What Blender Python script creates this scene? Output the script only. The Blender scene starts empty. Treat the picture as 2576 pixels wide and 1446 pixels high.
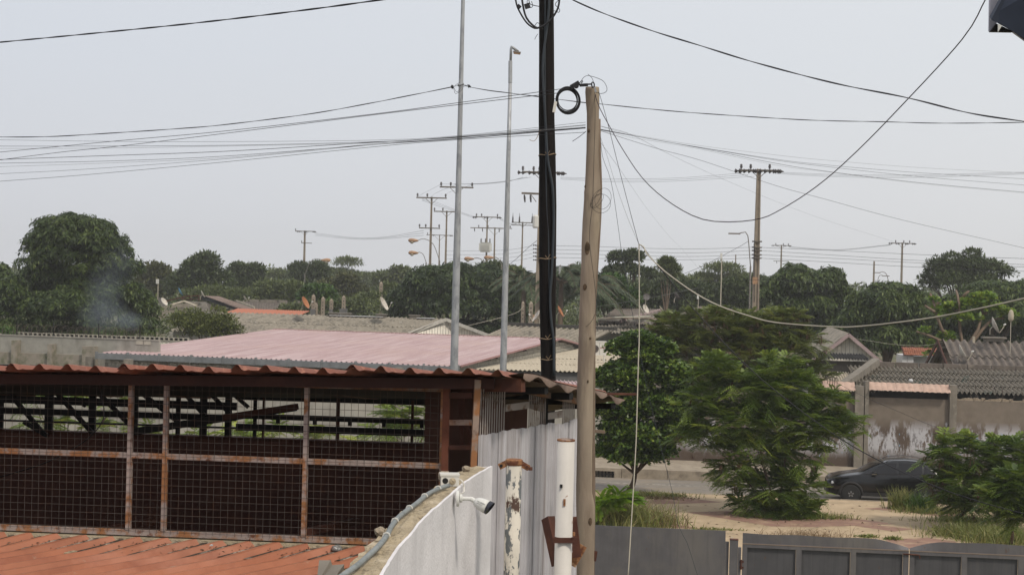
import bpy, math, random
import numpy as np
from mathutils import Vector, Matrix, noise
R = math.radians
rnd = random.Random(7)
C = bpy.context.scene.collection
sc = bpy.context.scene

# ---------------------------------------------------------------- camera
F, W, H, CZ = 4000.0, 2576.0, 1446.0, 7.7
PITCH, ROLL = -math.atan(18 / F), R(1.4)
fwd = Vector((0, math.cos(PITCH), math.sin(PITCH)))
up0 = Vector((0, -math.sin(PITCH), math.cos(PITCH)))
rt0 = Vector((1, 0, 0))
CR = rt0 * math.cos(ROLL) + up0 * math.sin(ROLL)
CU = up0 * math.cos(ROLL) - rt0 * math.sin(ROLL)
CP = Vector((0, 0, CZ))
cam = bpy.data.objects.new('camera', bpy.data.cameras.new('camera'))
C.objects.link(cam)
cam.matrix_world = Matrix(((CR.x, CU.x, -fwd.x, CP.x), (CR.y, CU.y, -fwd.y, CP.y), (CR.z, CU.z, -fwd.z, CP.z), (0, 0, 0, 1)))
cam.data.lens = F / W * 36
cam.data.sensor_width = 36
cam.data.clip_start = 0.1
cam.data.clip_end = 3000
sc.camera = cam

# ---------------------------------------------------------------- sky and sun
SUN_EL, SUN_AZ = R(50), R(143)      # azimuth measured clockwise from +Y
world = bpy.data.worlds.new('World'); sc.world = world; world.use_nodes = True
nt = world.node_tree; nt.nodes.clear()
out = nt.nodes.new('ShaderNodeOutputWorld'); bg = nt.nodes.new('ShaderNodeBackground')
sky = nt.nodes.new('ShaderNodeTexSky'); sky.sky_type = 'NISHITA'; sky.sun_disc = False
sky.sun_elevation = SUN_EL; sky.sun_rotation = SUN_AZ; sky.dust_density = 6; sky.air_density = 1.5
tc = nt.nodes.new('ShaderNodeTexCoord'); sep = nt.nodes.new('ShaderNodeSeparateXYZ')
rmp = nt.nodes.new('ShaderNodeValToRGB')
rmp.color_ramp.elements[0].position = 0.0; rmp.color_ramp.elements[0].color = (0.80, 0.795, 0.80, 1)
rmp.color_ramp.elements[1].position = 0.22; rmp.color_ramp.elements[1].color = (0.80, 0.835, 0.885, 1)
e = rmp.color_ramp.elements.new(0.9); e.color = (0.93, 0.95, 1.0, 1)
nz = nt.nodes.new('ShaderNodeTexNoise'); nz.inputs['Scale'].default_value = 1.6; nz.inputs['Detail'].default_value = 4
add = nt.nodes.new('ShaderNodeMath'); add.operation = 'MULTIPLY_ADD'; add.inputs[1].default_value = 0.16
sc_ = nt.nodes.new('ShaderNodeVectorMath'); sc_.operation = 'SCALE'; sc_.inputs['Scale'].default_value = 9.2
mix = nt.nodes.new('ShaderNodeMix'); mix.data_type = 'RGBA'; mix.inputs['Factor'].default_value = 0.93
L = nt.links
L.new(tc.outputs['Generated'], sep.inputs[0]); L.new(tc.outputs['Generated'], nz.inputs['Vector'])
L.new(nz.outputs['Fac'], add.inputs[0]); L.new(sep.outputs['Z'], add.inputs[2]); L.new(add.outputs[0], rmp.inputs[0])
mrx = nt.nodes.new('ShaderNodeMapRange'); mrx.inputs['From Min'].default_value = -.6; mrx.inputs['From Max'].default_value = .6
side = nt.nodes.new('ShaderNodeMix'); side.data_type = 'RGBA'; side.inputs['A'].default_value = (.905, .92, .965, 1); side.inputs['B'].default_value = (1.09, 1.075, 1.045, 1)
mulc = nt.nodes.new('ShaderNodeMix'); mulc.data_type = 'RGBA'; mulc.blend_type = 'MULTIPLY'; mulc.inputs['Factor'].default_value = 1
L.new(sep.outputs['X'], mrx.inputs['Value']); L.new(mrx.outputs[0], side.inputs['Factor'])
L.new(rmp.outputs[0], mulc.inputs['A']); L.new(side.outputs['Result'], mulc.inputs['B']); L.new(mulc.outputs['Result'], sc_.inputs[0]); L.new(sky.outputs[0], mix.inputs['A']); L.new(sc_.outputs[0], mix.inputs['B'])
L.new(mix.outputs['Result'], bg.inputs['Color']); bg.inputs['Strength'].default_value = 0.1
L.new(bg.outputs[0], out.inputs['Surface'])
sun = bpy.data.objects.new('sun', bpy.data.lights.new('sun', 'SUN')); C.objects.link(sun)
sun.data.energy = 2.3; sun.data.angle = R(7); sun.data.color = (1.0, 0.93, 0.82)
sd = Vector((math.sin(SUN_AZ) * math.cos(SUN_EL), math.cos(SUN_AZ) * math.cos(SUN_EL), math.sin(SUN_EL)))
sun.rotation_euler = sd.to_track_quat('Z', 'Y').to_euler()
sc.view_settings.view_transform = 'Standard'; sc.view_settings.look = 'None'
sc.view_settings.exposure = 0.0; sc.view_settings.gamma = 1.0; sc.view_settings.use_curve_mapping = False
sc.cycles.max_bounces = 6; sc.cycles.transparent_max_bounces = 8; sc.cycles.volume_bounces = 0
sc.cycles.diffuse_bounces = 3

# ---------------------------------------------------------------- helpers
def PD(px, py, D):
    return CP + (fwd + CR * ((px - W / 2) / F) - CU * ((py - H / 2) / F)) * D
def G(px, py, z):
    d = fwd + CR * ((px - W / 2) / F) - CU * ((py - H / 2) / F)
    return CP + d * ((z - CZ) / d.z)
def frame(o, yaw):
    """local x turned clockwise by yaw degrees seen from above"""
    return Matrix.Translation(Vector(o)) @ Matrix.Rotation(-R(yaw), 4, 'Z')
def onY(fr, px, py, ly):
    """point of the picture ray on local plane y = ly of a frame, in local coordinates"""
    i = fr.inverted(); c = i @ CP
    d = i.to_3x3() @ (fwd + CR * ((px - W / 2) / F) - CU * ((py - H / 2) / F))
    return c + d * ((ly - c.y) / d.y)

class MB:
    def __init__(s): s.v = []; s.f = []; s.sm = False
    def add(s, vs, fs, fr=None):
        n = len(s.v)
        s.v += [tuple(fr @ Vector(p)) for p in vs] if fr is not None else [tuple(p) for p in vs]
        s.f += [tuple(i + n for i in f) for f in fs]
        return s
    def box(s, x0, x1, y0, y1, z0, z1, fr=None):
        return s.add([(x0,y0,z0),(x1,y0,z0),(x1,y1,z0),(x0,y1,z0),(x0,y0,z1),(x1,y0,z1),(x1,y1,z1),(x0,y1,z1)],
              [(3,2,1,0),(4,5,6,7),(0,1,5,4),(1,2,6,5),(2,3,7,6),(3,0,4,7)], fr)
    def beam(s, a, b, w, h=None, up=Vector((0,0,1))):
        a = Vector(a); b = Vector(b); h = h or w; d = (b - a).normalized()
        x = d.cross(up)
        if x.length < 1e-3: x = d.cross(Vector((1,0,0)))
        x.normalize(); y = x.cross(d)
        vs = [p + x * (sx * w / 2) + y * (sy * h / 2) for p in (a, b) for sx, sy in ((-1,-1),(1,-1),(1,1),(-1,1))]
        return s.add(vs, [(0,1,2,3),(7,6,5,4),(0,4,5,1),(1,5,6,2),(2,6,7,3),(3,7,4,0)])
    def tube(s, pts, r, n=6, cap=True):
        pts = [Vector(p) for p in pts]; rs = r if isinstance(r, (list, tuple)) else [r] * len(pts)
        d0 = (pts[1] - pts[0]).normalized()
        x = d0.cross(Vector((0,0,1)))
        if x.length < 0.05: x = d0.cross(Vector((1,0,0)))
        x.normalize(); vs = []; fs = []
        for i, p in enumerate(pts):
            d = (pts[min(i+1, len(pts)-1)] - pts[max(i-1, 0)]).normalized()
            x = (x - d * x.dot(d)).normalized(); y = d.cross(x)
            for k in range(n):
                a = 2 * math.pi * k / n
                vs.append(p + (x * math.cos(a) + y * math.sin(a)) * rs[i])
        for i in range(len(pts) - 1):
            for k in range(n):
                fs.append((i*n+k, i*n+(k+1)%n, (i+1)*n+(k+1)%n, (i+1)*n+k))
        if cap:
            fs.append(tuple(range(n))[::-1]); fs.append(tuple(range((len(pts)-1)*n, len(pts)*n)))
        return s.add(vs, fs)
    def lathe(s, o, prof, axis=(0,0,1), n=12):
        """prof: list of (r, h) along the axis"""
        ax = Vector(axis).normalized(); x = ax.cross(Vector((0,1,0)))
        if x.length < 1e-2: x = ax.cross(Vector((1,0,0)))
        x.normalize(); y = ax.cross(x); o = Vector(o); vs = []; fs = []
        for r_, h in prof:
            for k in range(n):
                a = 2*math.pi*k/n; vs.append(o + ax*h + (x*math.cos(a) + y*math.sin(a))*r_)
        for i in range(len(prof)-1):
            for k in range(n): fs.append((i*n+k, i*n+(k+1)%n, (i+1)*n+(k+1)%n, (i+1)*n+k))
        fs.append(tuple(range(n))[::-1]); fs.append(tuple(range((len(prof)-1)*n, len(prof)*n)))
        return s.add(vs, fs)
    def poly(s, top, zb, fr=None):
        """prism: closed outline of (x,y,z) points down to height zb"""
        n = len(top); t = [tuple(p) for p in top]; b = [(p[0], p[1], zb) for p in t]
        return s.add(t + b, [tuple(range(n)), tuple(range(2*n-1, n-1, -1))] + [(i, n+i, n+(i+1)%n, (i+1)%n) for i in range(n)], fr)
    def grid(s, rows, fr=None, close=False):
        n = len(rows[0]); vs = [p for r_ in rows for p in r_]; fs = []
        for i in range(len(rows)-1):
            for j in range(n-1 if not close else n): fs.append((i*n+j, i*n+(j+1)%n, (i+1)*n+(j+1)%n, (i+1)*n+j))
        return s.add(vs, fs, fr)

def link(name, me, mt=None, parent=None):
    o = bpy.data.objects.new(name, me); C.objects.link(o)
    if mt is not None and me is not None and not me.materials: me.materials.append(mt)
    if parent is not None: o.parent = parent
    return o
def rootmat(t):
    m = Matrix.Identity(4)
    while t is not None:
        m = Matrix.Translation(t.location) @ t.rotation_euler.to_matrix().to_4x4() @ m; t = t.parent
    return m
def thing(name, label, cat, loc=(0,0,0), yaw=0, group=None):
    o = bpy.data.objects.new(name, None); C.objects.link(o)
    o.location = loc; o.rotation_euler = (0, 0, -R(yaw)); o.empty_display_size = .2
    o['label'] = label; o['category'] = cat
    if group: o['group'] = group
    return o
def tag(o, label, cat, group=None, kind=None):
    o['label'] = label
    if cat: o['category'] = cat
    if group: o['group'] = group
    if kind: o['kind'] = kind
    return o
def mesh(mb, inv=None, smooth=False, name='m'):
    me = bpy.data.meshes.new(name)
    v = mb.v if inv is None else [tuple(inv @ Vector(p)) for p in mb.v]
    me.from_pydata(v, [], mb.f); me.update()
    if smooth: me.polygons.foreach_set('use_smooth', [True]*len(me.polygons))
    return me
def part(name, mb, mt, parent, smooth=False, label=None, kind=None):
    """a part from geometry in world coordinates"""
    o = link(name, mesh(mb, rootmat(parent).inverted(), smooth, name), mt, parent)
    if label: o['label'] = label
    if kind: o['kind'] = kind
    return o
def solo(name, mb, mt, label, cat, loc=None, group=None, smooth=False, kind=None):
    """a thing that is one mesh; loc becomes its origin"""
    if loc is None: loc = mb.v[0]
    loc = Vector(loc)
    o = link(name, mesh(mb, Matrix.Translation(-loc), smooth, name), mt); o.location = loc
    return tag(o, label, cat, group, kind)
def struct(name, mb, mt, label=None):
    o = link(name, mesh(mb, None, False, name), mt); o['kind'] = 'structure'
    if label: o['label'] = label
    return o
def copies(name, me, mt, parent, places):
    """alike parts that share one mesh: places are (location, rotz, scale) local to the parent"""
    for p in places:
        o = link(name, me, mt, parent); o.location = p[0]
        if len(p) > 1 and p[1] is not None: o.rotation_euler = p[1] if isinstance(p[1], tuple) else (0, 0, p[1])
        if len(p) > 2 and p[2] is not None: o.scale = p[2]
def spline(P, n):
    P = [Vector(p) for p in P]; Q = [P[0]*2 - P[1]] + P + [P[-1]*2 - P[-2]]; o = []
    d = [max((P[i+1]-P[i]).length, 1e-6) for i in range(len(P)-1)]; T = sum(d)
    for i in range(len(P)-1):
        k = max(2, int(round(n*d[i]/T)))
        a, b, c, e_ = Q[i], Q[i+1], Q[i+2], Q[i+3]
        for j in range(k):
            t = j/k
            o.append(.5*((2*b) + (c-a)*t + (2*a-5*b+4*c-e_)*t*t + (3*b-a-3*c+e_)*t**3))
    o.append(P[-1]); return o

# ---------------------------------------------------------------- materials
def M(name, base, layers=(), rough=.8, metal=0., bump=0., bscale=20., spec=.3, var=.12, vscale=3., tr=0., tone=None, yaw=0, bstretch=(1,1,1)):
    """base colour varied by noise, then layers (colour, scale, lo, hi, stretch, detail) masked by noise"""
    m = bpy.data.materials.new(name); m.use_nodes = True; n = m.node_tree; l = n.links
    P = n.nodes['Principled BSDF']; P.inputs['Roughness'].default_value = rough; P.inputs['Metallic'].default_value = metal
    P.inputs['Specular IOR Level'].default_value = spec
    t = n.nodes.new('ShaderNodeNewGeometry'); co = t.outputs['Position']
    if yaw:
        mr_ = n.nodes.new('ShaderNodeMapping'); mr_.vector_type = 'TEXTURE'; mr_.inputs['Rotation'].default_value = (0, 0, -R(yaw)); l.new(co, mr_.inputs[0]); co = mr_.outputs[0]
    if tone is not None:
        a = n.nodes.new('ShaderNodeAttribute'); a.attribute_name = 'tone'
        r_ = n.nodes.new('ShaderNodeValToRGB'); cs = tone
        r_.color_ramp.elements[0].color = (*cs[0], 1); r_.color_ramp.elements[1].color = (*cs[-1], 1)
        for i in range(1, len(cs)-1):
            e = r_.color_ramp.elements.new(i/(len(cs)-1)); e.color = (*cs[i], 1)
        l.new(a.outputs['Fac'], r_.inputs[0]); cur = r_.outputs[0]
    else:
        z = n.nodes.new('ShaderNodeTexNoise'); z.inputs['Scale'].default_value = vscale; z.inputs['Detail'].default_value = 5
        l.new(co, z.inputs['Vector'])
        r_ = n.nodes.new('ShaderNodeValToRGB')
        r_.color_ramp.elements[0].position = .3; r_.color_ramp.elements[1].position = .7
        r_.color_ramp.elements[0].color = (*[c*(1-var) for c in base], 1); r_.color_ramp.elements[1].color = (*[min(1, c*(1+var)) for c in base], 1)
        l.new(z.outputs['Fac'], r_.inputs[0]); cur = r_.outputs[0]
    for ly in layers:
        col, scale, lo, hi = ly[:4]; st = ly[4] if len(ly) > 4 else (1,1,1); det = ly[5] if len(ly) > 5 else 6
        mp = n.nodes.new('ShaderNodeMapping'); mp.inputs['Scale'].default_value = st; l.new(co, mp.inputs[0])
        mp.inputs['Location'].default_value = (rnd.uniform(0,9), rnd.uniform(0,9), rnd.uniform(0,9))
        z = n.nodes.new('ShaderNodeTexNoise'); z.inputs['Scale'].default_value = scale; z.inputs['Detail'].default_value = det
        z.inputs['Roughness'].default_value = .62
        l.new(mp.outputs[0], z.inputs['Vector'])
        mr = n.nodes.new('ShaderNodeMapRange'); mr.inputs['From Min'].default_value = lo; mr.inputs['From Max'].default_value = hi
        l.new(z.outputs['Fac'], mr.inputs['Value']); fac = mr.outputs[0]
        if len(ly) > 6:           # height window (zmin, zmax, soft) in object coordinates
            z0, z1, sf = ly[6]
            s_ = n.nodes.new('ShaderNodeSeparateXYZ'); l.new(co, s_.inputs[0])
            a1 = n.nodes.new('ShaderNodeMapRange'); a1.inputs['From Min'].default_value = z0 - sf; a1.inputs['From Max'].default_value = z0 + sf
            a2 = n.nodes.new('ShaderNodeMapRange'); a2.inputs['From Min'].default_value = z1 + sf; a2.inputs['From Max'].default_value = z1 - sf
            l.new(s_.outputs['Z'], a1.inputs['Value']); l.new(s_.outputs['Z'], a2.inputs['Value'])
            m1 = n.nodes.new('ShaderNodeMath'); m1.operation = 'MULTIPLY'; l.new(a1.outputs[0], m1.inputs[0]); l.new(a2.outputs[0], m1.inputs[1])
            m2 = n.nodes.new('ShaderNodeMath'); m2.operation = 'MULTIPLY'; l.new(m1.outputs[0], m2.inputs[0]); l.new(fac, m2.inputs[1]); fac = m2.outputs[0]
        mx = n.nodes.new('ShaderNodeMix'); mx.data_type = 'RGBA'; l.new(fac, mx.inputs['Factor'])
        l.new(cur, mx.inputs['A']); mx.inputs['B'].default_value = (*col, 1); cur = mx.outputs['Result']
    l.new(cur, P.inputs['Base Color'])
    if bump:
        mp = n.nodes.new('ShaderNodeMapping'); mp.inputs['Scale'].default_value = bstretch; l.new(co, mp.inputs[0])
        z = n.nodes.new('ShaderNodeTexNoise'); z.inputs['Scale'].default_value = bscale; z.inputs['Detail'].default_value = 6; l.new(mp.outputs[0], z.inputs['Vector'])
        b = n.nodes.new('ShaderNodeBump'); b.inputs['Strength'].default_value = bump; b.inputs['Distance'].default_value = .02
        l.new(z.outputs['Fac'], b.inputs['Height']); l.new(b.outputs[0], P.inputs['Normal'])
    if tr:
        tl = n.nodes.new('ShaderNodeBsdfTranslucent'); ms = n.nodes.new('ShaderNodeMixShader'); ms.inputs[0].default_value = tr
        l.new(cur, tl.inputs['Color']); l.new(P.outputs[0], ms.inputs[1]); l.new(tl.outputs[0], ms.inputs[2])
        l.new(ms.outputs[0], n.nodes['Material Output'].inputs['Surface'])
    return m
def leafmat(name, *tones, rough=.5, tr=.25):
    return M(name, (0,0,0), tone=tones, rough=rough, tr=tr, spec=.35)

m_sand = M('sandy_paving', (.43,.325,.21), [((.35,.26,.165), .7, .45, .7), ((.46,.36,.24), 3, .55, .8), ((.2,.15,.1), 14, .68, .8)], rough=.95, bump=.15, bscale=15)
m_redpave = M('red_paving', (.26,.155,.115), [((.42,.30,.19), 1.8, .5, .75), ((.2,.11,.08), 8, .6, .8)], rough=.95)
m_asph = M('asphalt', (.20,.178,.152), [((.28,.22,.15), .5, .45, .8, (1,3,1)), ((.06,.055,.05), 4, .6, .8)], rough=.9, bump=.15, bscale=40)
m_ground = M('dry_ground', (.15,.115,.07), [((.05,.065,.022), .4, .42, .52), ((.3,.23,.15), 2, .5, .8)], rough=1)
m_kerb = M('kerb_concrete', (.30,.25,.19), [((.16,.13,.10), 3, .5, .75), ((.4,.34,.26), 1.2, .5, .8)], rough=.95, bump=.3)
m_line = M('road_paint', (.45,.42,.36), [((.15,.13,.11), 6, .4, .6)], rough=.9)
m_block = M('cement_block', (.30,.275,.235), [((.18,.165,.14), 5, .5, .8), ((.40,.37,.31), 9, .55, .8)], rough=.97, bump=.5, bscale=30)
m_block2 = M('cement_block_pale', (.40,.365,.30), [((.22,.20,.16), 4, .5, .75), ((.12,.11,.09), 9, .66, .8)], rough=.97, bump=.5, bscale=30)
m_mortar = M('mortar', (.17,.155,.13), rough=1)
m_plaster = M('rain_stained_plaster', (.285,.27,.235), [((.17,.155,.13), 1.5, .5, .8, (1,1,.25)), ((.35,.33,.28), .8, .5, .75)], rough=.97, bump=.25)
m_ledge = M('mossy_render', (.27,.235,.19), [((.12,.125,.07), 2.5, .45, .7), ((.34,.30,.25), 1.2, .55, .8)], rough=.97, bump=.3)
m_streetwall = M('street_wall_render', (.175,.145,.115), [
    ((.095,.07,.054), 1.1, .25, .38, (1,1,1.5), 6, (-1, 2.15, .28)),
    ((.085,.062,.048), .9, .42, .62, (1,1,.6), 6, (-1, 1.0, .4)),
    ((.42,.41,.42), 1.0, .45, .50, (1.4,1,.55), 12, (.95, 2.15, .25)),
    ((.12,.09,.07), 5, .56, .60, (1.2,1,.4), 8, (.75, 2.2, .2)),
    ((.20,.19,.19), 9, .56, .60, (1,1,.35), 8, (.75, 1.95, .22)),
    ((.22,.34,.44), 4, .66, .69, (1,1,.6), 6, (.75, 1.9, .2)),
    ((.45,.44,.44), 3.5, .68, .70, (1,1,.6), 6, (.5, 2.5, .1))], rough=.95, bump=.25)
m_pillar = M('concrete_pillar', (.19,.168,.138), [((.12,.105,.085), 2, .5, .75, (1,1,.3)), ((.30,.27,.22), 5, .55, .8)], rough=.95, bump=.3)
m_asb = M('weathered_fibre_cement', (.21,.182,.14), [((.11,.098,.08), 2.2, .48, .72), ((.33,.30,.24), 5, .55, .78), ((.05,.1,.075), 1.0, .62, .7)], rough=.97, bump=.3, bscale=25)
m_asb2 = M('pale_fibre_cement', (.27,.24,.195), [((.11,.10,.085), 1.6, .48, .72), ((.36,.33,.28), 3, .56, .78)], rough=.97, bump=.3, bscale=25)
m_asb3 = M('dark_fibre_cement', (.15,.125,.105), [((.08,.07,.06), 2.2, .46, .72, (1,1,1)), ((.27,.23,.19), 3.5, .56, .78)], rough=.97, bump=.3, bscale=25)
m_asblack = M('lichen_blackened_ridge', (.045,.042,.038), [((.09,.08,.07), 4, .5, .7)], rough=1)
m_beige = M('dusty_sheet', (.40,.345,.26), [((.29,.245,.18), 1.4, .5, .75), ((.48,.43,.35), 4, .55, .8)], rough=.9)
m_beige2 = M('greenish_white_sheet', (.42,.41,.33), [((.3,.29,.22), 1.2, .5, .75)], rough=.85)
m_pink = M('faded_pink_sheet', (.37,.255,.255), [((.48,.375,.37), 1.5, .42, .68, (2.2,.10,1)), ((.29,.19,.185), 2.2, .48, .74, (1.8,.07,1)), ((.40,.28,.25), .35, .5, .8), ((.30,.19,.15), 1.2, .66, .78, (1,.4,1))], rough=.6, var=.05, yaw=14)
m_pinkedge = M('pink_edge_trim', (.34,.19,.18), rough=.6)
m_galvg = M('galvanised_gutter', (.22,.225,.225), [((.15,.15,.15), 2.5, .5, .75, (1,1,.4)), ((.3,.3,.3), 6, .6, .8)], rough=.5, metal=.35)
m_galv = M('galvanised_steel', (.36,.365,.37), [((.25,.255,.265), 14, .48, .62, (1,1,.35)), ((.46,.46,.46), 25, .6, .75)], rough=.5, metal=.35)
m_black = M('creosoted_wood', (.009,.007,.0065), [((.018,.013,.011), 2.5, .5, .8, (6,6,.25)), ((.007,.006,.006), 4, .55, .8, (5,5,.3))], rough=.85, bump=.4, bscale=6, bstretch=(6,6,.3), spec=.12)
m_wood = M('peeled_eucalyptus', (.27,.215,.16), [((.17,.125,.09), 2.0, .46, .75, (2.5,2.5,.5)), ((.37,.30,.21), 3, .52, .8, (4,4,.6)), ((.10,.07,.045), 9, .7, .78, (2,2,.6))], rough=.85, bump=.35, bscale=9, bstretch=(4,4,.8))
m_wood2 = M('weathered_grey_wood', (.17,.125,.09), [((.1,.07,.05), 4, .5, .8, (4,4,.4))], rough=.9, bump=.4)
m_knot = M('wood_knot', (.12,.08,.05), [((.05,.033,.02), 25, .45, .6)], rough=.95, bump=.6)
m_cable = M('black_cable', (.016,.015,.017), rough=.6)
m_cableg = M('grey_cable', (.028,.034,.040), rough=.55)
m_cablep = M('purple_black_cable', (.035,.02,.028), rough=.6)
m_cablew = M('pale_cable', (.42,.38,.30), rough=.6)
m_cables = M('silver_wire', (.22,.22,.21), rough=.5, metal=.3)
m_conc = M('pole_concrete', (.26,.215,.165), [((.16,.125,.095), 2, .5, .8, (2,2,.4))], rough=.95, bump=.3)
m_arm = M('weathered_crossarm', (.13,.11,.085), rough=.9)
m_insul = M('brown_porcelain', (.045,.038,.036), rough=.35, spec=.5)
m_white_paint = M('white_enamel', (.58,.57,.53), rough=.45, var=.04)
m_orange_l = M('ochre_lamp_shell', (.36,.215,.12), [((.26,.14,.08), 8, .5, .7)], rough=.6)
m_lens = M('lamp_lens', (.4,.36,.28), rough=.25, spec=.5)
m_steelg = M('lamp_steel', (.2,.18,.16), rough=.6, metal=.2)
m_rust = M('rust_brown_steel', (.07,.026,.017), [((.12,.045,.024), 6, .5, .72), ((.045,.02,.014), 3, .5, .75)], rough=.85, bump=.25, bscale=30)
m_rustb2 = M('red_oxide_post', (.15,.05,.028), [((.10,.035,.02), 6, .5, .7)], rough=.8, bump=.2)
m_rust_shaded = M('shaded_rust_steel', (.032,.012,.009), [((.055,.02,.013), 5, .5, .72)], rough=.85, bump=.2)  # rust brown with the shade under the roof overhang put into its colour
m_rusty_white = M('peeling_white_paint', (.30,.24,.215), [((.27,.12,.05), 7, .47, .56, (1,1,1), 9), ((.13,.05,.025), 7, .59, .65, (1,1,1), 8)], rough=.7, bump=.2, bscale=30)
m_rusty_white2 = M('rusted_through_white_paint', (.26,.19,.15), [((.27,.12,.05), 7, .44, .54, (1,1,1), 9), ((.10,.042,.024), 5, .54, .62, (1,1,1), 8)], rough=.8, bump=.2, bscale=30)
m_wire = M('weld_mesh_wire', (.09,.075,.065), [((.10,.05,.03), 12, .5, .7)], rough=.7, metal=.2)
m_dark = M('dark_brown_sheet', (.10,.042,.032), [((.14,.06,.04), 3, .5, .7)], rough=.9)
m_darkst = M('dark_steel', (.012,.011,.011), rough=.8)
m_redroof = M('brick_red_sheet', (.35,.135,.075), [((.22,.075,.045), 2.2, .48, .75), ((.45,.21,.14), 1.3, .52, .8), ((.36,.27,.20), 6, .64, .78)], rough=.62, bump=.12, bscale=12)
m_redroof2 = M('roof_sheet_top', (.21,.088,.062), [((.22,.07,.04), 5, .5, .75), ((.45,.2,.13), 12, .55, .8)], rough=.7)
m_under = M('sheet_underside', (.19,.135,.105), [((.09,.06,.045), 3, .5, .75)], rough=.85)
m_debris = M('leaf_litter', (.075,.055,.042), [((.36,.31,.25), 9, .48, .60), ((.035,.028,.022), 25, .5, .62)], rough=1, bump=.8, bscale=50)
m_whitewall = M('white_painted_render', (.64,.615,.615), [((.48,.455,.455), 3.0, .54, .78, (1.2,1.2,.16)), ((.54,.515,.515), 1.4, .5, .75, (1,1,.25)), ((.64,.62,.62), 22, .55, .7)], rough=.9, bump=.22, bscale=45)
m_coping = M('crumbling_cement', (.37,.30,.20), [((.22,.175,.115), 14, .5, .66), ((.48,.40,.29), 7, .52, .7), ((.10,.075,.05), 20, .63, .7)], rough=1, bump=1., bscale=35)
m_rubble = M('rubble', (.32,.26,.19), [((.18,.14,.1), 30, .5, .65)], rough=1, bump=.8, bscale=60)
m_conduit = M('grey_conduit', (.20,.215,.21), [((.13,.14,.135), 20, .5, .7)], rough=.55)
m_whitesheet = M('grimy_white_sheet', (.45,.43,.445), [((.28,.25,.245), 6, .47, .66, (3,3,.06)), ((.57,.56,.58), 9, .54, .72, (3,3,.05)), ((.19,.155,.14), 16, .62, .76, (2,2,.05))], rough=.55, metal=.15, bump=.1)
m_bars = M('painted_grille_bar', (.30,.26,.235), [((.15,.09,.06), 8, .52, .65)], rough=.75)
m_peel = M('flaked_pipe_paint', (.52,.475,.40), [((.10,.105,.105), 8, .515, .535, (2.2,2.2,1.1), 9), ((.055,.028,.018), 3.2, .60, .63, (1.4,1.4,1), 7), ((.30,.15,.06), 6, .655, .70, (1,1,.7), 8)], rough=.7, bump=.4, bscale=18)
m_pipe = M('white_pipe_paint', (.50,.465,.42), [((.38,.35,.31), 2.5, .5, .8, (2,2,.3)), ((.17,.075,.035), 9, .655, .68, (1.5,1.5,1), 8)], rough=.6, bump=.15)
m_rustb = M('bright_rust', (.27,.125,.055), [((.12,.045,.025), 25, .45, .6), ((.42,.26,.15), 30, .58, .68)], rough=.9, bump=.6, bscale=50)
m_gate = M('grey_gate_steel', (.115,.108,.11), [((.16,.145,.13), 1.0, .5, .7, (1,1,.4)), ((.12,.075,.05), 8, .66, .72, (1,1,.35)), ((.09,.084,.085), 5, .5, .8, (2,2,.15)), ((.145,.13,.118), 2.0, .55, .8)], rough=.55, metal=.15, bump=.05)
m_gate2 = M('grey_gate_panel', (.085,.082,.085), [((.11,.07,.05), 9, .66, .74, (1,1,.3)), ((.06,.058,.06), 6, .5, .8, (3,3,.08)), ((.115,.105,.1), 3, .58, .8, (2,2,.15))], rough=.5, metal=.2)
m_gatetrim = M('dusty_gate_rail', (.22,.165,.125), rough=.8)
m_plast = M('cream_plastic', (.60,.57,.51), rough=.4, var=.04)
m_plastk = M('black_glass', (.012,.013,.02), rough=.12, spec=.6)
m_tile = M('salmon_tile', (.43,.30,.235), [((.32,.20,.15), 3, .5, .75), ((.6,.4,.3), 6, .58, .8)], rough=.85)
m_terra = M('terracotta', (.30,.115,.065), [((.18,.07,.045), 4, .5, .7)], rough=.9)
m_orangeroof = M('orange_sheet', (.40,.135,.07), [((.30,.10,.055), 1.5, .5, .75)], rough=.7)
m_houseside = M('pale_board', (.70,.65,.56), [((.5,.45,.38), 3, .5, .8, (1,1,.3))], rough=.9)
m_fascia = M('dusty_pink_fascia', (.36,.27,.26), [((.24,.17,.16), 5, .5, .75)], rough=.85)
m_fasciaw = M('offwhite_fascia', (.5,.47,.42), rough=.85)
m_grey = M('dark_grey_render', (.13,.125,.12), rough=.95)
m_white = M('white_wall', (.55,.54,.53), rough=.9)
m_dishw = M('weathered_white_dish', (.50,.46,.40), [((.3,.2,.13), 7, .56, .68)], rough=.6)
m_disho = M('rusty_orange_dish', (.36,.145,.06), [((.22,.09,.045), 9, .5, .7)], rough=.7)
m_dishb = M('blue_dish', (.10,.27,.42), rough=.6)
m_dishg = M('dark_grey_dish', (.11,.10,.095), rough=.7)
m_bark = M('brown_bark', (.075,.053,.037), [((.13,.10,.075), 6, .5, .7, (2,2,.5))], rough=.95, bump=.6, bscale=12)
m_barkl = M('pale_bark', (.16,.115,.08), rough=.95, bump=.5, bscale=12)
m_pod = M('brown_seed_pod', (.075,.04,.025), rough=.8)
m_razor = M('razor_wire', (.11,.085,.07), rough=.6, metal=.3)
m_carp = M('black_car_paint', (.006,.006,.007), rough=.22, spec=.3, var=.02); m_carp.node_tree.nodes['Principled BSDF'].inputs['Coat Weight'].default_value = .45
m_glass = M('tinted_glass', (.012,.012,.014), rough=.1, spec=.35, var=.02)
m_tyre = M('tyre_rubber', (.02,.02,.02), rough=.85)
m_rim = M('alloy_rim', (.26,.26,.27), rough=.35, metal=.7)
m_cladding = M('black_plastic', (.022,.021,.021), rough=.7)
m_chrome = M('chrome', (.6,.6,.6), rough=.15, metal=1)
m_rail = M('roof_rail_metal', (.10,.10,.105), rough=.3, metal=.6)
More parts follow.
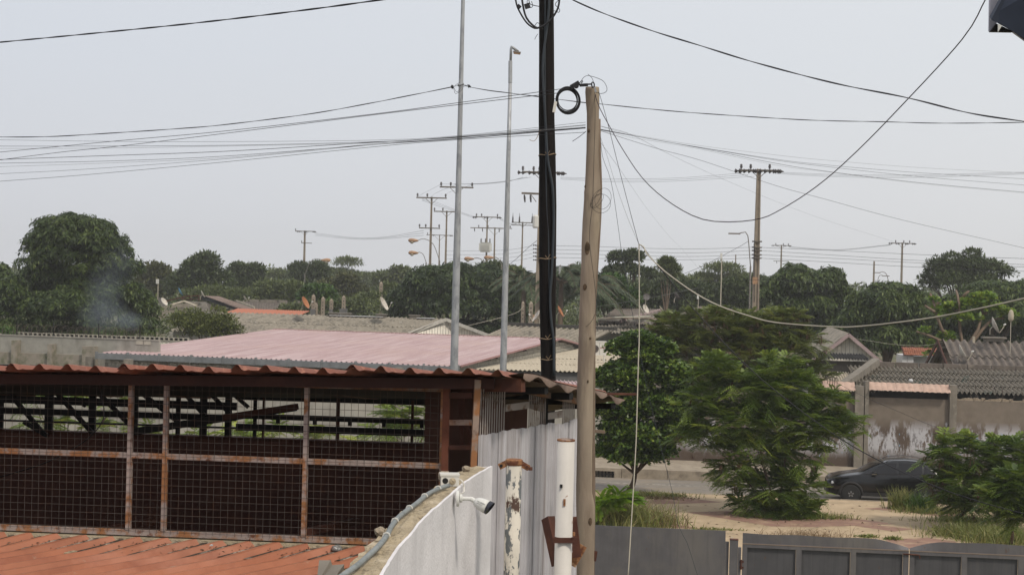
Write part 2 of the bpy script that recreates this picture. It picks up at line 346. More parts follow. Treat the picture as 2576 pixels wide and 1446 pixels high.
m_lamp = M('headlight_glass', (.55,.57,.6), rough=.1, spec=.6)
m_redtext = M('red_print', (.35,.03,.035), rough=.6)
m_blacktext = M('black_print', (.05,.05,.055), rough=.6)
m_navy = M('dark_blue_metal', (.045,.053,.075), rough=.45, metal=.3, var=.2, vscale=6)
m_lgrey = M('light_grey_metal', (.40,.39,.44), rough=.5, metal=.2)
m_rope = M('binding_wire', (.27,.19,.12), rough=.9)
# ================================================================ setting
ST = frame((0, 58.4, 0), 7)          # street frame: x along the kerb, y away from the camera
def S(x, y, z=0): return ST @ Vector((x, y, z))
def Sx(px, py, ly): return onY(ST, px, py, ly).x

g = MB(); g.add([(-420,-40,0),(420,-40,0),(420,640,0),(-420,640,0)], [(0,1,2,3)]); struct('ground', g, m_ground)
g = MB()
g.box(-14, 60, -24.2, -.16, -.3, .15, ST); struct('plaza_paving', g, m_sand)
g = MB(); g.add([(-60,.0,.004),(70,.0,.004),(70,4.94,.004),(-60,4.94,.004)], [(0,1,2,3)], ST); struct('road', g, m_asph)
g = MB()
for y in (3.25,): g.add([(-60,y,.008),(70,y,.008),(70,y+.1,.008),(-60,y+.1,.008)], [(0,1,2,3)], ST)
struct('road_line', g, m_line)
kb = thing('near_kerb', 'low pale kerb stones edging the sandy plaza beside the road', 'kerb', S(0,0,0), 7)
g = MB().box(0, .985, -.16, 0, -.1, .165); me = mesh(g, name='kerb_stone')
copies('kerb_stone', me, m_kerb, kb, [((i*1.0 - 5, 0, 0),) for i in range(32)])
for o in kb.children: o.parent = kb
fk = thing('far_kerb', 'tall weathered concrete kerb on the far side of the road', 'kerb', S(0,4.95,0), 7)
me = mesh(MB().box(0, 1.78, 0, .3, -.1, .375), name='kerb_block')
copies('kerb_block', me, m_kerb, fk, [((i*1.8 - 14.05, 0, 0),) for i in range(26) if i != 9])
g = MB(); 
for a in (.0, 1.5): g.box(a, a+.28, 0, .3, -.1, .375)
g.box(.28, 1.5, 0, .3, .25, .375); g.box(.28,1.5,.2,.3,-.1,.25)
o = link('drain_surround', mesh(g), m_kerb, fk); o.location = (9*1.8-14.05, 0, 0)
g = MB()
for i in range(9): g.box(.32+i*.135, .36+i*.135, .03, .06, 0, .25)
g.box(.28, 1.5, .03, .06, .11, .14)
o = link('drain_grate', mesh(g), m_darkst, fk); o.location = (9*1.8-14.05, 0, 0)
g = MB(); g.box(-60, 70, 5.26, 8.79, -.1, .37, ST); struct('far_pavement', g, m_kerb)

# red bands in the paving, thin sheets just above the sand
for i, pts in enumerate([[(1592,1263),(1702,1249),(1816,1262),(1750,1265),(1597,1268)],
        [(1728,1288),(1832,1284.5),(2096,1296),(2255,1317),(2060,1325),(1940,1323),(1850,1308)],
        [(2172,1278.6),(2248,1273),(2335,1282),(2436,1294),(2384,1301),(2283,1287)],
        [(2227,1356),(2332,1351),(2410,1362),(2340,1380),(2250,1380)],
        [(1668,1312.5),(1785,1332),(1694,1326)], [(2150,1322),(2190,1318),(2300,1330),(2250,1336)]]):
    g = MB(); q = [G(x, y, .154) for x, y in pts]; g.add(q, [tuple(range(len(q)))]); struct('red_paving_band', g, m_redpave)
g = MB()          # paving joints
for a, b in [((1450,1291),(1728,1288)),((1600,1306),(1860,1345)),((1702,1249),(1880,1272)),((2096,1296),(2230,1318)),((2060,1325),(1960,1345)),((2335,1282),(2570,1300)),((2000,1262),(2172,1266)),((2248,1273),(2576,1270))]:
    p, q = G(*a, .158), G(*b, .158); d = (q-p).normalized(); s_ = d.cross(Vector((0,0,1)))*.012
    g.add([p-s_, p+s_, q+s_, q-s_], [(0,1,2,3)])
struct('paving_joint', g, m_mortar)

# ---------------------------------------------------------------- corrugated sheet roofs
def cell(U, V, waves, amp, prof, lift, over):
    N = U.cross(V).normalized()
    if N.z < 0: N = -N
    k = 6 if prof == 'sine' else 0; rows = []
    if prof == 'sine': us = [(i/(waves*6), math.cos(2*math.pi*i/6)) for i in range(waves*6+1)]
    else:
        us = []
        for w_ in range(waves):
            for a, h in ((0,-1),(.5,-1),(.62,1),(.80,1),(.92,-1)): us.append(((w_+a)/waves, h))
        us.append((1, -1))
    for v_, lf in ((0, 0.), (1+over, lift)):
        rows.append([U*u + V*v_ + N*(amp*h + lf) for u, h in us])
    g = MB(); g.grid(rows); return g
def sheetroof(parent, P0, U, V, nu, nv, waves, amp, mt, name='roof_sheet', prof='sine', lift=.03, over=.06, jitter=.0, skip=()):
    rinv = rootmat(parent).inverted(); r3 = rinv.to_3x3()
    u, v = Vector(U)/nu, Vector(V)/nv
    g = cell(u, v, waves, amp, prof, lift, over); g.v = [tuple(r3 @ Vector(p)) for p in g.v]
    me = mesh(g, name=name, smooth=False); P0 = Vector(P0)
    for i in range(nu):
        for j in range(nv):
            if (i, j) in skip: continue
            o = link(name, me, mt, parent)
            o.location = rinv @ (P0 + u*i + v*j + Vector((0,0,rnd.uniform(-jitter, jitter))))

# ---------------------------------------------------------------- pink roofed block building
PK = frame((-2.57, 76.7, 0), 14)       # x along the gutter (negative to the far end), y along the gable wall
def Pk(x, y, z): return PK @ Vector((x, y, z))
b = thing('pink_roofed_building', 'long low block building under a faded pink corrugated roof with a metal gutter', 'building', Pk(0,0,0), 14)
LG, DP = 18.7, 22.5
z_e, z_r = 3.50, 4.13
sheetroof(b, Pk(-LG-.0, -.25, z_e-.01), Pk(0,0,0)-Pk(-LG-.25,0,0), Pk(0,DP,z_r)-Pk(0,-.25,z_e-.01), 18, 3, 4, .045, m_pink, prof='sine', lift=.0, over=.0)
for o in list(b.children):      # each course laps over the one below it
    pass
sheetroof(b, Pk(-LG, DP+.02, z_r), Pk(0,0,0)-Pk(-LG-.25,0,0), Pk(0,6.8,-.62)-Pk(0,0,0), 18, 1, 4, .045, m_pink)
g = MB(); g.beam(Pk(.28,-.25,z_e+.02), Pk(.28,DP,z_r+.03), .04, .1); g.beam(Pk(.28,DP,z_r+.03), Pk(.28,DP+6.8,z_r-.6), .04, .1)
g.beam(Pk(-LG-.1,DP,z_r+.045), Pk(.3,DP,z_r+.045), .25, .03)
part('roof_edge_trim', g, m_pinkedge, b)
gm = MB().box(0, 1.66, 0, .22, 0, .29); gj = MB().box(-.02, .02, -.03, .23, -.02, .38)
me = mesh(gm, name='gutter_length'); mj = mesh(gj, name='gutter_strap')
n = 11; w = (LG+.45)/n
me = mesh(MB().box(0, w-.02, 0, .22, 0, .29), name='gutter_length')
copies('gutter_length', me, m_galvg, b, [((-LG-.25+i*w, -.5, z_e-.30),) for i in range(n)])
copies('gutter_strap', mj, m_galvg, b, [((-LG-.25+i*w, -.5, z_e-.30),) for i in range(n+1)])
g = MB(); g.box(-LG, 0, .03, .3, 0, 3.42, PK); g.box(-LG, -.03, .3, DP+6, 0, 3.2, PK)
g.add([(-.24,.3,3.2),(-.03,.3,3.2),(-.03,DP,3.2),(-.24,DP,3.2),(-.24,.3,3.42),(-.03,.3,3.42),(-.03,DP,4.02),(-.24,DP,4.02)], [(0,1,5,4),(1,2,6,5),(2,3,7,6),(3,0,4,7),(4,5,6,7)], PK)
g.add([(-.24,DP,3.2),(-.03,DP,3.2),(-.03,DP+6,3.2),(-.24,DP+6,3.2),(-.24,DP,4.02),(-.03,DP,4.02),(-.03,DP+6,3.46),(-.24,DP+6,3.46)], [(1,2,6,5),(2,3,7,6),(3,0,4,7),(4,5,6,7)], PK)
part('wall', g, m_mortar, b)
me = mesh(MB().box(.012, .388, 0, .03, .01, .19), name='block'); pl = []
for c in range(4):
    for i in range(46):
        x = -LG + i*.4 + (.2 if c % 2 else 0)
        if x + .4 <= .0: pl.append(((x, rnd.uniform(-.004,.006), 2.60+c*.2),))
copies('block', me, m_block, b, pl)
me = mesh(MB().box(-.03, 0.0, .02, .73, .012, .19), name='block'); pl = []; 
for c in range(7):
    for i in range(39):
        y = i*.75 + (.37 if c % 2 else 0) ; z = 2.9 + c*.2
        top = 3.44 + .6*min(y, DP)/DP if y+.4 < DP else 4.02 - .56*(y-DP)/6
        if y + .75 < DP+6 and z + .2 < top + .1: pl.append(((rnd.uniform(.0,.012), y, z), None, (1, 1, min(1, max(.3, (top-z)/.2)))))
copies('block', me, m_block2, b, pl)
me = mesh(MB().box(0, .42, -.22, .02, 0, 3.28), name='pilaster')
copies('pilaster', me, m_pillar, b, [((onY(PK, px, 910, -.2).x, 0, 0),) for px in (215, 398, 586, 778, 976)])
g = MB()
for y in (7, 13.5, 19): g.box(.0, .2, y, y+.12, 3.38+.6*y/DP, 3.46+.6*y/DP, PK)
part('purlin_end', g, m_rust, b)
# razor coil hung in front of the wall
def coil(a, b_, r, turns, wr=.012, seed=0):
    rr = random.Random(seed); a = Vector(a); b_ = Vector(b_); d = b_-a; x = d.cross(Vector((0,0,1))).normalized(); pts = []
    n_ = int(turns*14)
    for i in range(n_+1):
        t = i/n_; an = 2*math.pi*turns*t; k = r*(1+.12*math.sin(t*37+seed))
        pts.append(a + d*(t + .25/turns*math.sin(an*.5)) + (x*math.cos(an) + Vector((0,0,1))*math.sin(an))*k)
    return MB().tube(pts, wr, 3, False)
for k, (x0, x1) in enumerate([(-18, -14.4),(-13.8,-10.6),(-10,-7),(-6.2,-3.2)]):
    solo('razor_wire_coil', coil(Pk(x0,-.4,2.85), Pk(x1,-.4,2.82), .3, 9, .009, k), m_razor, 'tangled razor wire coil along the block wall under the long metal gutter', 'razor wire', group='razor wire under the gutter')

# perimeter wall beside the pink building
pw = thing('perimeter_wall', 'rain-stained rendered wall with small buttresses beside the pink roofed building', 'wall', Pk(-17,1.2,0), 14)
g = MB(); g.box(-48, -16.3, 1.2, 1.4, 0, 4.13, PK); part('wall_body', g, m_plaster, pw)
g = MB(); g.box(-48, -19.8, .98, 1.197, 0, 3.27, PK); part('lower_ledge', g, m_ledge, pw)
g = MB(); g.box(-48, -16.3, 1.17, 1.43, 4.13, 4.19, PK); part('coping', g, m_block, pw)
for a, c, zt in ((30,42,3.92),(121,132,3.8),(208,237,3.75)):
    x0, x1 = onY(PK, a, 890, .8).x, onY(PK, c, 890, .8).x
    part('buttress', MB().box(x0, x1, .72, 1.19, 0, zt, PK), m_ledge, pw)
me = mesh(MB().box(.015, .385, -.03, 0, 0, .19), name='block')
copies('block', me, m_block2, pw, [((onY(PK, 342+i*20, 865, 1.2).x+17, -.0, 3.92),) for i in range(2)])
for i, px in enumerate((42, 134, 248, 352)):
    q = onY(PK, px, 840, 1.3)
    part('wire_post', MB().box(q.x-.02, q.x+.02, 1.28, 1.32, 4.19, 4.92, PK), m_darkst, pw)
    if i < 3:
        q2 = onY(PK, (42,134,248,352)[i+1], 840, 1.3)
        solo('razor_wire_coil', coil(Pk(q.x,1.3,4.45), Pk(q2.x,1.3,4.45), .29, 10+i, .009, i+9), m_razor, 'razor wire coil stretched between the %s iron posts on the rendered wall' % ('first two', 'second and third', 'third and last')[i], 'razor wire', group='razor wire on the rendered wall')
q = onY(PK, -40, 840, 1.3)
solo('razor_wire_coil', coil(Pk(q.x,1.3,4.45), Pk(onY(PK,42,840,1.3).x,1.3,4.45), .29, 6, .009, 17), m_razor, 'razor wire coil before the first iron post at the frame edge', 'razor wire', group='razor wire on the rendered wall')

# building with a breeze block parapet behind the wall
BB = frame(PD(0, 850, 93).to_2d().to_3d(), 14)
bb = thing('pale_roofed_shed', 'long pale sheet roof behind the rendered wall with a breeze block parapet', 'building', BB.translation, 14)
me_b = MB()
for a in ((0,.3,0,.03),(0,.3,.17,.2),(0,.03,.03,.17),(.27,.3,.03,.17)): me_b.box(a[0],a[1],0,.2,a[2],a[3])
me = mesh(me_b, name='breeze_block')
zt = 7.7-(845-676)/ (4000/97)
def bz(px): return onY(BB, px, 841, 4.0)
pl = []; x = bz(-10).x
x1 = bz(470).x
while x < x1:
    pl.append(((x, 4.0, 3.60), None, None)); x += .312
copies('breeze_block', me, m_block2, bb, pl)
part('wall', MB().box(bz(-40).x, x1, 4.02, 4.2, 0, 3.58, BB), m_block, bb)
part('parapet_back', MB().box(bz(-40).x, x1, 4.14, 4.2, 3.6, 3.8, BB), m_darkst, bb)
A = BB @ Vector((bz(60).x, 3.9, 3.57)); B = BB @ Vector((x1, 3.9, 3.45))
sheetroof(bb, A, B-A, BB.to_3x3() @ Vector((1.5,-9,-.5)), 14, 1, 3, .03, m_beige2, prof='trap')

# dusty lean-to roof between the two poles, with an air conditioner on it
lr = thing('dusty_lean_to', 'low dusty beige corrugated lean-to roof against the block gable wall', 'building', Pk(0,0,0), 14)
A = Pk(.3, 2.4, 3.25); B = A + Vector((6.2, .3, -.02))
sheetroof(lr, A, B-A, Pk(0,13.0,.0)-Pk(0,0,.0), 7, 2, 4, .035, m_beige, over=.0, lift=-.02)
sheetroof(lr, A + (Pk(0,13,.0)-Pk(0,0,0)), Vector((5.4,.2,0)), Pk(0,13.4,.05)-Pk(0,0,0), 6, 1, 4, .035, m_beige)
g = MB(); g.beam(A+Vector((.1,.3,-.34)), B+Vector((0,.3,-.34)), .2, .5); part('wall', g, m_grey, lr)
g = MB(); g.box(A.x, B.x, A.y+.6, A.y+.9, 0, 3.0); part('lower_wall', g, m_plaster, lr)
pr = thing('pink_lean_to_roof', 'small white and pink ribbed roof corner showing past the black pole', 'roof', G(1400,960,2.9))
A = G(1385, 955, 2.9)
sheetroof(pr, A, G(1470,960,2.9)-A, Vector((.2,-3.2,-.35)), 3, 1, 3, .03, m_pink, prof='trap')
part('support_wall', MB().box(A.x, A.x+1.6, A.y-.05, A.y+.1, 0, 2.85), m_plaster, pr)
p = PD(1488, 893, 88)
ac = thing('air_conditioner', 'white outdoor air conditioner unit on the lean-to roof beside the wooden pole', 'air conditioner', (p.x, p.y, 3.28))
z0 = p.z - .0
g = MB(); g.box(p.x-.05, p.x+.80, p.y, p.y+.32, z0, z0+.72); part('casing', g, m_plast, ac)
g = MB(); g.box(p.x-.07, p.x+.82, p.y-.02, p.y+.34, z0+.723, z0+.78); part('lid', g, m_plast, ac)
g = MB().lathe((p.x+.19, p.y-.004, z0+.36), [(.21,0),(.21,.02)], (0,-1,0), 20); part('fan_opening', g, m_darkst, ac)
g = MB()
for k in range(5): g.tube([(p.x+.19+(.04+.04*k)*math.cos(a/16*2*math.pi), p.y-.035, z0+.36+(.04+.04*k)*math.sin(a/16*2*math.pi)) for a in range(17)], .006, 3, False)
part('fan_guard', g, m_bars, ac)
part('side_panel_seam', MB().box(p.x+.43, p.x+.445, p.y-.005, p.y, z0+.03, z0+.70), m_grey, ac)
part('stand', MB().box(p.x, p.x+.06, p.y+.02, p.y+.3, 3.28, z0-.003).box(p.x+.68, p.x+.74, p.y+.02, p.y+.3, 3.28, z0-.003), m_plast, ac)
def text(s, size, mt, name, parent, loc, rot, ext=.001, align='LEFT'):
    cu = bpy.data.curves.new(name, 'FONT'); cu.body = s; cu.size = size; cu.extrude = ext; cu.align_x = align
    t = bpy.data.objects.new('t', cu); C.objects.link(t); dg = bpy.context.evaluated_depsgraph_get(); dg.update()
    me = bpy.data.meshes.new_from_object(t.evaluated_get(dg)); bpy.data.objects.remove(t)
    me.name = name; me.materials.clear(); o = link(name, me, mt, parent)
    o.matrix_basis = rootmat(parent).inverted() @ (Matrix.Translation(loc) @ rot)
    return o
text('SHARP', .10, m_redtext, 'printed_name', ac, Vector((p.x+.46, p.y-.006, z0+.38)), Matrix.Rotation(R(90), 4, 'X'))

# ---------------------------------------------------------------- street wall and the houses behind it
sw = thing('street_wall', 'long dirty rendered wall with torn poster scraps facing the road', 'wall', S(0,8.8,0), 7)
px1, px2, px3, px4 = Sx(2149,1080,8.6), Sx(2184,1080,8.6), Sx(2388,1080,8.6), Sx(2406,1080,8.6)
xs = [(-40, -30), (-29.7, -18), (-17.7, -6), (-5.7, 5), (5.3, px1), (px2, px3), (px4, px4+9), (px4+9.35, px4+20)]
for i, (a, c) in enumerate(xs):
    part('wall_panel', MB().box(a, c, 8.8, 8.98, .37, 3.25, ST), m_streetwall if i > 3 else m_plaster, sw)
for a, c in ((-30,-29.7),(-18,-17.7),(-6,-5.7),(5,5.3),(px3,px4),(px4+9,px4+9.35)):
    part('pillar', MB().box(a+.001, c-.001, 8.62, 9.0, .37, 3.86, ST), m_pillar, sw)
part('pillar', MB().box(px1+.001, px1+.36, 8.55, 9.0, .37, 3.72, ST), m_pillar, sw)
part('pillar', MB().box(px1+.40, px2-.001, 8.58, 9.0, .37, 3.92, ST), m_pillar, sw)
g = MB(); rr = random.Random(3); x = px4
while x < px4+9:
    w = rr.uniform(.05,.16); g.box(x, x+w, 8.82+rr.uniform(-.02,.02), 8.96, 3.25, 3.25+rr.uniform(.03,.12), ST); x += w
x = px2
part('broken_top', g, m_rubble, sw)
solo('razor_wire_coil', coil(S(px4+.2,8.9,3.55), S(px4+6,8.9,3.5), .32, 11, .01, 4), m_razor, 'sparse razor wire coil on the street wall past the second pillar', 'razor wire', group='razor wire on the street wall')
solo('razor_wire_coil', coil(S(px1-1.2,8.8,3.75), S(px1-.7,8.9,3.75), .30, 5, .014, 5), m_razor, 'rusty razor wire ring bundled beside the wide wall pillar', 'razor wire', group='razor wire on the street wall')

# salmon tile canopy above the wall
tc_ = thing('tile_canopy', 'narrow salmon pressed tile canopy resting along the street wall top', 'canopy', S(px2,8.8,3.3), 7)
tw, nt_ = 1.17, 3
def tilepanel(wd):
    rows = []
    for k in range(4):
        for v_, z_ in ((k*.16, .03 - k*.075), (k*.16+.155, -.04 - k*.075)):
            rows.append([(wd*i/24, -v_, .0 + z_ + .025*abs(math.sin(math.pi*i/24*4.5))) for i in range(25)])
    g = MB(); g.grid(rows); return mesh(g, name='tile_panel')
me = tilepanel((px3-px2)/3)
copies('tile_panel', me, m_tile, tc_, [((i*(px3-px2)/3, .25, .53 - .012*i), (0, R(rnd.uniform(-.6,.9)), 0)) for i in range(3)])
me = tilepanel(1.3)
copies('tile_panel', me, m_tile, tc_, [((px1-px2-1.3, .25, .52), (0, R(1.5), 0))])
o = tc_.children[-1]

# the low house with the weathered fibre cement roof
hf = thing('street_house', 'long low house with a brown-grey corrugated fibre cement roof behind the street wall', 'house', S(px1,9.5,0), 7)
x0, x1 = Sx(2140,985,9.3), px4+11
A = S(x0, 9.25, 3.50)
sheetroof(hf, S(x0+.3, 15.0, 4.22), S(x1,0,0)-S(x0+.3,0,0), S(0,9.25,3.50)-S(0,15.0,4.22), 16, 4, 5, .06, m_asb, lift=.05, over=.05)
g = MB(); g.box(x0+.6, x1, 10.0, 10.2, 0, 3.46, ST); part('wall', g, m_grey, hf)
xb = Sx(2192,918,15.1)
pl = []
me = mesh(MB().box(.02,1.02,0,.2,0,.24), name='ridge_block')
x = xb
while x < x1: pl.append((( x-px1, 15.05-9.5, 4.20), None, None)); x += 1.05
copies('ridge_block', me, m_asb3, hf, pl)
part('ridge_bed', MB().box(xb, x1, 15.02, 15.3, 4.0, 4.198, ST), m_mortar, hf)
g = MB(); g.beam(S(xb+.2,15.1,4.42), S(x0-.35,9.35,3.62), .34, .34); part('parapet', g, m_pillar, hf)
part('rear_wall', MB().box(xb, x1, 15.3, 15.5, 0, 4.2, ST), m_grey, hf)
rc = MB().lathe(S(Sx(2290,1010,11), 11.0, 3.80), [(.0,0),(.09,.02),(.1,.09),(.06,.13),(0,.14)], (0,0,1), 8)
solo('round_lamp', rc, m_white, 'small round white fitting lying on the fibre cement roof', 'roof fitting')

# beige part and grey wall between the gable house and the parapet
an = thing('beige_annex', 'beige sheet roofed annex with a grey wall below the pink-trimmed gable', 'building', S(x0-2,11,0), 7)
xl = Sx(2040,950,14)
sheetroof(an, S(xl, 14.0, 3.98), S(x0+1.0,0,0)-S(xl,0,0), S(0,9.4,3.45)-S(0,14.0,3.98), 4, 1, 5, .03, m_beige)
part('wall', MB().box(xl, Sx(2192,930,15.6), 15.6, 15.8, 0, 4.40, ST), m_pillar, an)
sheetroof(an, S(xl, 18.5, 4.62), S(Sx(2185,930,15.3),0,0)-S(xl,0,0), S(0,15.35,4.50)-S(0,18.5,4.62), 4, 1, 5, .05, m_asblack)
part('front_wall', MB().box(xl, x0, 9.6, 9.75, 0, 3.38, ST), m_plaster, an)

# the gable house
def gable(name, label, ap, yaw, half, drop, length, mt_roof, mt_face, mt_fas, spacing, amp, soffit=True, over=.5, cat='house', nv=3):
    """ap: apex of the front gable; ridge runs away along local y"""
    fr = frame((ap.x, ap.y, 0), yaw); t = thing(name, label, cat, (ap.x, ap.y, 0), yaw); z = ap.z
    r3 = fr.to_3x3(); n_ = max(2, int(length/1.0))
    for s_ in (-1, 1):
        sheetroof(t, ap, r3 @ Vector((0, length, 0)), r3 @ Vector((s_*half, 0, -drop)), n_, nv, max(2, int(length/n_/spacing)), amp, mt_roof)
        g = MB(); g.beam(fr @ Vector((0, -.03, z-.02-amp)), fr @ Vector((s_*half, -.03, z-drop-.02-amp)), .05, .20, up=Vector((0,0,1))); part('fascia', g, mt_fas, t)
    y = over
    wh = half*.86
    g = MB(); g.add([(-wh, y, 0), (wh, y, 0), (wh, y, z-drop*.86-.12), (0, y, z-.12), (-wh, y, z-drop*.86-.12)], [(0,1,2,3,4)], fr)
    g.box(-wh, wh, y+.002, length-.3, 0, z-drop*.86-.12, fr); part('wall', g, mt_face, t)
    g = MB(); k = 0; x = -wh
    while x < wh:
        h = z-.14-drop*abs(x)/half; g.box(x, x+.02, y-.015, y-.0005, z-drop, h, fr); x += .24
    part('board_joint', g, m_bars, t)
    g = MB()
    for yy in (.15,):
        for s_ in (-1, 1):
            for q in range(5): g.beam(fr @ Vector((s_*half*(q+.7)/5, 0, z-drop*(q+.7)/5-.13)), fr @ Vector((s_*half*(q+.7)/5, over, z-drop*(q+.7)/5-.13)), .07, .07)
    part('purlin', g, m_under, t)
    return t
gh = gable('gable_house', 'gable house with dusty pink barge boards and pale vertical boarding', PD(2135, 839, 93), 7, 2.1, 1.72, 15, m_asb2, m_houseside, m_fascia, .3, .05, over=.55)

# the large roof at the frame edge
fh = thing('ridged_roof_house', 'house with a steep brown corrugated roof carrying two white dishes', 'house', PD(2371,855,86).to_2d().to_3d(), 7)
FH = frame(fh.location, 7)
zr = PD(2371, 855, 86).z; zl = 3.55
sheetroof(fh, FH @ Vector((0,0,zr)), FH.to_3x3() @ Vector((9.2,0,0)), FH.to_3x3() @ Vector((0,-4.6,zl-zr)), 8, 2, 3, .08, m_asb3, lift=.06)
sheetroof(fh, FH @ Vector((0,.02,zr)), FH.to_3x3() @ Vector((9.2,0,0)), FH.to_3x3() @ Vector((0,4.6,zl-zr)), 8, 1, 3, .08, m_asb3)
g = MB()
for s_ in (-1, 1): g.beam(FH @ Vector((-.25,0,zr-.08)), FH @ Vector((-.25,4.7*s_,zl-.1)), .06, .22)
part('fascia', g, m_rust, fh)
g = MB(); g.box(.5, 9, -3.9, 3.9, 0, zl+.15, FH); g.add([(.5,-3.9,zl+.15),(.5,3.9,zl+.15),(.5,0,zr-.2)],[(0,1,2)],FH); part('wall', g, m_wood2, fh)
g = MB()
for q in range(5): g.beam(FH @ Vector((-.2,-4.5*(q+.6)/5, zr-(zr-zl)*(q+.6)/5-.2)), FH @ Vector((.6,-4.5*(q+.6)/5, zr-(zr-zl)*(q+.6)/5-.2)), .08, .1)
part('purlin', g, m_asb2, fh)
g = MB(); qq = onY(FH, 2500, 856, 0.0); g.box(qq.x-.5, qq.x+.5, -.3, .3, zr+.0, zr+.16, FH).box(qq.x-.62, qq.x+.62, -.4, .4, zr+.163, zr+.24, FH); part('chimney', g, m_pillar, fh)
g = MB(); q2 = onY(FH, 2334, 862, -.4); 
q3 = onY(FH, 2450, 860, -.5); g.box(q3.x-.06,q3.x+.06,-.5,-.3,zr-.1,zr+.25,FH); part('vent_bracket', g, m_beige, fh)

# small white outbuilding with terracotta tiles
wb = thing('white_outbuilding', 'small white outbuilding with a terracotta tile roof among the trees', 'building', PD(2280,917,96).to_2d().to_3d(), 7)
WB = frame(wb.location, 7); zt_ = PD(2280, 882, 96).z
part('wall', MB().box(-.25, .42, 0, 3, 0, zt_-.30, WB).box(.42, 2.0, .5, 3, 0, zt_-.35, WB), m_white, wb)
pl = []; g = MB()
g.grid([[(.125*i/4, 0, .03*math.sin(math.pi*i/4)) for i in range(5)], [(.125*i/4, -.3, -.09+.03*math.sin(math.pi*i/4)) for i in range(5)]]); me = mesh(g, name='roof_tile')
for j in range(4):
    for i in range(17): pl.append(((-.15+.13*i, .10+.26*j-.0, zt_-.16+.10*j+rnd.uniform(-.01,.01)), None, None))
copies('roof_tile', me, m_terra, wb, pl)
part('roof_bed', MB().add([(-.2,-.1,zt_-.28),(2.1,-.1,zt_-.28),(2.1,1.2,zt_+.22),(-.2,1.2,zt_+.22)], [(0,1,2,3)], WB), m_rust, wb)
text('S', .16, m_blacktext, 'painted_letter', wb, WB @ Vector((.02,-.006,zt_-.50)), Matrix.Rotation(R(90),4,'X'))
text('S', .16, m_blacktext, 'painted_letter', wb, WB @ Vector((.02,-.006,zt_-.67)), Matrix.Rotation(R(90),4,'X'))

# ---------------------------------------------------------------- houses beyond the pink roof
h1 = thing('grey_roof_house', 'long house with a grey corrugated roof and offwhite gable behind the pink roof', 'house', PD(1122,802,124).to_2d().to_3d(), 2)
zr = PD(1122,802,124).z
A = PD(1122,803,124); B = PD(560,786,124)
sheetroof(h1, A, B-A, Vector((-3.0,-4.2,-1.35)), 17, 2, 3, .09, m_asb2, lift=.05)
H1 = frame(h1.location, 2)
g = MB(); a = PD(1027,840,120.5); c = PD(1237,847,124)
g.beam(A+Vector((.02,-.05,-.02)), a, .06, .26); part('fascia', g, m_fasciaw, h1)
g = MB(); g.beam(A+Vector((.02,-.05,-.02)), c, .06, .26); part('fascia', g, m_fasciaw, h1)
sheetroof(h1, A, (c-A), Vector((-1.0, 6,0)), 3, 1, 5, .05, m_asb)
a2 = a + Vector((.5,.6,0)); c2 = c + Vector((-.5,.3,0)); ap2 = A + Vector((0,.5,-.2))
part('gable_wall', MB().add([a2, c2, ap2, (a2.x,a2.y,0), (c2.x,c2.y,0)], [(3,4,1,2,0)]), m_houseside, h1)
g = MB(); k = 0
for i in range(26):
    t = i/26; x = a2.x + (c2.x-a2.x)*t; y = a2.y+(c2.y-a2.y)*t-.02; top = ap2.z - (ap2.z-a2.z)*abs(x-ap2.x)/(ap2.x-a2.x if x < ap2.x else c2.x-ap2.x)
    if top > a2.z+.02: g.box(x, x+.03, y-.01, y, a2.z-.4, top-.02)
part('board_joint', g, m_bars, h1)
g = MB(); a3 = A + Vector((-3.0,-4.2,-1.4)); b3 = B + Vector((-3,-4.2,-1.4)); g.beam(a3+Vector((0,.4,-1.3)), b3+Vector((0,.4,-1.3)), .2, 2.6); part('wall', g, m_plaster, h1)
g = MB()
for px in (841, 870, 960, 1043):
    q = PD(px, 800, 124); yq = q.z
    t = (px-1122)/(560-1122); P = A + (B-A)*t
    part('roof_vent', MB().box(P.x-.38,P.x+.38,P.y-.3,P.y+.3,P.z-.05,P.z+.2).box(P.x-.46,P.x+.46,P.y-.38,P.y+.38,P.z+.203,P.z+.27), m_pillar, h1)
g = MB(); P1, P2 = A+(B-A)*.05+Vector((0,-.2,.05)), A+(B-A)*.13+Vector((0,-.2,.05)); g.beam(P1, P2, .5, .04); part('whitewashed_ridge', g, m_white, h1); g = MB()
P3, P4 = A+(B-A)*.28+Vector((0,-.2,.05)), A+(B-A)*.52+Vector((0,-.2,.05)); g.beam(P3, P4, .5, .04); part('whitewashed_ridge', g, m_white, h1)

# zigzag roof behind the pink ridge
h2 = thing('zigzag_roof_house', 'grey roof of wide corrugated sheets with a blackened ridge behind the black pole', 'house', PD(1400,825,108).to_2d().to_3d())
A = PD(1545, 833, 108); B = PD(1284, 820, 108)
sheetroof(h2, A, B-A, Vector((-2.6,-3.6,-1.15)), 6, 1, 3, .12, m_asb2)
part('ridge_flashing', MB().beam(A+Vector((.2,.15,.16)), B+Vector((-.2,.15,.16)), .5, .2), m_asblack, h2)
part('wall', MB().beam(A+Vector((-2,-2.6,-2.6)), B+Vector((-2,-2.6,-2.6)), .2, 3.2), m_plaster, h2)

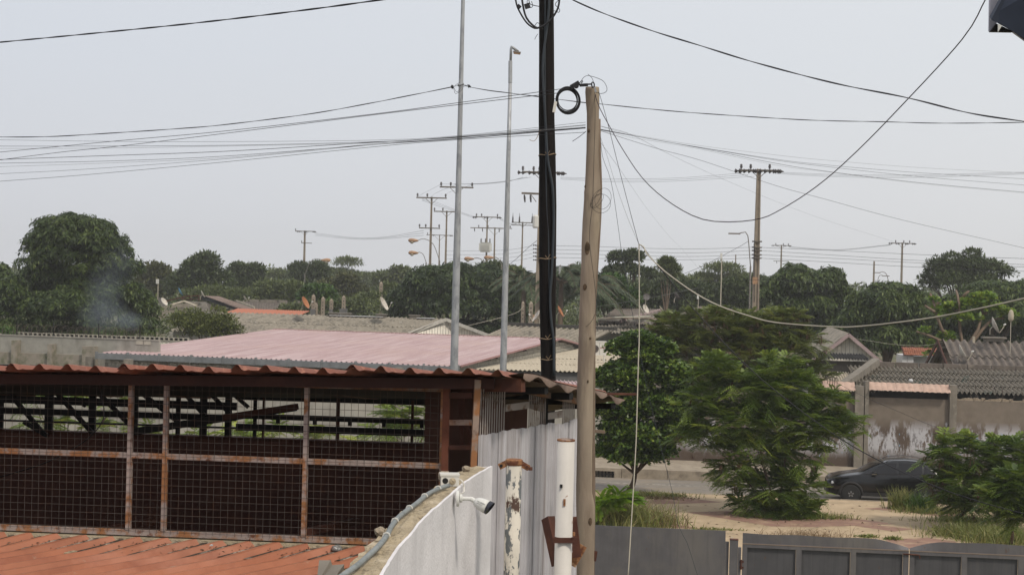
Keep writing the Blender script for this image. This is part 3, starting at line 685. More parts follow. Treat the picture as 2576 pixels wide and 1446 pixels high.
# cluttered roofs between the poles and the leucaena
h3 = thing('cluttered_roof_house', 'brown-grey roof strewn with loose sheets and several dishes beyond the trees', 'house', PD(1600,780,128).to_2d().to_3d())
A = PD(1552, 774, 130); B = PD(1665, 778, 130)
sheetroof(h3, A, B-A, PD(1505,812,118)-A, 5, 2, 4, .05, m_asb3, lift=.04)
sheetroof(h3, PD(1500,808,119), PD(1700,812,119)-PD(1500,808,119), Vector((-.4,-4,-.8)), 6, 2, 4, .05, m_asb2, lift=.05, jitter=.08)
g = MB(); g.beam(PD(1665,779,129.9), PD(1560,808,118), .1, .22); part('fascia', g, m_fascia, h3)
part('wall', MB().add([(p_.x,p_.y,z) for p_ in (PD(1505,800,119.5), PD(1700,800,119.5)) for z in (0, 5.0)], [(0,2,3,1)]), m_plaster, h3)
rr = random.Random(5)
for i in range(11):
    q = PD(1520+i*17, 800+rr.uniform(-4,8), 118+rr.uniform(-2,1))
    g = MB(); a = rr.uniform(-.4,.4); l_ = rr.uniform(.6,1.6); g.beam(q+Vector((-l_*math.cos(a),-l_*math.sin(a),rr.uniform(-.05,.1))), q+Vector((l_*math.cos(a),l_*math.sin(a),rr.uniform(0,.12))), rr.uniform(.3,.8), .05)
    solo('loose_board', g, (m_beige, m_beige2, m_under)[i%3], 'loose sheet or board lying on the cluttered brown-grey roof', 'loose board', group='loose boards on the cluttered roof')
h4 = gable('small_gable_house', 'small dark-eaved gable roof peeping over the pod-laden trees', PD(1836, 777, 112), -8, 1.9, .75, 8, m_asb3, m_wood2, m_wood2, .3, .05, over=.5, nv=1)

# roofs far behind, beside the great mango tree
h5 = thing('patched_roof_house', 'patched house with raised dusty pink sheet over a dark open truss', 'house', PD(530,760,150).to_2d().to_3d())
A = PD(512, 744, 152); B = PD(549, 745, 158)
sheetroof(h5, A, B-A, PD(600,777,143)-A, 2, 2, 5, .03, m_under)
sheetroof(h5, PD(468,757,150), PD(520,760,150)-PD(468,757,150), Vector((1.5,-6,-1.0)), 4, 2, 4, .05, m_asb2)
sheetroof(h5, PD(508,757,151), Vector((3.5,-1.5,-.9)), Vector((1.2,-6,-.9)), 4, 2, 4, .05, m_asb3)
g = MB(); g.beam(PD(410,759,150), PD(470,745,150), .12, .1); g.beam(PD(470,745,150), PD(508,743,151), .1, .08)
for px, a_, b_ in ((460,748,757),(478,746,757),(500,745,757)): g.beam(PD(px,a_,150.5), PD(px,b_,150.5), .08, .08)
g.beam(PD(455,752,150.6), PD(508,752,151), .08, .08); part('open_truss', g, m_rust, h5)
g = MB(); g.beam(PD(508,747,152.6), PD(604,779,144), .12, .32); part('dark_gap', g, m_darkst, h5)
sheetroof(h5, PD(414,768,147), PD(506,762,149)-PD(414,768,147), Vector((-.4,-5,-1.1)), 5, 1, 5, .06, m_asb, jitter=.05)
part('wall', MB().add([(p_.x,p_.y,z) for p_ in (PD(418,790,143), PD(640,790,143)) for z in (0, 4.0)], [(0,2,3,1)]), m_plaster, h5)
g = MB(); g.beam(PD(432,766,145), PD(460,758,146), .3, .1); g.beam(PD(462,757,146), PD(494,770,145), .3, .1); part('small_gable', g, m_beige, h5)
h6 = thing('orange_strip_roof', 'bright orange sheet roof strip behind the long grey roof', 'roof', PD(700,780,138).to_2d().to_3d())
A = PD(600, 776, 141); sheetroof(h6, A, PD(782,782,137)-A, PD(606,788,133)-PD(640,776,140), 6, 1, 5, .03, m_orangeroof)
part('support_wall', MB().add([(p_.x,p_.y,z) for p_ in (PD(604,790,134.5), PD(780,793,133)) for z in (0, 4.15)], [(0,2,3,1)]), m_grey, h6)
h7 = thing('dark_roof_house', 'low dark grey roof with small ridge vents far behind the orange strip', 'house', PD(680,760,165).to_2d().to_3d())
A = PD(590, 757, 168); B = PD(785, 762, 168); sheetroof(h7, A, B-A, Vector((1.5,-9,-1.9)), 8, 1, 6, .04, m_asb3)
part('wall', MB().add([(p_.x,p_.y+1,z) for p_ in (PD(600,776,159), PD(790,778,159)) for z in (0, 4.0)], [(0,2,3,1)]), m_plaster, h7)
for px in (640, 668, 690, 710, 762):
    P = A + (B-A)*((px-590)/195); part('roof_vent', MB().box(P.x-.5,P.x+.5,P.y-.3,P.y+.3,P.z-.05,P.z+.22), m_pillar, h7)
g = MB(); g.beam(PD(594,757,167.8), PD(640,775,160), .1, .25); part('fascia', g, m_beige, h7)
# ================================================================ vegetation
m_mango = leafmat('mango_leaves', (.014,.028,.007), (.042,.068,.016), (.09,.128,.030), (.15,.185,.046))
m_mango2 = leafmat('deep_mango_leaves', (.012,.024,.008), (.032,.054,.015), (.065,.096,.026), (.11,.142,.04))
m_fresh = leafmat('fresh_green_leaves', (.025,.055,.01), (.06,.12,.02), (.11,.18,.035))
m_olive = leafmat('olive_leaves', (.035,.042,.012), (.08,.088,.026), (.14,.14,.04))
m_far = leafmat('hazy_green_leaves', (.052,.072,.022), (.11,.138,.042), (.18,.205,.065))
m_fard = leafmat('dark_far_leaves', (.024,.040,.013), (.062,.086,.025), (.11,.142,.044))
m_leuc = leafmat('leucaena_fronds', (.035,.066,.010), (.085,.138,.022), (.165,.225,.036), (.33,.37,.06))
m_leucd = leafmat('dull_leucaena_fronds', (.05,.07,.016), (.125,.155,.036), (.24,.26,.065))
m_lime = leafmat('lime_fronds', (.10,.19,.015), (.22,.34,.03), tr=.35)
m_ficus = leafmat('glossy_round_leaves', (.024,.05,.011), (.065,.12,.022), (.14,.21,.036), (.25,.32,.055), rough=.35)
m_term = leafmat('large_yellow_green_leaves', (.07,.14,.015), (.18,.27,.03), (.32,.38,.05), rough=.4, tr=.35)
m_palm = leafmat('palm_leaflets', (.02,.034,.012), (.05,.07,.03), (.11,.13,.06))
m_grassm = leafmat('grass_blades', (.08,.11,.025), (.19,.21,.055), (.33,.29,.12))
m_dry = leafmat('dry_grass', (.16,.10,.055), (.30,.22,.12))
m_bush = leafmat('yellow_green_bush', (.05,.065,.014), (.11,.13,.03), (.19,.20,.05))

NR = np.random.default_rng(11)
def norm(a): return a / np.maximum(np.linalg.norm(a, axis=1, keepdims=True), 1e-6)
def rdir(n): return norm(NR.normal(size=(n, 3)))
def quads(name, P, D, S_, ln, wd, tone, mt, parent=None, fold=.0, mid=.5):
    """leaf quads: base P, direction D, side S_, length, width"""
    n = len(P); ln = np.broadcast_to(ln, (n,))[:, None]; wd = np.broadcast_to(wd, (n,))[:, None]
    V = np.empty((n, 4, 3), np.float32)
    up = np.cross(D, S_)
    V[:, 0] = P; V[:, 1] = P + D*ln*mid + S_*wd*.5 + up*wd*fold; V[:, 2] = P + D*ln; V[:, 3] = P + D*ln*mid - S_*wd*.5 + up*wd*fold
    return rawmesh(name, V.reshape(-1, 3), n, 4, tone, mt, parent)
def rawmesh(name, V, n, k, tone, mt, parent):
    off = np.array(rootmat(parent).translation) if parent is not None else 0
    me = bpy.data.meshes.new(name); me.vertices.add(n*k); me.vertices.foreach_set('co', (V - off).astype(np.float32).ravel())
    me.loops.add(n*k); me.loops.foreach_set('vertex_index', np.arange(n*k, dtype=np.int32))
    me.polygons.add(n); me.polygons.foreach_set('loop_start', np.arange(0, n*k, k, dtype=np.int32)); me.polygons.foreach_set('loop_total', np.full(n, k, np.int32))
    me.update(calc_edges=True)
    a = me.attributes.new('tone', 'FLOAT', 'FACE'); a.data.foreach_set('value', np.clip(tone, 0, 1).astype(np.float32))
    return link(name, me, mt, parent)

def clumps(lobes, n, r, flat=1., low=-.35, inner=.0):
    """centres of foliage clumps over ellipsoid lobes: (centre, radii)"""
    A = np.array([max(l[1])**2 for l in lobes]); idx = NR.choice(len(lobes), n, p=A/A.sum())
    c = np.array([l[0] for l in lobes])[idx]; rr_ = np.array([l[1] for l in lobes])[idx]
    d = rdir(n); bad = d[:, 2] < low; d[bad, 2] *= -1
    s = 1 - inner*NR.random((n, 1))
    P = c + d*np.maximum(rr_ - r*.8, rr_*.3)*s*NR.uniform(.9, 1.08, (n, 1))
    return P, d
def foliage(name, lobes, nc, cr, per, ln, wd, mt, parent, style='mango', flat=.75, low=-.35, inner=.35, seed=None, under=0.9, tone_gain=1., wd_j=.2):
    cc, cd = clumps(lobes, nc, cr, low=low, inner=inner)
    ctone = NR.normal(0, .13, nc)
    if style == 'mango':        # whorls of long drooping leaves
        w = 7; nw = nc*per; ci = np.repeat(np.arange(nc), per)
        d = rdir(nw); neg = d[:, 2] < -.25; d[neg, 2] *= -1
        crr = cr*NR.uniform(.75, 1.1, nc)
        B = cc[ci] + d*(crr[ci][:, None])*np.array([1, 1, flat])*NR.uniform(.72, 1.05, (nw, 1))
        ax = norm(d + cd[ci]*.5 + np.array([0, 0, .25]))
        wi = np.repeat(np.arange(nw), w); n = len(wi); rad = rdir(n); axw = ax[wi]
        rad = norm(rad - axw*np.sum(rad*axw, 1, keepdims=True))
        D = norm(axw*NR.uniform(-.1, .5, (n, 1)) + rad*.8 + np.array([0, 0, -1])*NR.uniform(.35, .95, (n, 1)))
        P = B[wi] + rad*.02
        tone = .42 + ctone[ci][wi] + .16*axw[:, 2]*0 + NR.normal(0, .17, n) + np.where(NR.random(n) > .97, .3, 0)
    elif style == 'round':      # rosettes of broad leaves
        w = 6; nw = nc*per; ci = np.repeat(np.arange(nc), per); d = rdir(nw); neg = d[:, 2] < -.3; d[neg, 2] *= -1
        B = cc[ci] + d*cr*np.array([1, 1, flat])*NR.uniform(.55, 1.08, (nw, 1)); ax = norm(d*.7 + np.array([0, 0, .7]))
        wi = np.repeat(np.arange(nw), w); n = len(wi); rad = rdir(n); axw = ax[wi]
        rad = norm(rad - axw*np.sum(rad*axw, 1, keepdims=True)); D = norm(axw*NR.uniform(.1, .9, (n, 1)) + rad)
        P = B[wi] + rad*.015; tone = .4 + ctone[ci][wi] + NR.normal(0, .18, n)
        new = NR.random(nw) > .82; tone += np.where(new[wi], .28, 0)
    else:                       # loose leaves, any direction, a bit drooping
        n = nc*per; ci = np.repeat(np.arange(nc), per); d = rdir(n); neg = d[:, 2] < -.4; d[neg, 2] *= -1
        P = cc[ci] + d*cr*np.array([1, 1, flat])*NR.uniform(.5, 1.1, (n, 1))**.7
        D = norm(d*.8 + rdir(n)*.9 + np.array([0, 0, -.15])); tone = .45 + ctone[ci] + NR.normal(0, .18, n)
    Sd = norm(np.cross(D, rdir(len(D)))); m_ = len(D)
    # leaves lie mostly flat: turn the side towards the horizontal
    hz = norm(np.cross(D, np.array([[0, 0, 1.]]) + rdir(m_)*.35)); Sd = np.where((NR.random(m_) < .7)[:, None], hz, Sd)
    return quads(name, P, D, Sd, ln*NR.uniform(.75, 1.2, m_), wd*NR.uniform(1-wd_j, 1+wd_j, m_), tone*tone_gain, mt, parent, fold=.15)
def core(lobes, k=.62, seed=0):
    """limbs from the trunk foot into each lobe"""
    g = MB(); return g
def trunkpart(parent, base, lobes, r, mt=None, top=None, limbs=7, name='trunk'):
    base = Vector(base); g = MB(); cs = [Vector(l[0]) for l in lobes]; c = sum(cs, Vector())/len(cs)
    fork = base.lerp(Vector((c.x, c.y, c.z)), .45); fork.z = base.z + (min(v.z for v in cs)-base.z)*.55
    sp = spline([base, base.lerp(fork, .5)+Vector((r*.6, 0, 0)), fork], 5)
    g.tube(sp, [r*(1.15-.35*j/(len(sp)-1)) for j in range(len(sp))], 8)
    part(name, g, mt or m_bark, parent, smooth=True)
    for i in range(limbs):
        l = lobes[i % len(lobes)]; e = Vector(l[0]) + Vector(NR.uniform(-1, 1, size=3)*np.array(l[1])*.35)
        m = fork.lerp(e, .5) + Vector((rnd.uniform(-.3, .3), rnd.uniform(-.3, .3), .2))*r*4
        pts = spline([fork, m, e], 6)
        g = MB().tube(pts, [r*.55*(1-.8*j/(len(pts)-1)) for j in range(len(pts))], 5); part('limb', g, mt or m_bark, parent, smooth=True)
LB = lambda px, py, D, rx, rz, ry=None: (tuple(PD(px, py, D)), (rx, ry or rx, rz))
def lob(D, items):
    """items: px, py, radius px x, radius px y"""
    return [(tuple(PD(a, b_, D + (dd[0] if dd else 0))), (rx*D/F, rx*D/F*.9, ry*D/F)) for a, b_, rx, ry, *dd in items]
def tree(name, label, cat, D, items, nc, cr, per, ln, wd, mt, style='mango', trunk=.22, bark=None, group=None, limbs=6, base=None, low=-.35, inner=.35, flat=.75, **kw):
    L_ = lob(D, items); c = np.mean([l[0] for l in L_], axis=0)
    b0 = Vector(base) if base is not None else Vector((c[0], c[1], 0))
    t = thing(name, label, cat, b0, 0, group)
    foliage('crown', L_, nc, cr, per, ln, wd, mt, t, style=style, low=low, inner=inner, flat=flat, **kw)
    if trunk: trunkpart(t, b0, L_, trunk, bark, limbs=limbs)
    return t

# --- the great mango tree and the others on that side
tree('mango_tree', 'huge dense dark mango tree towering behind the razor wire wall', 'tree', 112,
     [(185,650,140,122),(120,700,80,50),(205,705,85,50),(270,705,60,45),(160,640,80,60),(240,650,60,60),(105,655,72,95),(265,645,75,92),(190,595,105,68),(130,575,55,42),(250,585,60,42),(75,760,85,85),(215,770,150,95),(335,770,65,70),(320,690,45,60),(20,770,60,85,-3),(150,800,120,80,-3),(90,860,120,60,-2),(230,860,120,60,-2),(350,830,55,50,-1),(20,840,60,50,-4),(375,790,34,45)],
     1150, .72, 17, .42, .085, m_mango, trunk=.45, inner=.3)
tree('mango_tree', 'lower mango tree at the frame edge beside the huge mango', 'tree', 122, [(-10,720,55,75),(10,780,50,60)], 80, 1.0, 16, .5, .13, m_mango, limbs=3)
tree('shrub', 'light green shrub behind the first razor wire post', 'shrub', 96, [(12,838,34,16)], 22, .35, 30, .22, .07, m_fresh, style='any', trunk=.05, limbs=3)
tree('yellowing_tree', 'thin yellowing tree with bare twigs behind the huge mango', 'tree', 185, [(395,700,45,48),(415,745,50,45),(370,740,35,60)], 90, 1.3, 60, .5, .22, m_olive, style='any', inner=.5)
tree('dark_tree', 'dark rounded tree above the blue dish', 'tree', 175, [(500,690,55,45),(470,730,60,50),(540,715,50,45),(515,665,38,28)], 120, 1.4, 70, .5, .22, m_fard, style='any')
tree('dark_tree', 'dark two-humped tree between the rounded tree and the wire pole', 'tree', 195, [(600,688,28,32),(640,690,28,30),(620,725,55,40)], 90, 1.3, 60, .5, .22, m_fard, style='any')
tree('bushy_tree', 'mid green bushy tree over the dusty pink roof sheet', 'tree', 170, [(540,755,60,42),(480,760,50,40),(600,760,60,38)], 130, 1.2, 60, .42, .18, m_far, style='any')
tree('bushy_tree', 'mid green bushy tree directly above the orange strip roof', 'tree', 172, [(680,745,60,48),(735,745,50,45),(630,765,40,35)], 130, 1.2, 60, .42, .18, m_far, style='any')
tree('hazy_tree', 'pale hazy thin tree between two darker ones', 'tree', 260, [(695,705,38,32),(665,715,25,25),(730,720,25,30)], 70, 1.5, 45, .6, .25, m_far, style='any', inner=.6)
tree('dark_tree', 'dark compact tree behind the twin-arm wire pole', 'tree', 205, [(755,690,36,36),(800,685,34,30),(790,725,50,40)], 110, 1.3, 70, .5, .22, m_fard, style='any')
tree('acacia_tree', 'airy hazy flat-topped acacia above the middle roofs', 'tree', 250, [(873,662,42,18),(850,690,62,20),(905,700,60,22),(870,725,80,30),(940,735,40,30)], 130, 1.7, 60, .62, .13, m_far, style='any', flat=.35, inner=.5)
tree('olive_tree', 'olive brown leafy tree in front of the acacia', 'tree', 178, [(870,715,32,32),(830,730,40,30),(900,745,35,35),(850,765,60,30)], 120, 1.2, 60, .42, .18, m_olive, style='any')
tree('papaya_tree', 'small umbrella shaped green tree on a thin pale stem beside the concrete posts', 'tree', 150, [(800,735,38,12),(775,745,25,9),(825,747,22,9)], 30, .8, 45, .45, .2, m_fresh, style='any', trunk=.12, bark=m_barkl)
tree('hedge_tree', 'dark green tree mass behind the concrete posts and the beige dish', 'tree', 160, [(800,785,60,30),(870,780,60,35),(935,770,60,42),(985,755,40,50),(735,790,40,20)], 190, 1.1, 60, .42, .17, m_far, style='any')
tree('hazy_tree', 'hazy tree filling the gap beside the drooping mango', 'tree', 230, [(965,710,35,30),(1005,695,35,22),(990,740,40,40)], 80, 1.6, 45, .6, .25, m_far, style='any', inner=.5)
tree('mango_tree', 'broad drooping mango tree behind the galvanised light poles', 'tree', 132,
     [(1110,720,110,62),(1200,725,105,60),(1040,760,70,60),(1260,770,75,65),(1145,775,140,70),(1225,690,50,35),(1085,695,55,35),(1150,690,60,38),(1290,800,50,45),(1010,790,45,45),(1090,835,80,40),(1190,835,80,40),(1270,840,60,40),(1020,830,45,35)],
     660, .9, 17, .50, .115, m_mango2, trunk=.4, inner=.3)
tree('dark_tree', 'dark tree behind the palms and the concrete pole', 'tree', 170, [(1300,730,60,50),(1380,740,60,60),(1240,690,50,22),(1460,720,50,60)], 150, 1.4, 60, .5, .2, m_fard, style='any')
tree('round_tree', 'round green treetop between the drooping mango and the palm', 'tree', 165, [(1290,695,34,18),(1262,705,22,16)], 40, 1.1, 60, .45, .2, m_far, style='any')

def palm(label, px, py, D, R_, nf, ang0=-20, ang1=200, trunk=True):
    top = PD(px, py, D); t = thing('palm_tree', label, 'palm', (top.x, top.y, 0), group=None)
    part('trunk', MB().tube([(top.x, top.y, 0), (top.x, top.y, top.z*.5), top], [.24,.2,.16], 8), m_barkl, t, smooth=True)
    for k in range(nf):
        az = k*2.39996 + rnd.uniform(-.2, .2); el = R(rnd.uniform(5, 78)); l_ = R_*rnd.uniform(.85, 1.1)
        h = Vector((math.cos(az), math.sin(az), 0)); pts = []
        for j in range(9):
            s = j/8; pts.append(top + h*(l_*math.cos(el)*s + l_*.15*s*s) + Vector((0, 0, l_*(math.sin(el)*s - .55*s*s - .25*s**3))))
        g = MB().tube(pts, [.035*(1-.8*j/8) for j in range(9)], 4); fr_ = part('frond', g, m_barkl, t)
        n_ = 46; P = []; D_ = []; S_ = []
        for j in range(n_):
            s = .12 + .88*j/n_; i = min(int(s*8), 7); f = s*8-i; p_ = pts[i].lerp(pts[i+1], f); tan = (pts[i+1]-pts[i]).normalized()
            sd_ = tan.cross(Vector((0,0,1))).normalized()
            for q in (-1, 1):
                d_ = (tan*.55 + sd_*q*.8 + Vector((0,0,-.45+rnd.uniform(-.15,.15)))).normalized(); P.append(p_); D_.append(d_); S_.append(tan)
        P, D_, S_ = np.array(P), np.array(D_), np.array(S_); m_ = len(P)
        ln = np.repeat(np.sin(np.linspace(.5, 2.9, n_)), 2)*.62*R_/3+.12
        off = np.array(fr_.parent.location); V = None
        o = quads('leaflets', P, D_, norm(S_ - D_*np.sum(S_*D_, 1, keepdims=True)), ln, .095, .5+NR.normal(0,.2,m_), m_palm, t)
        o.name = 'leaflets'; o['kind'] = 'stuff'
    return t
palm('palm tree with arching fronds straight behind the black pole', 1412, 712, 118, 4.3, 22)
palm('low palm tree whose fronds reach past the galvanised light pole', 1318, 718, 124, 3.4, 18)
palm('drooping palm tree between the black pole and the peeled wooden pole', 1490, 722, 122, 3.6, 18)
tree('dark_tree', 'dark open-branched tree just past the peeled wooden pole', 'tree', 158,
     [(1560,650,42,26),(1600,650,35,24),(1580,685,55,30),(1630,690,30,18),(1545,690,35,30),(1655,708,22,10),(1590,640,22,12)], 90, .75, 60, .42, .17, m_fard, style='any', flat=.5, inner=.6, trunk=.3, limbs=9)
tree('bright_tree', 'bright green tree half hidden by the drooping palm', 'tree', 130, [(1540,720,35,35),(1575,755,30,30),(1520,760,40,35)], 80, 1.0, 60, .36, .15, m_fresh, style='any')
tree('hedge_tree', 'mixed green tree mass above the cluttered roofs', 'tree', 150, [(1610,745,70,32),(1680,735,60,38),(1740,745,60,40),(1560,770,60,22),(1640,765,60,18)], 220, 1.2, 60, .42, .17, m_fard, style='any')
tree('flat_tree', 'light green flat-topped tree behind the thin tall tree', 'tree', 175, [(1650,700,45,14),(1640,720,60,16),(1720,712,40,14),(1695,700,30,12)], 80, 1.1, 50, .42, .17, m_far, style='any', flat=.4)
tree('tall_thin_tree', 'tall thin tree with a small drooping umbrella crown', 'tree', 140, [(1677,668,20,9),(1665,682,14,9),(1690,684,14,9)], 26, .6, 60, .55, .13, m_far, style='any', trunk=.13, bark=m_barkl, limbs=5)
tree('acacia_tree', 'hazy feathery acacia behind the thin metal post', 'tree', 190, [(1820,680,60,26),(1775,705,55,25),(1860,705,60,30),(1810,735,80,40),(1740,735,45,30)], 170, 1.4, 60, .5, .13, m_far, style='any', flat=.4)
tree('dark_tree', 'dark green bushy tree beside the tall concrete pole', 'tree', 150, [(1850,740,60,42),(1790,765,60,35),(1900,730,50,42),(1880,770,60,40),(1720,775,50,30)], 190, 1.2, 60, .42, .17, m_fard, style='any')
tree('mango_tree', 'bushy mango tree just past the tall concrete pole', 'tree', 128,
     [(2000,720,80,58),(2070,720,70,50),(1945,740,60,55),(2110,755,45,55),(2030,780,100,60),(2000,690,40,30),(2090,700,40,30),(1980,830,80,50),(2070,830,80,50)], 380, 1.0, 17, .5, .13, m_mango, trunk=.35)
tree('mango_tree', 'domed mango tree behind the white outbuilding', 'tree', 112,
     [(2225,780,110,70),(2260,740,60,36),(2160,820,70,70),(2300,800,70,80),(2225,860,120,70),(2225,735,45,30)], 480, .85, 17, .46, .11, m_mango, trunk=.4)
tree('layered_tree', 'dark layered tree with jutting branch tips on the skyline', 'tree', 150,
     [(2430,680,90,40),(2370,675,55,30),(2490,675,60,32),(2420,715,120,45),(2390,650,28,14),(2445,642,26,14),(2462,655,30,16),(2345,690,30,16),(2520,690,40,25),(2330,705,16,7),(2362,655,12,7)], 210, .8, 60, .42, .15, m_fard, style='any', flat=.55, inner=.5, limbs=12)
tree('mango_tree', 'domed mango tree at the frame edge under the layered tree', 'tree', 118,
     [(2490,745,90,48),(2550,760,80,60),(2420,770,60,50),(2500,800,130,70),(2590,740,60,50)], 360, .95, 17, .46, .115, m_mango, trunk=.35)
tree('dark_tree', 'dark tree filling the gap behind the terracotta roof', 'tree', 120, [(2340,860,80,70),(2430,850,90,70),(2530,850,80,60),(2150,880,70,50)], 230, 1.0, 50, .4, .12, m_mango2, style='any')
# skyline mass further off, reads as one belt
Lb = []
for px in range(-120, 2720, 46):
    Lb.append((tuple(PD(px, 738 + .0244*(px-1288)*.9 + rnd.uniform(-9, 8), 330 + rnd.uniform(-25, 25))), (6.5, 6.5, rnd.uniform(3.2, 4.6))))
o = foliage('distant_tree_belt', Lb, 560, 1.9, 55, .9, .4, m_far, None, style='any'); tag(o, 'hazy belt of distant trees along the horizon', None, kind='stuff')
Lb = []
for px in range(-120, 2720, 50):
    Lb.append((tuple(PD(px, 780 + .0244*(px-1288)*.9 + rnd.uniform(-9, 8), 215 + rnd.uniform(-15, 15))), (4.5, 4.5, 3.6)))
o = foliage('middle_tree_belt', Lb, 520, 1.6, 50, .6, .28, m_fard, None, style='any', low=-.9); tag(o, 'dark mass of trees standing between the houses and the horizon', None, kind='stuff')

Lb = []
for px in list(range(-60, 450, 34)) + list(range(940, 2620, 34)):
    Lb.append((tuple(PD(px, (842 if px < 500 else 812) + rnd.uniform(-12, 10) + (.0244*(px-1288) if px > 500 else 0), (126 if px < 500 else 150) + rnd.uniform(-5, 5))), (2.6, 2.0, 2.3 if px < 500 else 2.8)))
o = foliage('undergrowth', Lb, 620, .8, 50, .38, .16, m_far, None, style='any', low=-.9, inner=.3); tag(o, 'leafy undergrowth between the houses and the trunks of the tall trees', None, kind='stuff')
# --- bush beside the grey roof
tree('bush', 'yellow-green bush growing against the end of the pink roof', 'bush', 98,
     [(500,815,75,38),(450,810,42,25),(560,815,50,32),(520,835,85,25),(480,795,35,18),(545,790,28,14),(590,835,30,16)], 150, .55, 50, .22, .085, m_bush, style='any', trunk=.1, bark=m_barkl, limbs=9, inner=.6)
tree('bush', 'few leafy shoots over the pale sheet roof', 'bush', 96, [(425,862,18,7),(600,862,40,8),(650,860,28,6)], 24, .22, 24, .2, .08, m_fresh, style='any', trunk=.03, limbs=3)
for i, (px, py, rx) in enumerate([(688,776,30),(725,778,18)]):
    pass

# --- feathery leucaena
def fronds(name, lobes, n, L_, mt, parent, tone0=.42, low=-.5, pin=6, wdt=.042, droop=.35, shell=.55, bias=None, per=9, twig=.55):
    """sprays: twigs reaching outwards from the crown, feathery fronds alternating along each"""
    ns = max(6, n//per); c = np.array([l[0] for l in lobes]); r_ = np.array([l[1] for l in lobes]); A = np.max(r_, 1)**2
    idx = NR.choice(len(lobes), ns, p=A/A.sum()); d = rdir(ns); bad = d[:, 2] < low; d[bad, 2] *= -1
    B = c[idx] + d*(r_[idx] - twig*.6)*NR.uniform(shell, 1.08, (ns, 1))
    T = norm(d*np.array([1, 1, .85]) + rdir(ns)*.5 + np.array([0, 0, .10])); st = tone0 + NR.normal(0, .15, ns); st[NR.random(ns) > .86] += .2
    si = np.repeat(np.arange(ns), per); m = len(si); f = np.tile((np.arange(per)+.5)/per, ns)
    P = B[si] + T[si]*(twig*f)[:, None] + np.array([0, 0, -1])*(twig*.35*f*f)[:, None]
    sd = norm(np.cross(T[si], np.array([[0, 0, 1.]]))); sg = np.tile(np.where(np.arange(per) % 2, 1, -1), ns)[:, None]
    D = norm(sd*sg*(.95-.5*f[:, None]) + T[si]*(.45+.6*f[:, None]) + rdir(m)*.22 + np.array([0, 0, -.05]))
    l_ = L_*NR.uniform(.75, 1.15, m)*(1-.25*f); side = norm(np.cross(D, np.array([[0, 0, 1.]]))); upv = np.cross(side, D)
    k = pin; V = np.empty((m, k, 2, 4, 3), np.float32)
    for j in range(k):
        s = (j+.6)/k; base = P + D*(l_*s)[:, None] + np.array([0, 0, -1])*(l_*droop*s*s)[:, None]
        pl = (l_*.42*(1-.45*abs(s-.35)))[:, None]
        for q, g_ in enumerate((-1, 1)):
            dd = norm(side*g_*.85 + D*.5 + np.array([0, 0, -.25])); wv = norm(D + upv*.2)*wdt*.6*(l_[:, None]/L_)*1.25
            V[:, j, q, 0] = base; V[:, j, q, 1] = base + dd*pl*.5 + wv; V[:, j, q, 2] = base + dd*pl; V[:, j, q, 3] = base + dd*pl*.5 - wv
    tn = st[si] + NR.normal(0, .05, m) + .10*(f-.5)
    return rawmesh(name, V.reshape(-1, 3), m*k*2, 4, np.repeat(tn, k*2), mt, parent)
def pods(lobes, n, parent, ln=.19):
    c = np.array([l[0] for l in lobes]); r_ = np.array([l[1] for l in lobes]); idx = NR.integers(0, len(lobes), n)
    d = rdir(n); d[d[:, 1] > 0, 1] *= -1; B = c[idx] + d*r_[idx]*NR.uniform(.85, 1.05, (n, 1)); k = 11; bi = np.repeat(np.arange(n), k); m_ = n*k
    P = B[bi] + NR.normal(0, .05, (m_, 3)); D = norm(np.array([0, 0, -1.]) + NR.normal(0, .22, (m_, 3))); S_ = norm(np.cross(D, rdir(m_)))
    o = quads('seed_pods', P, D, S_, ln*NR.uniform(.8, 1.5, m_), .022, np.zeros(m_), m_pod, parent); o['kind'] = 'stuff'
def leuc(label, D, items, n, L_, mt, base, npod=0, name='leucaena_tree', trunk=.05, limbs=10, **kw):
    L2 = lob(D, items); b0 = Vector(base); t = thing(name, label, 'tree', b0)
    fronds('crown', L2, n, L_, mt, t, **kw); trunkpart(t, b0, L2, trunk, limbs=limbs)
    if npod: pods(L2, npod, t)
    return t
leuc('tall pod-laden leucaena tree beyond the road', 68, [(1700,830,70,45),(1790,820,80,50),(1880,830,80,50),(1960,830,75,50),(1740,890,80,60),(1850,900,100,60),(1960,900,90,60),(2020,870,60,45),(2030,960,70,60),(1930,960,80,60),(1690,870,45,50),(1790,960,90,50),(1745,800,35,22),(1990,800,40,22),(1650,850,40,35),(1660,910,40,50),(1840,850,90,60),(1930,890,90,60),(1640,890,45,50),(1690,965,60,50),(1730,1040,60,50)],
     9500, .44, m_leucd, S(10, 7.2, .37), npod=320, tone0=.45)
leuc('broad bright leucaena tree growing from the plaza in front of the car nose', 52.5,
     [(1900,990,110,65),(1830,960,75,40),(1985,985,90,55),(1850,1070,110,70),(1980,1070,120,75),(2060,1080,90,55),(1780,1110,60,45),(1900,1150,110,70),(2000,1150,80,60),(2100,1095,55,38),(1950,1230,80,55),(2015,1230,60,45),(1880,1230,60,45),(1850,1190,60,40),(1790,1050,55,40),(1760,1010,60,45),(1745,1095,50,45),(1800,930,60,40),(2080,1010,60,45),(2125,1060,45,40),(1960,930,70,40),(1930,1275,75,28),(2010,1278,75,28),(1990,1290,60,18),(1870,1265,40,22)],
     9000, .42, m_leuc, G(1985, 1305, .15), npod=25, tone0=.42)
leuc('low spreading leucaena tree hiding the rear of the car', 50.5,
     [(2400,1130,55,45),(2450,1150,75,50),(2540,1150,80,55),(2360,1160,45,35),(2420,1210,90,45),(2520,1220,90,55),(2590,1180,70,70),(2395,1250,45,35),(2450,1270,75,35),(2360,1215,30,25),(2540,1285,50,30)],
     3300, .40, m_leuc, G(2400, 1305, .15), npod=60, tone0=.40)
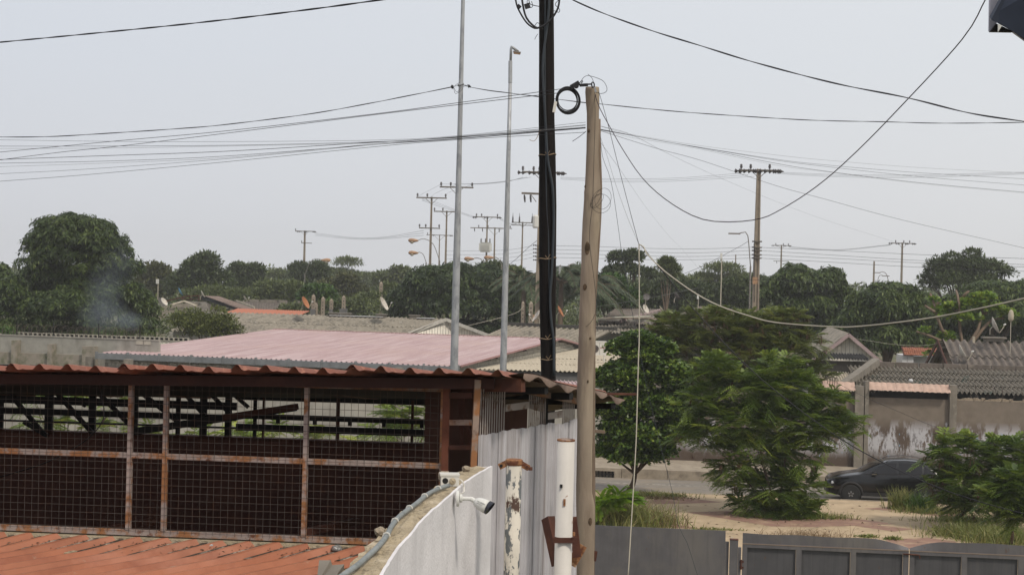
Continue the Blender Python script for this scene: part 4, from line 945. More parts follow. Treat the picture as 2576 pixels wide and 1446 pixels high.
leuc('young slender leucaena tree at the frame edge near the gate', 44,
     [(2560,1230,60,60),(2540,1290,45,30),(2590,1290,50,40),(2500,1250,40,25)], 1500, .36, m_leuc, G(2544, 1368, .15), tone0=.35, trunk=.045)
for o in ():
    pass
# lime young plant and small things near the wooden pole
t = thing('young_flamboyant', 'bright lime young feathery plant beside the wooden pole', 'plant', G(1530,1290,.15))
fronds('leaves', lob(49, [(1520,1262,30,14),(1555,1250,28,12),(1575,1262,15,8)]), 110, .60, m_lime, t, tone0=.6, low=.1, pin=12, wdt=.05, droop=.3, per=5, twig=.2)
part('stem', MB().tube([G(1530,1290,.15), PD(1532,1262,49)], [.03,.015], 5), m_barkl, t)
# glossy round-leaved tree by the kerb
L_ = lob(57.2, [(1530,960,50,50),(1520,1040,50,50),(1520,1140,35,30),(1610,900,70,50),(1570,960,75,60),(1660,950,75,55),(1560,1030,80,60),(1650,1030,90,60),(1710,1010,50,45),(1600,1100,95,60),(1690,1090,65,50),(1540,1100,50,55),(1560,880,40,30),(1650,1135,60,30),(1590,1150,40,22),(1730,1080,30,35),(1660,880,40,28),(1700,950,50,50),(1720,1010,45,45),(1600,860,50,28),(1735,1040,32,35),(1640,1110,80,40),(1620,1155,70,25),(1560,1150,50,25)])
t = thing('round_leaved_tree', 'dense glossy round-leaved tree with a dark trunk beside the kerb', 'tree', G(1580, 1237, .15))
foliage('crown', L_, 760, .42, 17, .17, .10, m_ficus, t, style='round', low=-.8, inner=.55, flat=.8)
trunkpart(t, G(1580,1237,.15), L_, .10, limbs=12)
# big-leaved tree with lopped branches
t = thing('lopped_almond_tree', 'large-leaved yellow-green tree with lopped bare branches behind the ridged roof', 'tree', PD(2430,900,92).to_2d().to_3d())
L_ = lob(92, [(2400,775,40,14),(2440,765,45,14),(2490,775,45,14),(2360,785,25,12),(2420,800,50,12),(2540,790,32,10),(2350,760,14,10),(2470,750,40,10),(2330,836,22,5),(2350,870,20,14),(2385,850,30,14),(2340,895,18,12),(2375,910,22,10)])
foliage('crown', L_, 120, .32, 7, .30, .17, m_term, t, style='round', low=-.3, inner=.6)
b0 = PD(2430,930,92); b0.z = 0; f1 = PD(2425,880,92)
part('trunk', MB().tube([b0, f1], [.2,.16], 7), m_barkl, t, smooth=True)
for pts in ([(2425,880),(2415,830),(2412,760),(2405,730)],[(2412,760),(2430,738),(2437,733)],[(2425,880),(2370,830),(2352,770),(2340,738)],[(2352,770),(2365,757)],[(2352,785),(2326,768)],
            [(2425,880),(2460,830),(2470,790),(2488,768)],[(2470,790),(2480,745),(2492,738)],[(2412,795),(2390,755)],[(2440,870),(2470,830),(2495,805),(2525,800)],[(2395,870),(2340,845),(2306,834)],[(2480,790),(2456,744)]):
    q = [PD(x, y, 92+rnd.uniform(-.6,.6)) for x, y in pts]; q = spline(q, 5)
    part('branch', MB().tube(q, [.11*(1-.5*j/len(q)) for j in range(len(q))], 6), m_barkl, t, smooth=True)
# plants seen through the cage, behind it
leuc('leafy bush seen through the upper bars of the cage', 44, [(1010,1050,70,35),(1080,1030,50,30),(960,1090,60,25),(1060,1090,70,30)], 420, .42, m_leuc, PD(1010,1100,44).to_2d().to_3d(), tone0=.6, name='garden_bush')
leuc('low leafy plants seen through the cage opening behind the steel lattice', 43, [(480,1085,60,14),(600,1085,60,14),(700,1080,60,16),(350,1080,60,14),(830,1085,60,14)], 420, .42, m_leuc, PD(560,1110,43).to_2d().to_3d(), tone0=.6, name='garden_bush')
leuc('bush seen through the cage near the first lattice bars', 46, [(90,1000,35,20),(180,1000,35,20),(110,1060,60,20),(230,1070,60,20),(300,1000,30,20)], 380, .42, m_leuc, PD(150,1110,46).to_2d().to_3d(), tone0=.55, name='garden_bush')

# --- litter and dead leaves on the paving
n_l = 420; q = np.array([G(rnd.uniform(1520, 2560), rnd.uniform(1266, 1366), .165) for _ in range(n_l)]); D_ = norm(rdir(n_l)*np.array([1,1,.12]))
o = quads('paving_litter', q, D_, norm(np.cross(D_, rdir(n_l)*np.array([.25,.25,1]))), NR.uniform(.05,.16,n_l), NR.uniform(.03,.07,n_l), NR.random(n_l), leafmat('litter_leaves', (.05,.035,.02), (.20,.13,.07), (.42,.36,.28)), None)
tag(o, 'dead leaves and scraps scattered over the sandy paving', None, kind='stuff')
# --- grass
def grass(name, label, px, py, z, rx, ry, n, h, mt, lean=.35, wdt=.012, yaw=0):
    c = G(px, py, z); P = np.array(c) + NR.normal(0, .5, (n, 3))*np.array([rx, ry, 0]); P[:, 2] = z
    D = norm(np.array([0, 0, 1.]) + NR.normal(0, lean, (n, 3))); D[:, 2] = abs(D[:, 2]); S_ = norm(np.cross(D, rdir(n))); l_ = h*NR.uniform(.4, 1.15, n)
    V = np.empty((n, 2, 4, 3), np.float32); M1 = P + D*(l_*.55)[:, None]; D2 = norm(D + (D*np.array([1, 1, 0]))*1.3 + np.array([0, 0, -.25])); T = M1 + D2*(l_*.5)[:, None]; w = S_*wdt
    V[:, 0] = np.stack([P-w, P+w, M1+w*.8, M1-w*.8], 1); V[:, 1] = np.stack([M1-w*.8, M1+w*.8, T+w*.1, T-w*.1], 1)
    o = rawmesh(name, V.reshape(-1, 3), n*2, 4, np.repeat(.5+NR.normal(0, .25, n), 2), mt, None); tag(o, label, None, kind='stuff')
grass('wild_grass', 'tall wild grass behind the grey metal fence beside the wooden pole', 1540, 1312, .15, 1.3, 1.4, 2600, .85, m_grassm)
grass('wild_grass', 'thinner grass spilling onto the sandy paving', 1600, 1320, .15, 1.2, .9, 1200, .6, m_grassm)
grass('dry_grass', 'reddish dry grass tufts among the green by the fence', 1610, 1318, .15, 1.2, .8, 700, .65, m_dry, .5)
grass('verge_grass', 'short grass around the foot of the round-leaved tree', 1640, 1247, .15, 1.3, .4, 900, .2, m_grassm)
grass('dry_litter', 'fallen dry leaves below the round-leaved tree', 1620, 1252, .15, 1.5, .35, 500, .12, m_dry, 1.2, .03)
grass('verge_grass', 'grass under the broad bright leucaena', 2060, 1302, .15, .9, .4, 600, .22, m_grassm)
grass('verge_grass', 'dense grass under the broad bright leucaena trunk', 1960, 1300, .15, 1.2, .4, 600, .22, m_grassm)
grass('grass_tuft', 'seeding grass tuft in front of the car door', 2262, 1280, .15, .35, .25, 350, .75, m_grassm, .2)
grass('grass_tuft', 'bright green grass tuft beside the seeding tuft', 2318, 1285, .15, .4, .3, 450, .7, m_fresh, .35)
grass('wild_grass', 'wild grass behind the gate under the low leucaena', 2450, 1347, .15, 1.3, .8, 2000, .45, m_grassm, .4)
grass('wild_grass', 'wild grass behind the gate at the frame edge', 2520, 1362, .15, 1.2, .9, 1600, .55, m_grassm, .4)
grass('verge_grass', 'grass under the low leucaena beside the car', 2440, 1312, .15, 1.5, .5, 900, .3, m_grassm)
grass('dry_grass', 'thin reddish dry grass tops rising above the gate', 2030, 1352, .15, 1.3, .3, 420, .42, m_dry, .6, .006)
grass('weed_patch', 'small flat weed growing behind the gate notch', 2180, 1350, .15, .28, .12, 180, .14, m_grassm, .9, .02)
grass('weed_patch', 'second small flat weed behind the gate', 2245, 1356, .15, .25, .15, 200, .14, m_grassm, .9, .02)
grass('weed_patch', 'weed growing in the paving joint before the gate post', 1800, 1332, .15, .8, .15, 220, .12, m_grassm, .8, .015)
grass('verge_grass', 'grass at the end of the garden under the trees', 2350, 1290, .15, 1.2, .4, 600, .3, m_grassm)
# ================================================================ gate and fence
GY = -25.0
def gx(px, ly=GY): return Sx(px, 1400, ly)
def gz(px, py, ly=GY): return onY(ST, px, py, ly).z
fn = thing('sheet_fence', 'flat grey sheet steel fence beside the double gate', 'fence', S(gx(1600), GY, 0), 7)
zt = gz(1600, 1323); xa, xb = gx(1380), gx(1824)
part('fence_sheet', MB().box(xa, xb, GY, GY+.02, 0, gz(1700,1329), ST), m_gate, fn)
part('lower_sheet', MB().box(xb+.001, gx(1833), GY, GY+.02, 0, gz(1828,1361), ST), m_gate, fn)
part('rail', MB().box(xa, xb, GY+.022, GY+.06, 2.2, 2.26, ST), m_gate, fn)
gp = thing('gate_post', 'square grey steel gate post with a hinge strip', 'gate post', S(gx(1845), GY, 0), 7)
part('post', MB().box(gx(1835), gx(1856), GY-.06, GY+.09, 0, gz(1845,1357), ST), m_gate, gp)
part('cap', MB().box(gx(1835)-.004, gx(1856)+.004, GY-.065, GY+.095, gz(1845,1357)+.002, gz(1845,1357)+.016, ST), m_rust, gp)
part('hinge_strip', MB().box(gx(1856.5), gx(1864), GY-.04, GY+.05, 0, gz(1860,1376), ST), m_gate, gp)
g = MB()
for zz in (1.9,): g.lathe(S(gx(1864.5), GY-.06, zz), [(.018,0),(.018,.2)], (0,0,1), 8).box(gx(1861), gx(1871), GY-.062, GY-.05, zz+.02, zz+.06, ST).box(gx(1861), gx(1871), GY-.062, GY-.05, zz+.14, zz+.18, ST)
part('hinge', g, m_rust, gp)
ztop = gz(2234, 1362); 
def leaf(label, pxs, a, b, notch):
    t = thing('gate_leaf', label, 'gate', S(gx(a), GY, 0), 7, group=None)
    X0, X1 = gx(a), gx(b); zf = gz((a+b)/2, 1382 if a < 2200 else 1394); zf = gz(2100, 1376.5)
    rows = [[], []]; n = 24
    for i in range(n+1):
        s = i/n; x = X0+(X1-X0)*s; k = max(0, 1-abs(x-gx(2289))/.75); dz = -.17*k**1.6 + .008*math.sin(x*5)
        rows[0].append((x, GY-.015, zf+.02)); rows[1].append((x, GY-.015 + .05*k, zf+.215+dz))
    g = MB(); g.grid(rows, ST); g.grid([[(p[0], p[1]+.012, p[2]) for p in r_] for r_ in rows], ST); part('top_plate', g, m_gate, t, smooth=True)
    part('top_rail', MB().box(X0, X1, GY-.05, GY+.0, zf-.07, zf+.018, ST), m_gate, t)
    part('rail_lip', MB().box(X0, X1, GY-.056, GY-.051, zf-.0, zf+.019, ST), m_gatetrim, t)
    for c, d in pxs:
        part('stile', MB().box(gx(c), gx(d), GY-.05, GY-.001, 0, zf-.071, ST), m_gate, t)
    for (c, d), (e_, f) in zip(pxs[:-1], pxs[1:]):
        part('panel', MB().box(gx(d)+.002, gx(e_)-.002, GY+.01, GY+.02, 0, zf-.073, ST), m_gate2, t)
    part('bottom_rail', MB().box(X0, X1, GY-.048, GY-.003, .12, .2, ST), m_gate, t)
    return t
leaf('grey steel gate leaf hinged on the square post', [(1867,1879),(2002,2016),(2139,2153),(2271,2285.5)], 1867, 2285.5, 1)
leaf('grey steel gate leaf meeting the other at the dented top', [(2288,2300),(2418.6,2432.5),(2561,2575),(2695,2709)], 2288, 2709, -1)
g = MB(); zb = gz(2280, 1391); g.tube([S(gx(2270), GY-.075, zb), S(gx(2306), GY-.075, zb-.01), S(gx(2311), GY-.075, zb-.01), S(gx(2313), GY-.075, zb-.08)], .014, 6)
solo('gate_bolt', g, m_rust, 'rusty sliding bolt joining the two gate leaves', 'bolt')

# ================================================================ car
cx0 = Sx(2079, 1230, .9)
ct = thing('parked_car', 'black crossover car with roof rails parked by the kerb behind the leucaenas', 'car', S(cx0, 1.12, .004), 7)
CF = frame(S(cx0, 1.12, .004), 7)
def lerp(x, T):
    for (a, u), (b_, v) in zip(T[:-1], T[1:]):
        if x <= b_: return u + (v-u)*max(0, (x-a))/(b_-a)
    return T[-1][1]
belt = [(0,.74),(.12,.84),(.45,.93),(1.15,1.03),(2.2,1.06),(3.3,1.10),(3.9,1.12),(4.17,.95)]
hoodc = [(0,.76),(.12,.88),(.45,.985),(1.15,1.09),(1.2,1.10)]
roof = [(1.15,1.09),(1.6,1.33),(2.0,1.50),(2.3,1.565),(2.8,1.585),(3.3,1.55),(3.75,1.42),(4.05,1.18),(4.17,.98)]
halfw = [(0,.58),(.1,.70),(.35,.81),(.7,.855),(2.2,.865),(3.6,.86),(4.0,.80),(4.17,.70)]
topw = [(1.15,.74),(1.6,.69),(2.0,.63),(2.8,.62),(3.4,.60),(3.9,.62),(4.17,.66)]
rows = []
for i in range(46):
    x = 4.17*i/45; w = lerp(x, halfw); zb_ = lerp(x, belt); lo = .26 if .1 < x < 4.1 else .34
    if x < 1.15: zt2 = lerp(x, hoodc); tw_ = w*.80; ze = zb_+.02
    else: zt2 = lerp(x, roof); tw_ = lerp(x, topw); ze = zt2-.045
    half = [(w*.80, lo), (w*.97, lo+.06), (w*1.0, .55), (w*.995, .72), (w*.96, zb_-.05), (w*.93, zb_), ((w*.93+tw_)/2+.01, (zb_+ze)/2), (tw_, ze), (tw_*.82, zt2-.012), (tw_*.4, zt2)]
    rows.append([(x, -a, b_) for a, b_ in half] + [(x, a, b_) for a, b_ in reversed(half)])
g = MB(); g.grid(rows, CF, close=True); n_ = len(rows[0])
g.f.append(tuple(range(n_))); g.f.append(tuple(range(45*n_, 46*n_))[::-1]); part('body', g, m_carp, ct, smooth=True)
def side(x0, x1, f0, f1, n=8, off=.008, sg=-1):
    r_ = [[], []]
    for i in range(n+1):
        x = x0+(x1-x0)*i/n; w = lerp(x, halfw); zb_ = lerp(x, belt); zt2 = lerp(x, roof)-.045; tw_ = lerp(x, topw)
        for k, f in enumerate((f0(x) if callable(f0) else f0, f1(x) if callable(f1) else f1)):
            a = w*.93+(tw_-w*.93)*f; z = zb_+(zt2-zb_)*f; r_[k].append((x, sg*(a+off+.012*math.sin(f*3.14)), z))
    return r_
for sg in (-1, 1):
    for nm, a, c, f0, f1 in (('front_window', 1.42, 2.42, .04, lambda x: min(.86, .14+(x-1.42)*1.9)), ('rear_window', 2.50, 3.32, .04, .86), ('quarter_window', 3.38, 3.80, .05, lambda x: .86-max(0, (x-3.38))*1.4)):
        g = MB(); g.grid(side(a, c, f0, f1, sg=sg), CF); part(nm, g, m_glass, ct, smooth=True)
g = MB(); r_ = []
for i in range(7):
    x = 1.24+(1.98-1.24)*i/6; zt2 = lerp(x, roof); tw_ = lerp(x, topw); r_.append([(x-.006, y*tw_*.9, zt2+.012-.015*abs(y)**3) for y in (-1,-.6,-.2,.2,.6,1)])
g.grid(r_, CF); part('windscreen', g, m_glass, ct, smooth=True)
for sg in (-1, 1):
    g = MB(); g.tube([CF @ Vector((x, sg*.60, lerp(x, roof)+z)) for x, z in ((2.05,-.02),(2.2,.035),(2.8,.045),(3.3,.045),(3.6,.0))], .013, 6); part('roof_rail', g, m_rail, ct, smooth=True)
    g = MB(); g.grid([[tuple(CF @ Vector((1.62+.11*math.cos(a)*k, sg*(.95+.05*math.sin(b_*3)), 1.09+.075*math.sin(a)*k))) for a in [j*math.pi/5 for j in range(11)]] for b_, k in ((0,.4),(.3,.95),(.6,1),(.9,.5))]); part('mirror', g, m_carp, ct, smooth=True)
    g = MB(); g.beam(CF @ Vector((1.56, sg*.86, 1.05)), CF @ Vector((1.60, sg*.93, 1.06)), .05, .04); part('mirror_arm', g, m_cladding, ct)
    g = MB(); g.beam(CF @ Vector((1.54, sg*.985+.0, 1.075)), CF @ Vector((1.70, sg*.985, 1.078)), .01, .016); part('mirror_trim', g, m_chrome, ct)
    for x in (2.24, 3.1): part('door_handle', MB().beam(CF @ Vector((x, sg*.868, .93)), CF @ Vector((x+.19, sg*.868, .935)), .03, .035), m_carp, ct)
    for x in (1.30, 2.46, 3.36): part('door_seam', MB().beam(CF @ Vector((x, sg*.862, .34)), CF @ Vector((x, sg*.836, 1.0)), .004, .012), m_cladding, ct)
    part('sill_guard', MB().box(1.2, 3.0, sg*.855-.03, sg*.855+.03, .27, .40, CF), m_cladding, ct)
    part('belt_trim', MB().grid([[(x, sg*(lerp(x, halfw)*.93+.012), lerp(x, belt)+dz) for x in [1.3+.3*i for i in range(9)]] for dz in (0, .02)], CF), m_cladding, ct)
    for wx in (.82, 3.42):
        c = CF @ Vector((wx, sg*.80, .325)); ax = CF.to_3x3() @ Vector((0, sg, 0))
        ar = MB(); pts = []
        for k in range(13):
            a = R(-8 + 196*k/12); pts.append(CF @ Vector((wx+.40*math.cos(a), sg*.845, .33+.40*math.sin(a))))
        ar.tube(pts, .055, 6); part('wheel_arch', ar, m_cladding, ct, smooth=True)
        part('arch_liner', MB().lathe(CF @ Vector((wx, sg*.72, .34)), [(.385,0),(.385,.148)], ax, 24), m_darkst, ct)
        w_ = part('wheel', MB().lathe(c, [(.20,-.08),(.31,-.08),(.33,-.04),(.33,.07),(.31,.09),(.22,.095)], ax, 28), m_tyre, ct, smooth=False)
        g = MB().lathe(c, [(.225,.02),(.225,.085),(.20,.09),(.20,.03)], ax, 28); o = part('rim', g, m_rim, w_)
        g = MB()
        for k in range(5):
            for q in (-.12, .12):
                a = 2*math.pi*k/5+.3; g.beam(CF @ Vector((wx+.03*math.cos(a), sg*.885, .325+.03*math.sin(a))), CF @ Vector((wx+.215*math.cos(a+q*1.5), sg*.875, .325+.215*math.sin(a+q*1.5))), .028, .028, up=ax)
        part('spoke', g, m_rim, w_); 
    g = MB(); g.lathe(CF @ Vector((.17, sg*.66, .70)), [(.02,-.03),(.09,-.02),(.10,.02),(.04,.06)], CF.to_3x3() @ Vector((-.75, sg*.65, .1)), 12); part('headlight', g, m_lamp, ct, smooth=True)
    g = MB()
    for dz in (0, .035): g.beam(CF @ Vector((.10, sg*.70, .835+dz)), CF @ Vector((.48, sg*.80, .875+dz)), .03, .012)
    part('day_light', g, m_chrome, ct)
    part('tail_light', MB().box(4.05, 4.16, sg*.72-.06, sg*.72+.06, .85, 1.0, CF), m_terra, ct)
part('bumper', MB().box(-.03, .12, -.62, .62, .30, .52, CF), m_cladding, ct); part('bumper', MB().box(4.06,4.2,-.66,.66,.3,.55,CF), m_cladding, ct)
part('number_plate', MB().box(-.045, -.032, -.26, .26, .42, .53, CF), m_white, ct)

# ================================================================ cage shed in front
SH = frame((-.45, 11.15, 0), 5)       # x along the mesh front, y away
def Sh(x, y, z): return SH @ Vector((x, y, z))
YB0 = 2.5
XL = -6.15                            # runs past the frame edge
zb_, zm_, zt_ = 5.835, 6.385, 6.925
sh = thing('rusty_cage_shed', 'rusty steel shed with a weld mesh front, open lattice and a wavy sheet roof', 'shed', Sh(0,0,5.8), 5)
FR = [('top_rail', zt_, m_rusty_white2), ('middle_rail', zm_, m_rusty_white), ('bottom_rail', zb_, m_rusty_white)]
for nm, z, mt in FR: part(nm, MB().box(XL, 0, -.0, .04, z-.019, z+.019, SH), mt, sh)
posts = []
for px in (325, 414, 767.5, 1111):
    q = onY(SH, px, 1165, 0); posts.append(q.x)
    part('mesh_post', MB().box(q.x-.0165, q.x+.0165, -.006, .034, zb_+.0195, zt_-.0195, SH), m_rusty_white, sh)
mv = MB(); L_v = zt_-zb_
mv.tube([(0,0,0),(0,0,L_v)], .0015, 4, False); mev = mesh(mv, name='vertical_wire')
pl = []; x = XL; i = 0
while x < 0: pl.append(((x+rnd.uniform(-.002,.002)+.45*0, -.010, zb_),)); x += .0513
rt = sh.location
o_ = Vector((0, 0, -5.8))
copies('mesh_wire', mev, m_wire, sh, [((p[0][0], p[0][1], p[0][2]-5.8), (rnd.uniform(-.004,.004), rnd.uniform(-.0035,.0035), 0)) for p in pl])
mh = MB(); mh.tube([(XL,0,0),(0,0,0)], .0015, 4, False); meh = mesh(mh, name='horizontal_wire')
pl = []; z = zb_+.03
while z < zt_: pl.append(((0, -.0135, z-5.8+rnd.uniform(-.002,.002)), (0, rnd.uniform(-.0008,.0008), 0))); z += .0525
copies('mesh_wire', meh, m_wire, sh, pl)
# weld burns on the rails
# roof: ribs run obliquely
rib = Vector((.5, .866, 0)).normalized(); SL = -.13
RD = Vector((rib.x, rib.y, SL*rib.y))
def rz(y_w, x_w=0): return 7.045 + SL*(y_w-10.85) + .010*(x_w+2)
def roofsheet(A, wid, ln, name='roof_sheet', mt=None, seed=0):
    """A: front corner on the front edge; wid along local x of the shed"""
    rr = random.Random(seed); ex = (SH.to_3x3() @ Vector((1,0,0))); rows = []
    prof = []
    x = 0; 
    while x < wid+.01:
        for a, h in ((0,0),(.012,.012),(.032,.034),(.045,.040),(.058,.036),(.082,.006),(.10,-.002),(.13,.004),(.16,0)): 
            prof.append((x+a, h*1.0))
        x += .2
    prof = [(a, h) for a, h in prof if a <= wid+.02]
    for s in (0, .12, .5, 1, 2, ln):
        rows.append([tuple(A + ex*a + Vector((RD.x, RD.y, RD.z))*s + Vector((0, 0, h + .004*math.sin(a*9+seed)*(s<.2)))) for a, h in prof])
    g = MB(); g.grid(rows); return g
q0 = Sh(XL-.1, -.34, 0)
for i in range(8):
    x = XL-.1 + i*.8; P = Sh(x, -.34 - (.0 if i % 2 else .006), 0); P.z = rz(P.y, P.x) + (.004 if i % 2 else 0); RD = Vector((rib.x, rib.y, SL*rib.y)) if i < 7 else Vector((.385, .923, SL*.923))
    part('roof_sheet', roofsheet(P,   .84 if i < 7 else 1.08, 3.35 if i < 7 else 2.2, seed=i), m_redroof2, sh)
part('ceiling_shade_sheet', MB().add([tuple(Sh(x, y, rz(Sh(x,y,0).y, Sh(x,y,0).x)-dz)) for x, y in ((XL-.3,-.10),(.25,-.10),(.95,YB0),(XL-.3,YB0)) for dz in (.02,.03)], [(0,2,4,6),(7,5,3,1)]), m_darkst, sh)  # added dark sheet that stands in for shade on the roof underside
# oblique side of the roof over the bars: wavy cut edge
Cr = PD(1318, 940, 10.85); Tip = PD(1572, 1003, 13.1)
def edge(t):
    p = Cr.lerp(Tip, t); return p + Vector((0, 0, .020*max(0, math.sin(t*math.pi*3.2+.4))*(1-.2*t)))
rows = [[], [], []]
P4 = Sh(XL-.1+4*.8+.30, -.34, 0)
for i in range(41):
    t = i/40; e = edge(t); b_ = e + Vector((-.55, .30, -.0)); rows[0].append(e); rows[1].append(e + Vector((-.16, .06, -.030))); rows[2].append(b_ + Vector((-.1, .2, -.16)))
g = MB(); g.grid(rows); part('roof_edge_sheet', g, m_under, sh, smooth=True)
rows = [[p + Vector((0,0,-.006)) for p in r_] for r_ in rows]; rows.insert(0, [p + Vector((-.004, 0, -.055*(.6+.4*math.sin(i*.9)))) for i, p in enumerate(rows[0])])
g = MB(); g.grid(rows); part('sheet_underside', g, m_under, sh, smooth=True)
g = MB()
for t, ln, w in ((.02, .9, .09), (.22, 1.0, .05), (.45, .9, .05), (.68, .8, .05), (.9, .5, .045)):
    e = Cr.lerp(Tip, t) + Vector((-.02, .0, -.075)); part('rafter', MB().beam(e + Vector((0,-.0,0)), e + Vector((-ln*.8, .5, -.05)), .05, w), m_rust if t < .1 else m_darkst, sh)
# fascia channel below the wavy edge
zf0, zf1 = rz(Sh(XL-.1,-.2,0).y, Sh(XL-.1,-.2,0).x) - .005, rz(Sh(.0,-.2,0).y, -.4) - .005
part('fascia_channel', MB().add([tuple(Sh(x, y, z)) for x, z0, z1 in ((XL-.2, zf0-.095, zf0-.022), (.36, zf1-.095, zf1-.022)) for y, z in ((-.17, z0), (-.12, z0), (-.12, z1), (-.17, z1))], [(3,2,1,0),(4,5,6,7),(0,1,5,4),(1,2,6,5),(2,3,7,6),(3,0,4,7)]), m_rust_shaded, sh)
part('upper_beam', MB().box(XL-.1, .02, .045, .10, zt_-.02, zt_+.06, SH), m_rust_shaded, sh)
# corner bay: brown post, ladder of flats, leaning corner post
q = onY(SH, 1124, 1060, .03)
part('brown_post', MB().box(q.x-.024, q.x+.024, -.03, .018, 5.9, 6.97, SH), m_rustb2, sh)
cp0, cp1 = PD(1190, 1185, 10.95), PD(1202, 955, 10.95)
part('corner_post', MB().beam(cp0, cp1, .042, .042), m_rusty_white2, sh)
for py, w, mt in ((1062,.038,m_rusty_white2),(1125,.03,m_rust),(994,.04,m_rust)):
    part('cross_bar', MB().beam(PD(1133,py,11.12), PD(1190,py,11.02), .03, w), mt, sh)
part('slanting_bar', MB().beam(PD(1163,1130,11.4), PD(1158,985,11.4), .03, .03).beam(PD(1160,985,11.35), PD(1185,1120,11.35), .03, .03), m_rust, sh)
# oblique grille wall
g0, g1 = PD(1206, 958, 10.98), PD(1462, 1011, 12.45)
b0, b1 = PD(1200, 1088, 10.98), PD(1462, 1050, 12.55)
part('sloping_rail', MB().beam(g0, g1, .035, .045), m_rusty_white2, sh)
wd_ = (b1-b0); wd_.z = 0
def onw(t, z): 
    p = b0 + (b1-b0)*t; return Vector((p.x, p.y, z))
def tr_(px):    # parameter along the oblique wall seen at px
    d = fwd + CR*((px-W/2)/F) ; n_ = Vector((wd_.y, -wd_.x, 0)); k = n_.dot(b0-CP)/n_.dot(d); p = CP + d*k; return (p-b0).dot(wd_)/wd_.length_squared
ts = [tr_(px) for px in (1211,1217,1223,1229,1234.5,1240,1246,1252,1258,1264,1270,1276)] + [tr_(px) for px in (1339,1343.5,1348,1352.5,1357,1361.5,1366,1370.5,1375,1379)] + [tr_(px) for px in (1424,1428,1432,1436,1440,1444,1448,1452)]
for t in ts:
    p = onw(t, 6.60); zt2 = g0.z + (g1.z-g0.z)*t
    part('grille_bar', MB().beam(p, Vector((p.x, p.y, zt2)), .009, .009), m_bars, sh)
for a, c, py in ((1278,1336,1022),(1384,1422,1044)):
    ta, tb = tr_(a), tr_(c); p, q = onw(ta, 0), onw(tb, 0); z_ = PD((a+c)/2, py, (p.y+q.y)/2).z
    p.z = q.z = z_; part('grille_rail', MB().beam(p, q, .02, .05), m_bars, sh)
part('grille_post', MB().beam(onw(tr_(1381),6.5), onw(tr_(1381),6.85), .03, .03), m_darkst, sh)
for px in (1292, 1312, 1396, 1412):
    t = tr_(px); p = onw(t, 6.5) + Vector((-.5,.7,0)); part('inner_stud', MB().beam(p, p+Vector((.03*(px%3-1),0,.45)), .035, .035), m_darkst, sh)
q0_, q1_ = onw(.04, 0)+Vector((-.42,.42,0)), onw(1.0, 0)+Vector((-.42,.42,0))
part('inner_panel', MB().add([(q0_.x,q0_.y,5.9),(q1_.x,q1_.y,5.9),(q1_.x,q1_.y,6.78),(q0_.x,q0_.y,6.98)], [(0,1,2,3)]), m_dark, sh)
# ribbed white sheets below the grille: one sheet per part
nr = Vector((wd_.y, -wd_.x, 0)).normalized()
Lw = wd_.length; t0 = 0; k = 0
cuts = [(0,.32),(.30,.62),(.60,.92),(.90,1.22),(1.20,1.52),(1.50,1.75)]
for a, c in cuts:
    rows = [[], []]; x = a; ztp = 6.625 + (.006 if k % 2 else 0) - (.012 if k == 4 else 0)
    while x < c+.001:
        ph = (x % .075)/.075; h = .010 if .15 < ph < .45 else (.004 if .6 < ph < .7 else 0)
        p = b0 + wd_.normalized()*x + nr*(h+.012+.004*(k % 2)); rows[0].append((p.x, p.y, 0.02)); rows[1].append((p.x, p.y, ztp+.004*math.sin(x*40))); x += .0075
    g = MB(); g.grid(rows); part('ribbed_wall_sheet', g, m_whitesheet, sh); k += 1
# interior and the back lattice
YB = 2.55
def bx(px): return onY(SH, px, 1050, YB).x
def bzz(py, px=600): return onY(SH, px, py, YB).z
zt_o, zb_o = bzz(992, 600), bzz(1101, 600)
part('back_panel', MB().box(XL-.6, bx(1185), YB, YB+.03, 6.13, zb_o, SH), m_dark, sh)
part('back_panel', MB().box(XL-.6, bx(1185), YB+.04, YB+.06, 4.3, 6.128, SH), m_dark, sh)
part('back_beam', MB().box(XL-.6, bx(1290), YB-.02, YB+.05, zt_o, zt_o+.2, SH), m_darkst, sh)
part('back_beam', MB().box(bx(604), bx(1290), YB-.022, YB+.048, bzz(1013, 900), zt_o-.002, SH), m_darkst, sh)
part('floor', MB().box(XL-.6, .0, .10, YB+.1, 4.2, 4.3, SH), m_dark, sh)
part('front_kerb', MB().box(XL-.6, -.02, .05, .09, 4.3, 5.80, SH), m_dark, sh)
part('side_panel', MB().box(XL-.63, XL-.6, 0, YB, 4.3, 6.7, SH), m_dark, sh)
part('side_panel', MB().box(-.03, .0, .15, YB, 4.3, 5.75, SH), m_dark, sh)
part('ledge', MB().box(XL-.6, 0, .041, .16, 5.80, 5.815, SH), m_coping, sh)
for a, c in ((-560,-545),(-430,-414),(-300,-284),(-190,-174),(-90,-76),(0,12),(117,136),(227,243),(332,349),(446,456),(506,523),(569,585),(640,648)):
    part('lattice_post', MB().box(bx(a), bx(c), YB-.05, YB-.02, zb_o, zt_o, SH), m_darkst, sh)
for a, c in ((848,856),(1036,1042),(424,428),(663,667)):
    part('lattice_post', MB().box(bx(a), bx(c), YB-.05, YB-.02, zb_o, zt_o, SH), m_rust, sh)
for y0, y1, a, c in ((1011,1030,-760,600),(1042,1057,-760,600),(1037,1050,600,1190),(1063,1080,600,1190),(1072,1076,-760,600)):
    za = bzz((y0+y1)/2); h = abs(bzz(y0)-bzz(y1)); part('lattice_rail', MB().box(bx(a), bx(c), YB-.085, YB-.055, za-h/2, za+h/2, SH), m_darkst, sh)
for x_ in (700, 792, 880, 965, 1060): part('rail_spacer', MB().box(bx(x_), bx(x_+9), YB-.084, YB-.056, bzz(1060), bzz(1048), SH), m_darkst, sh)
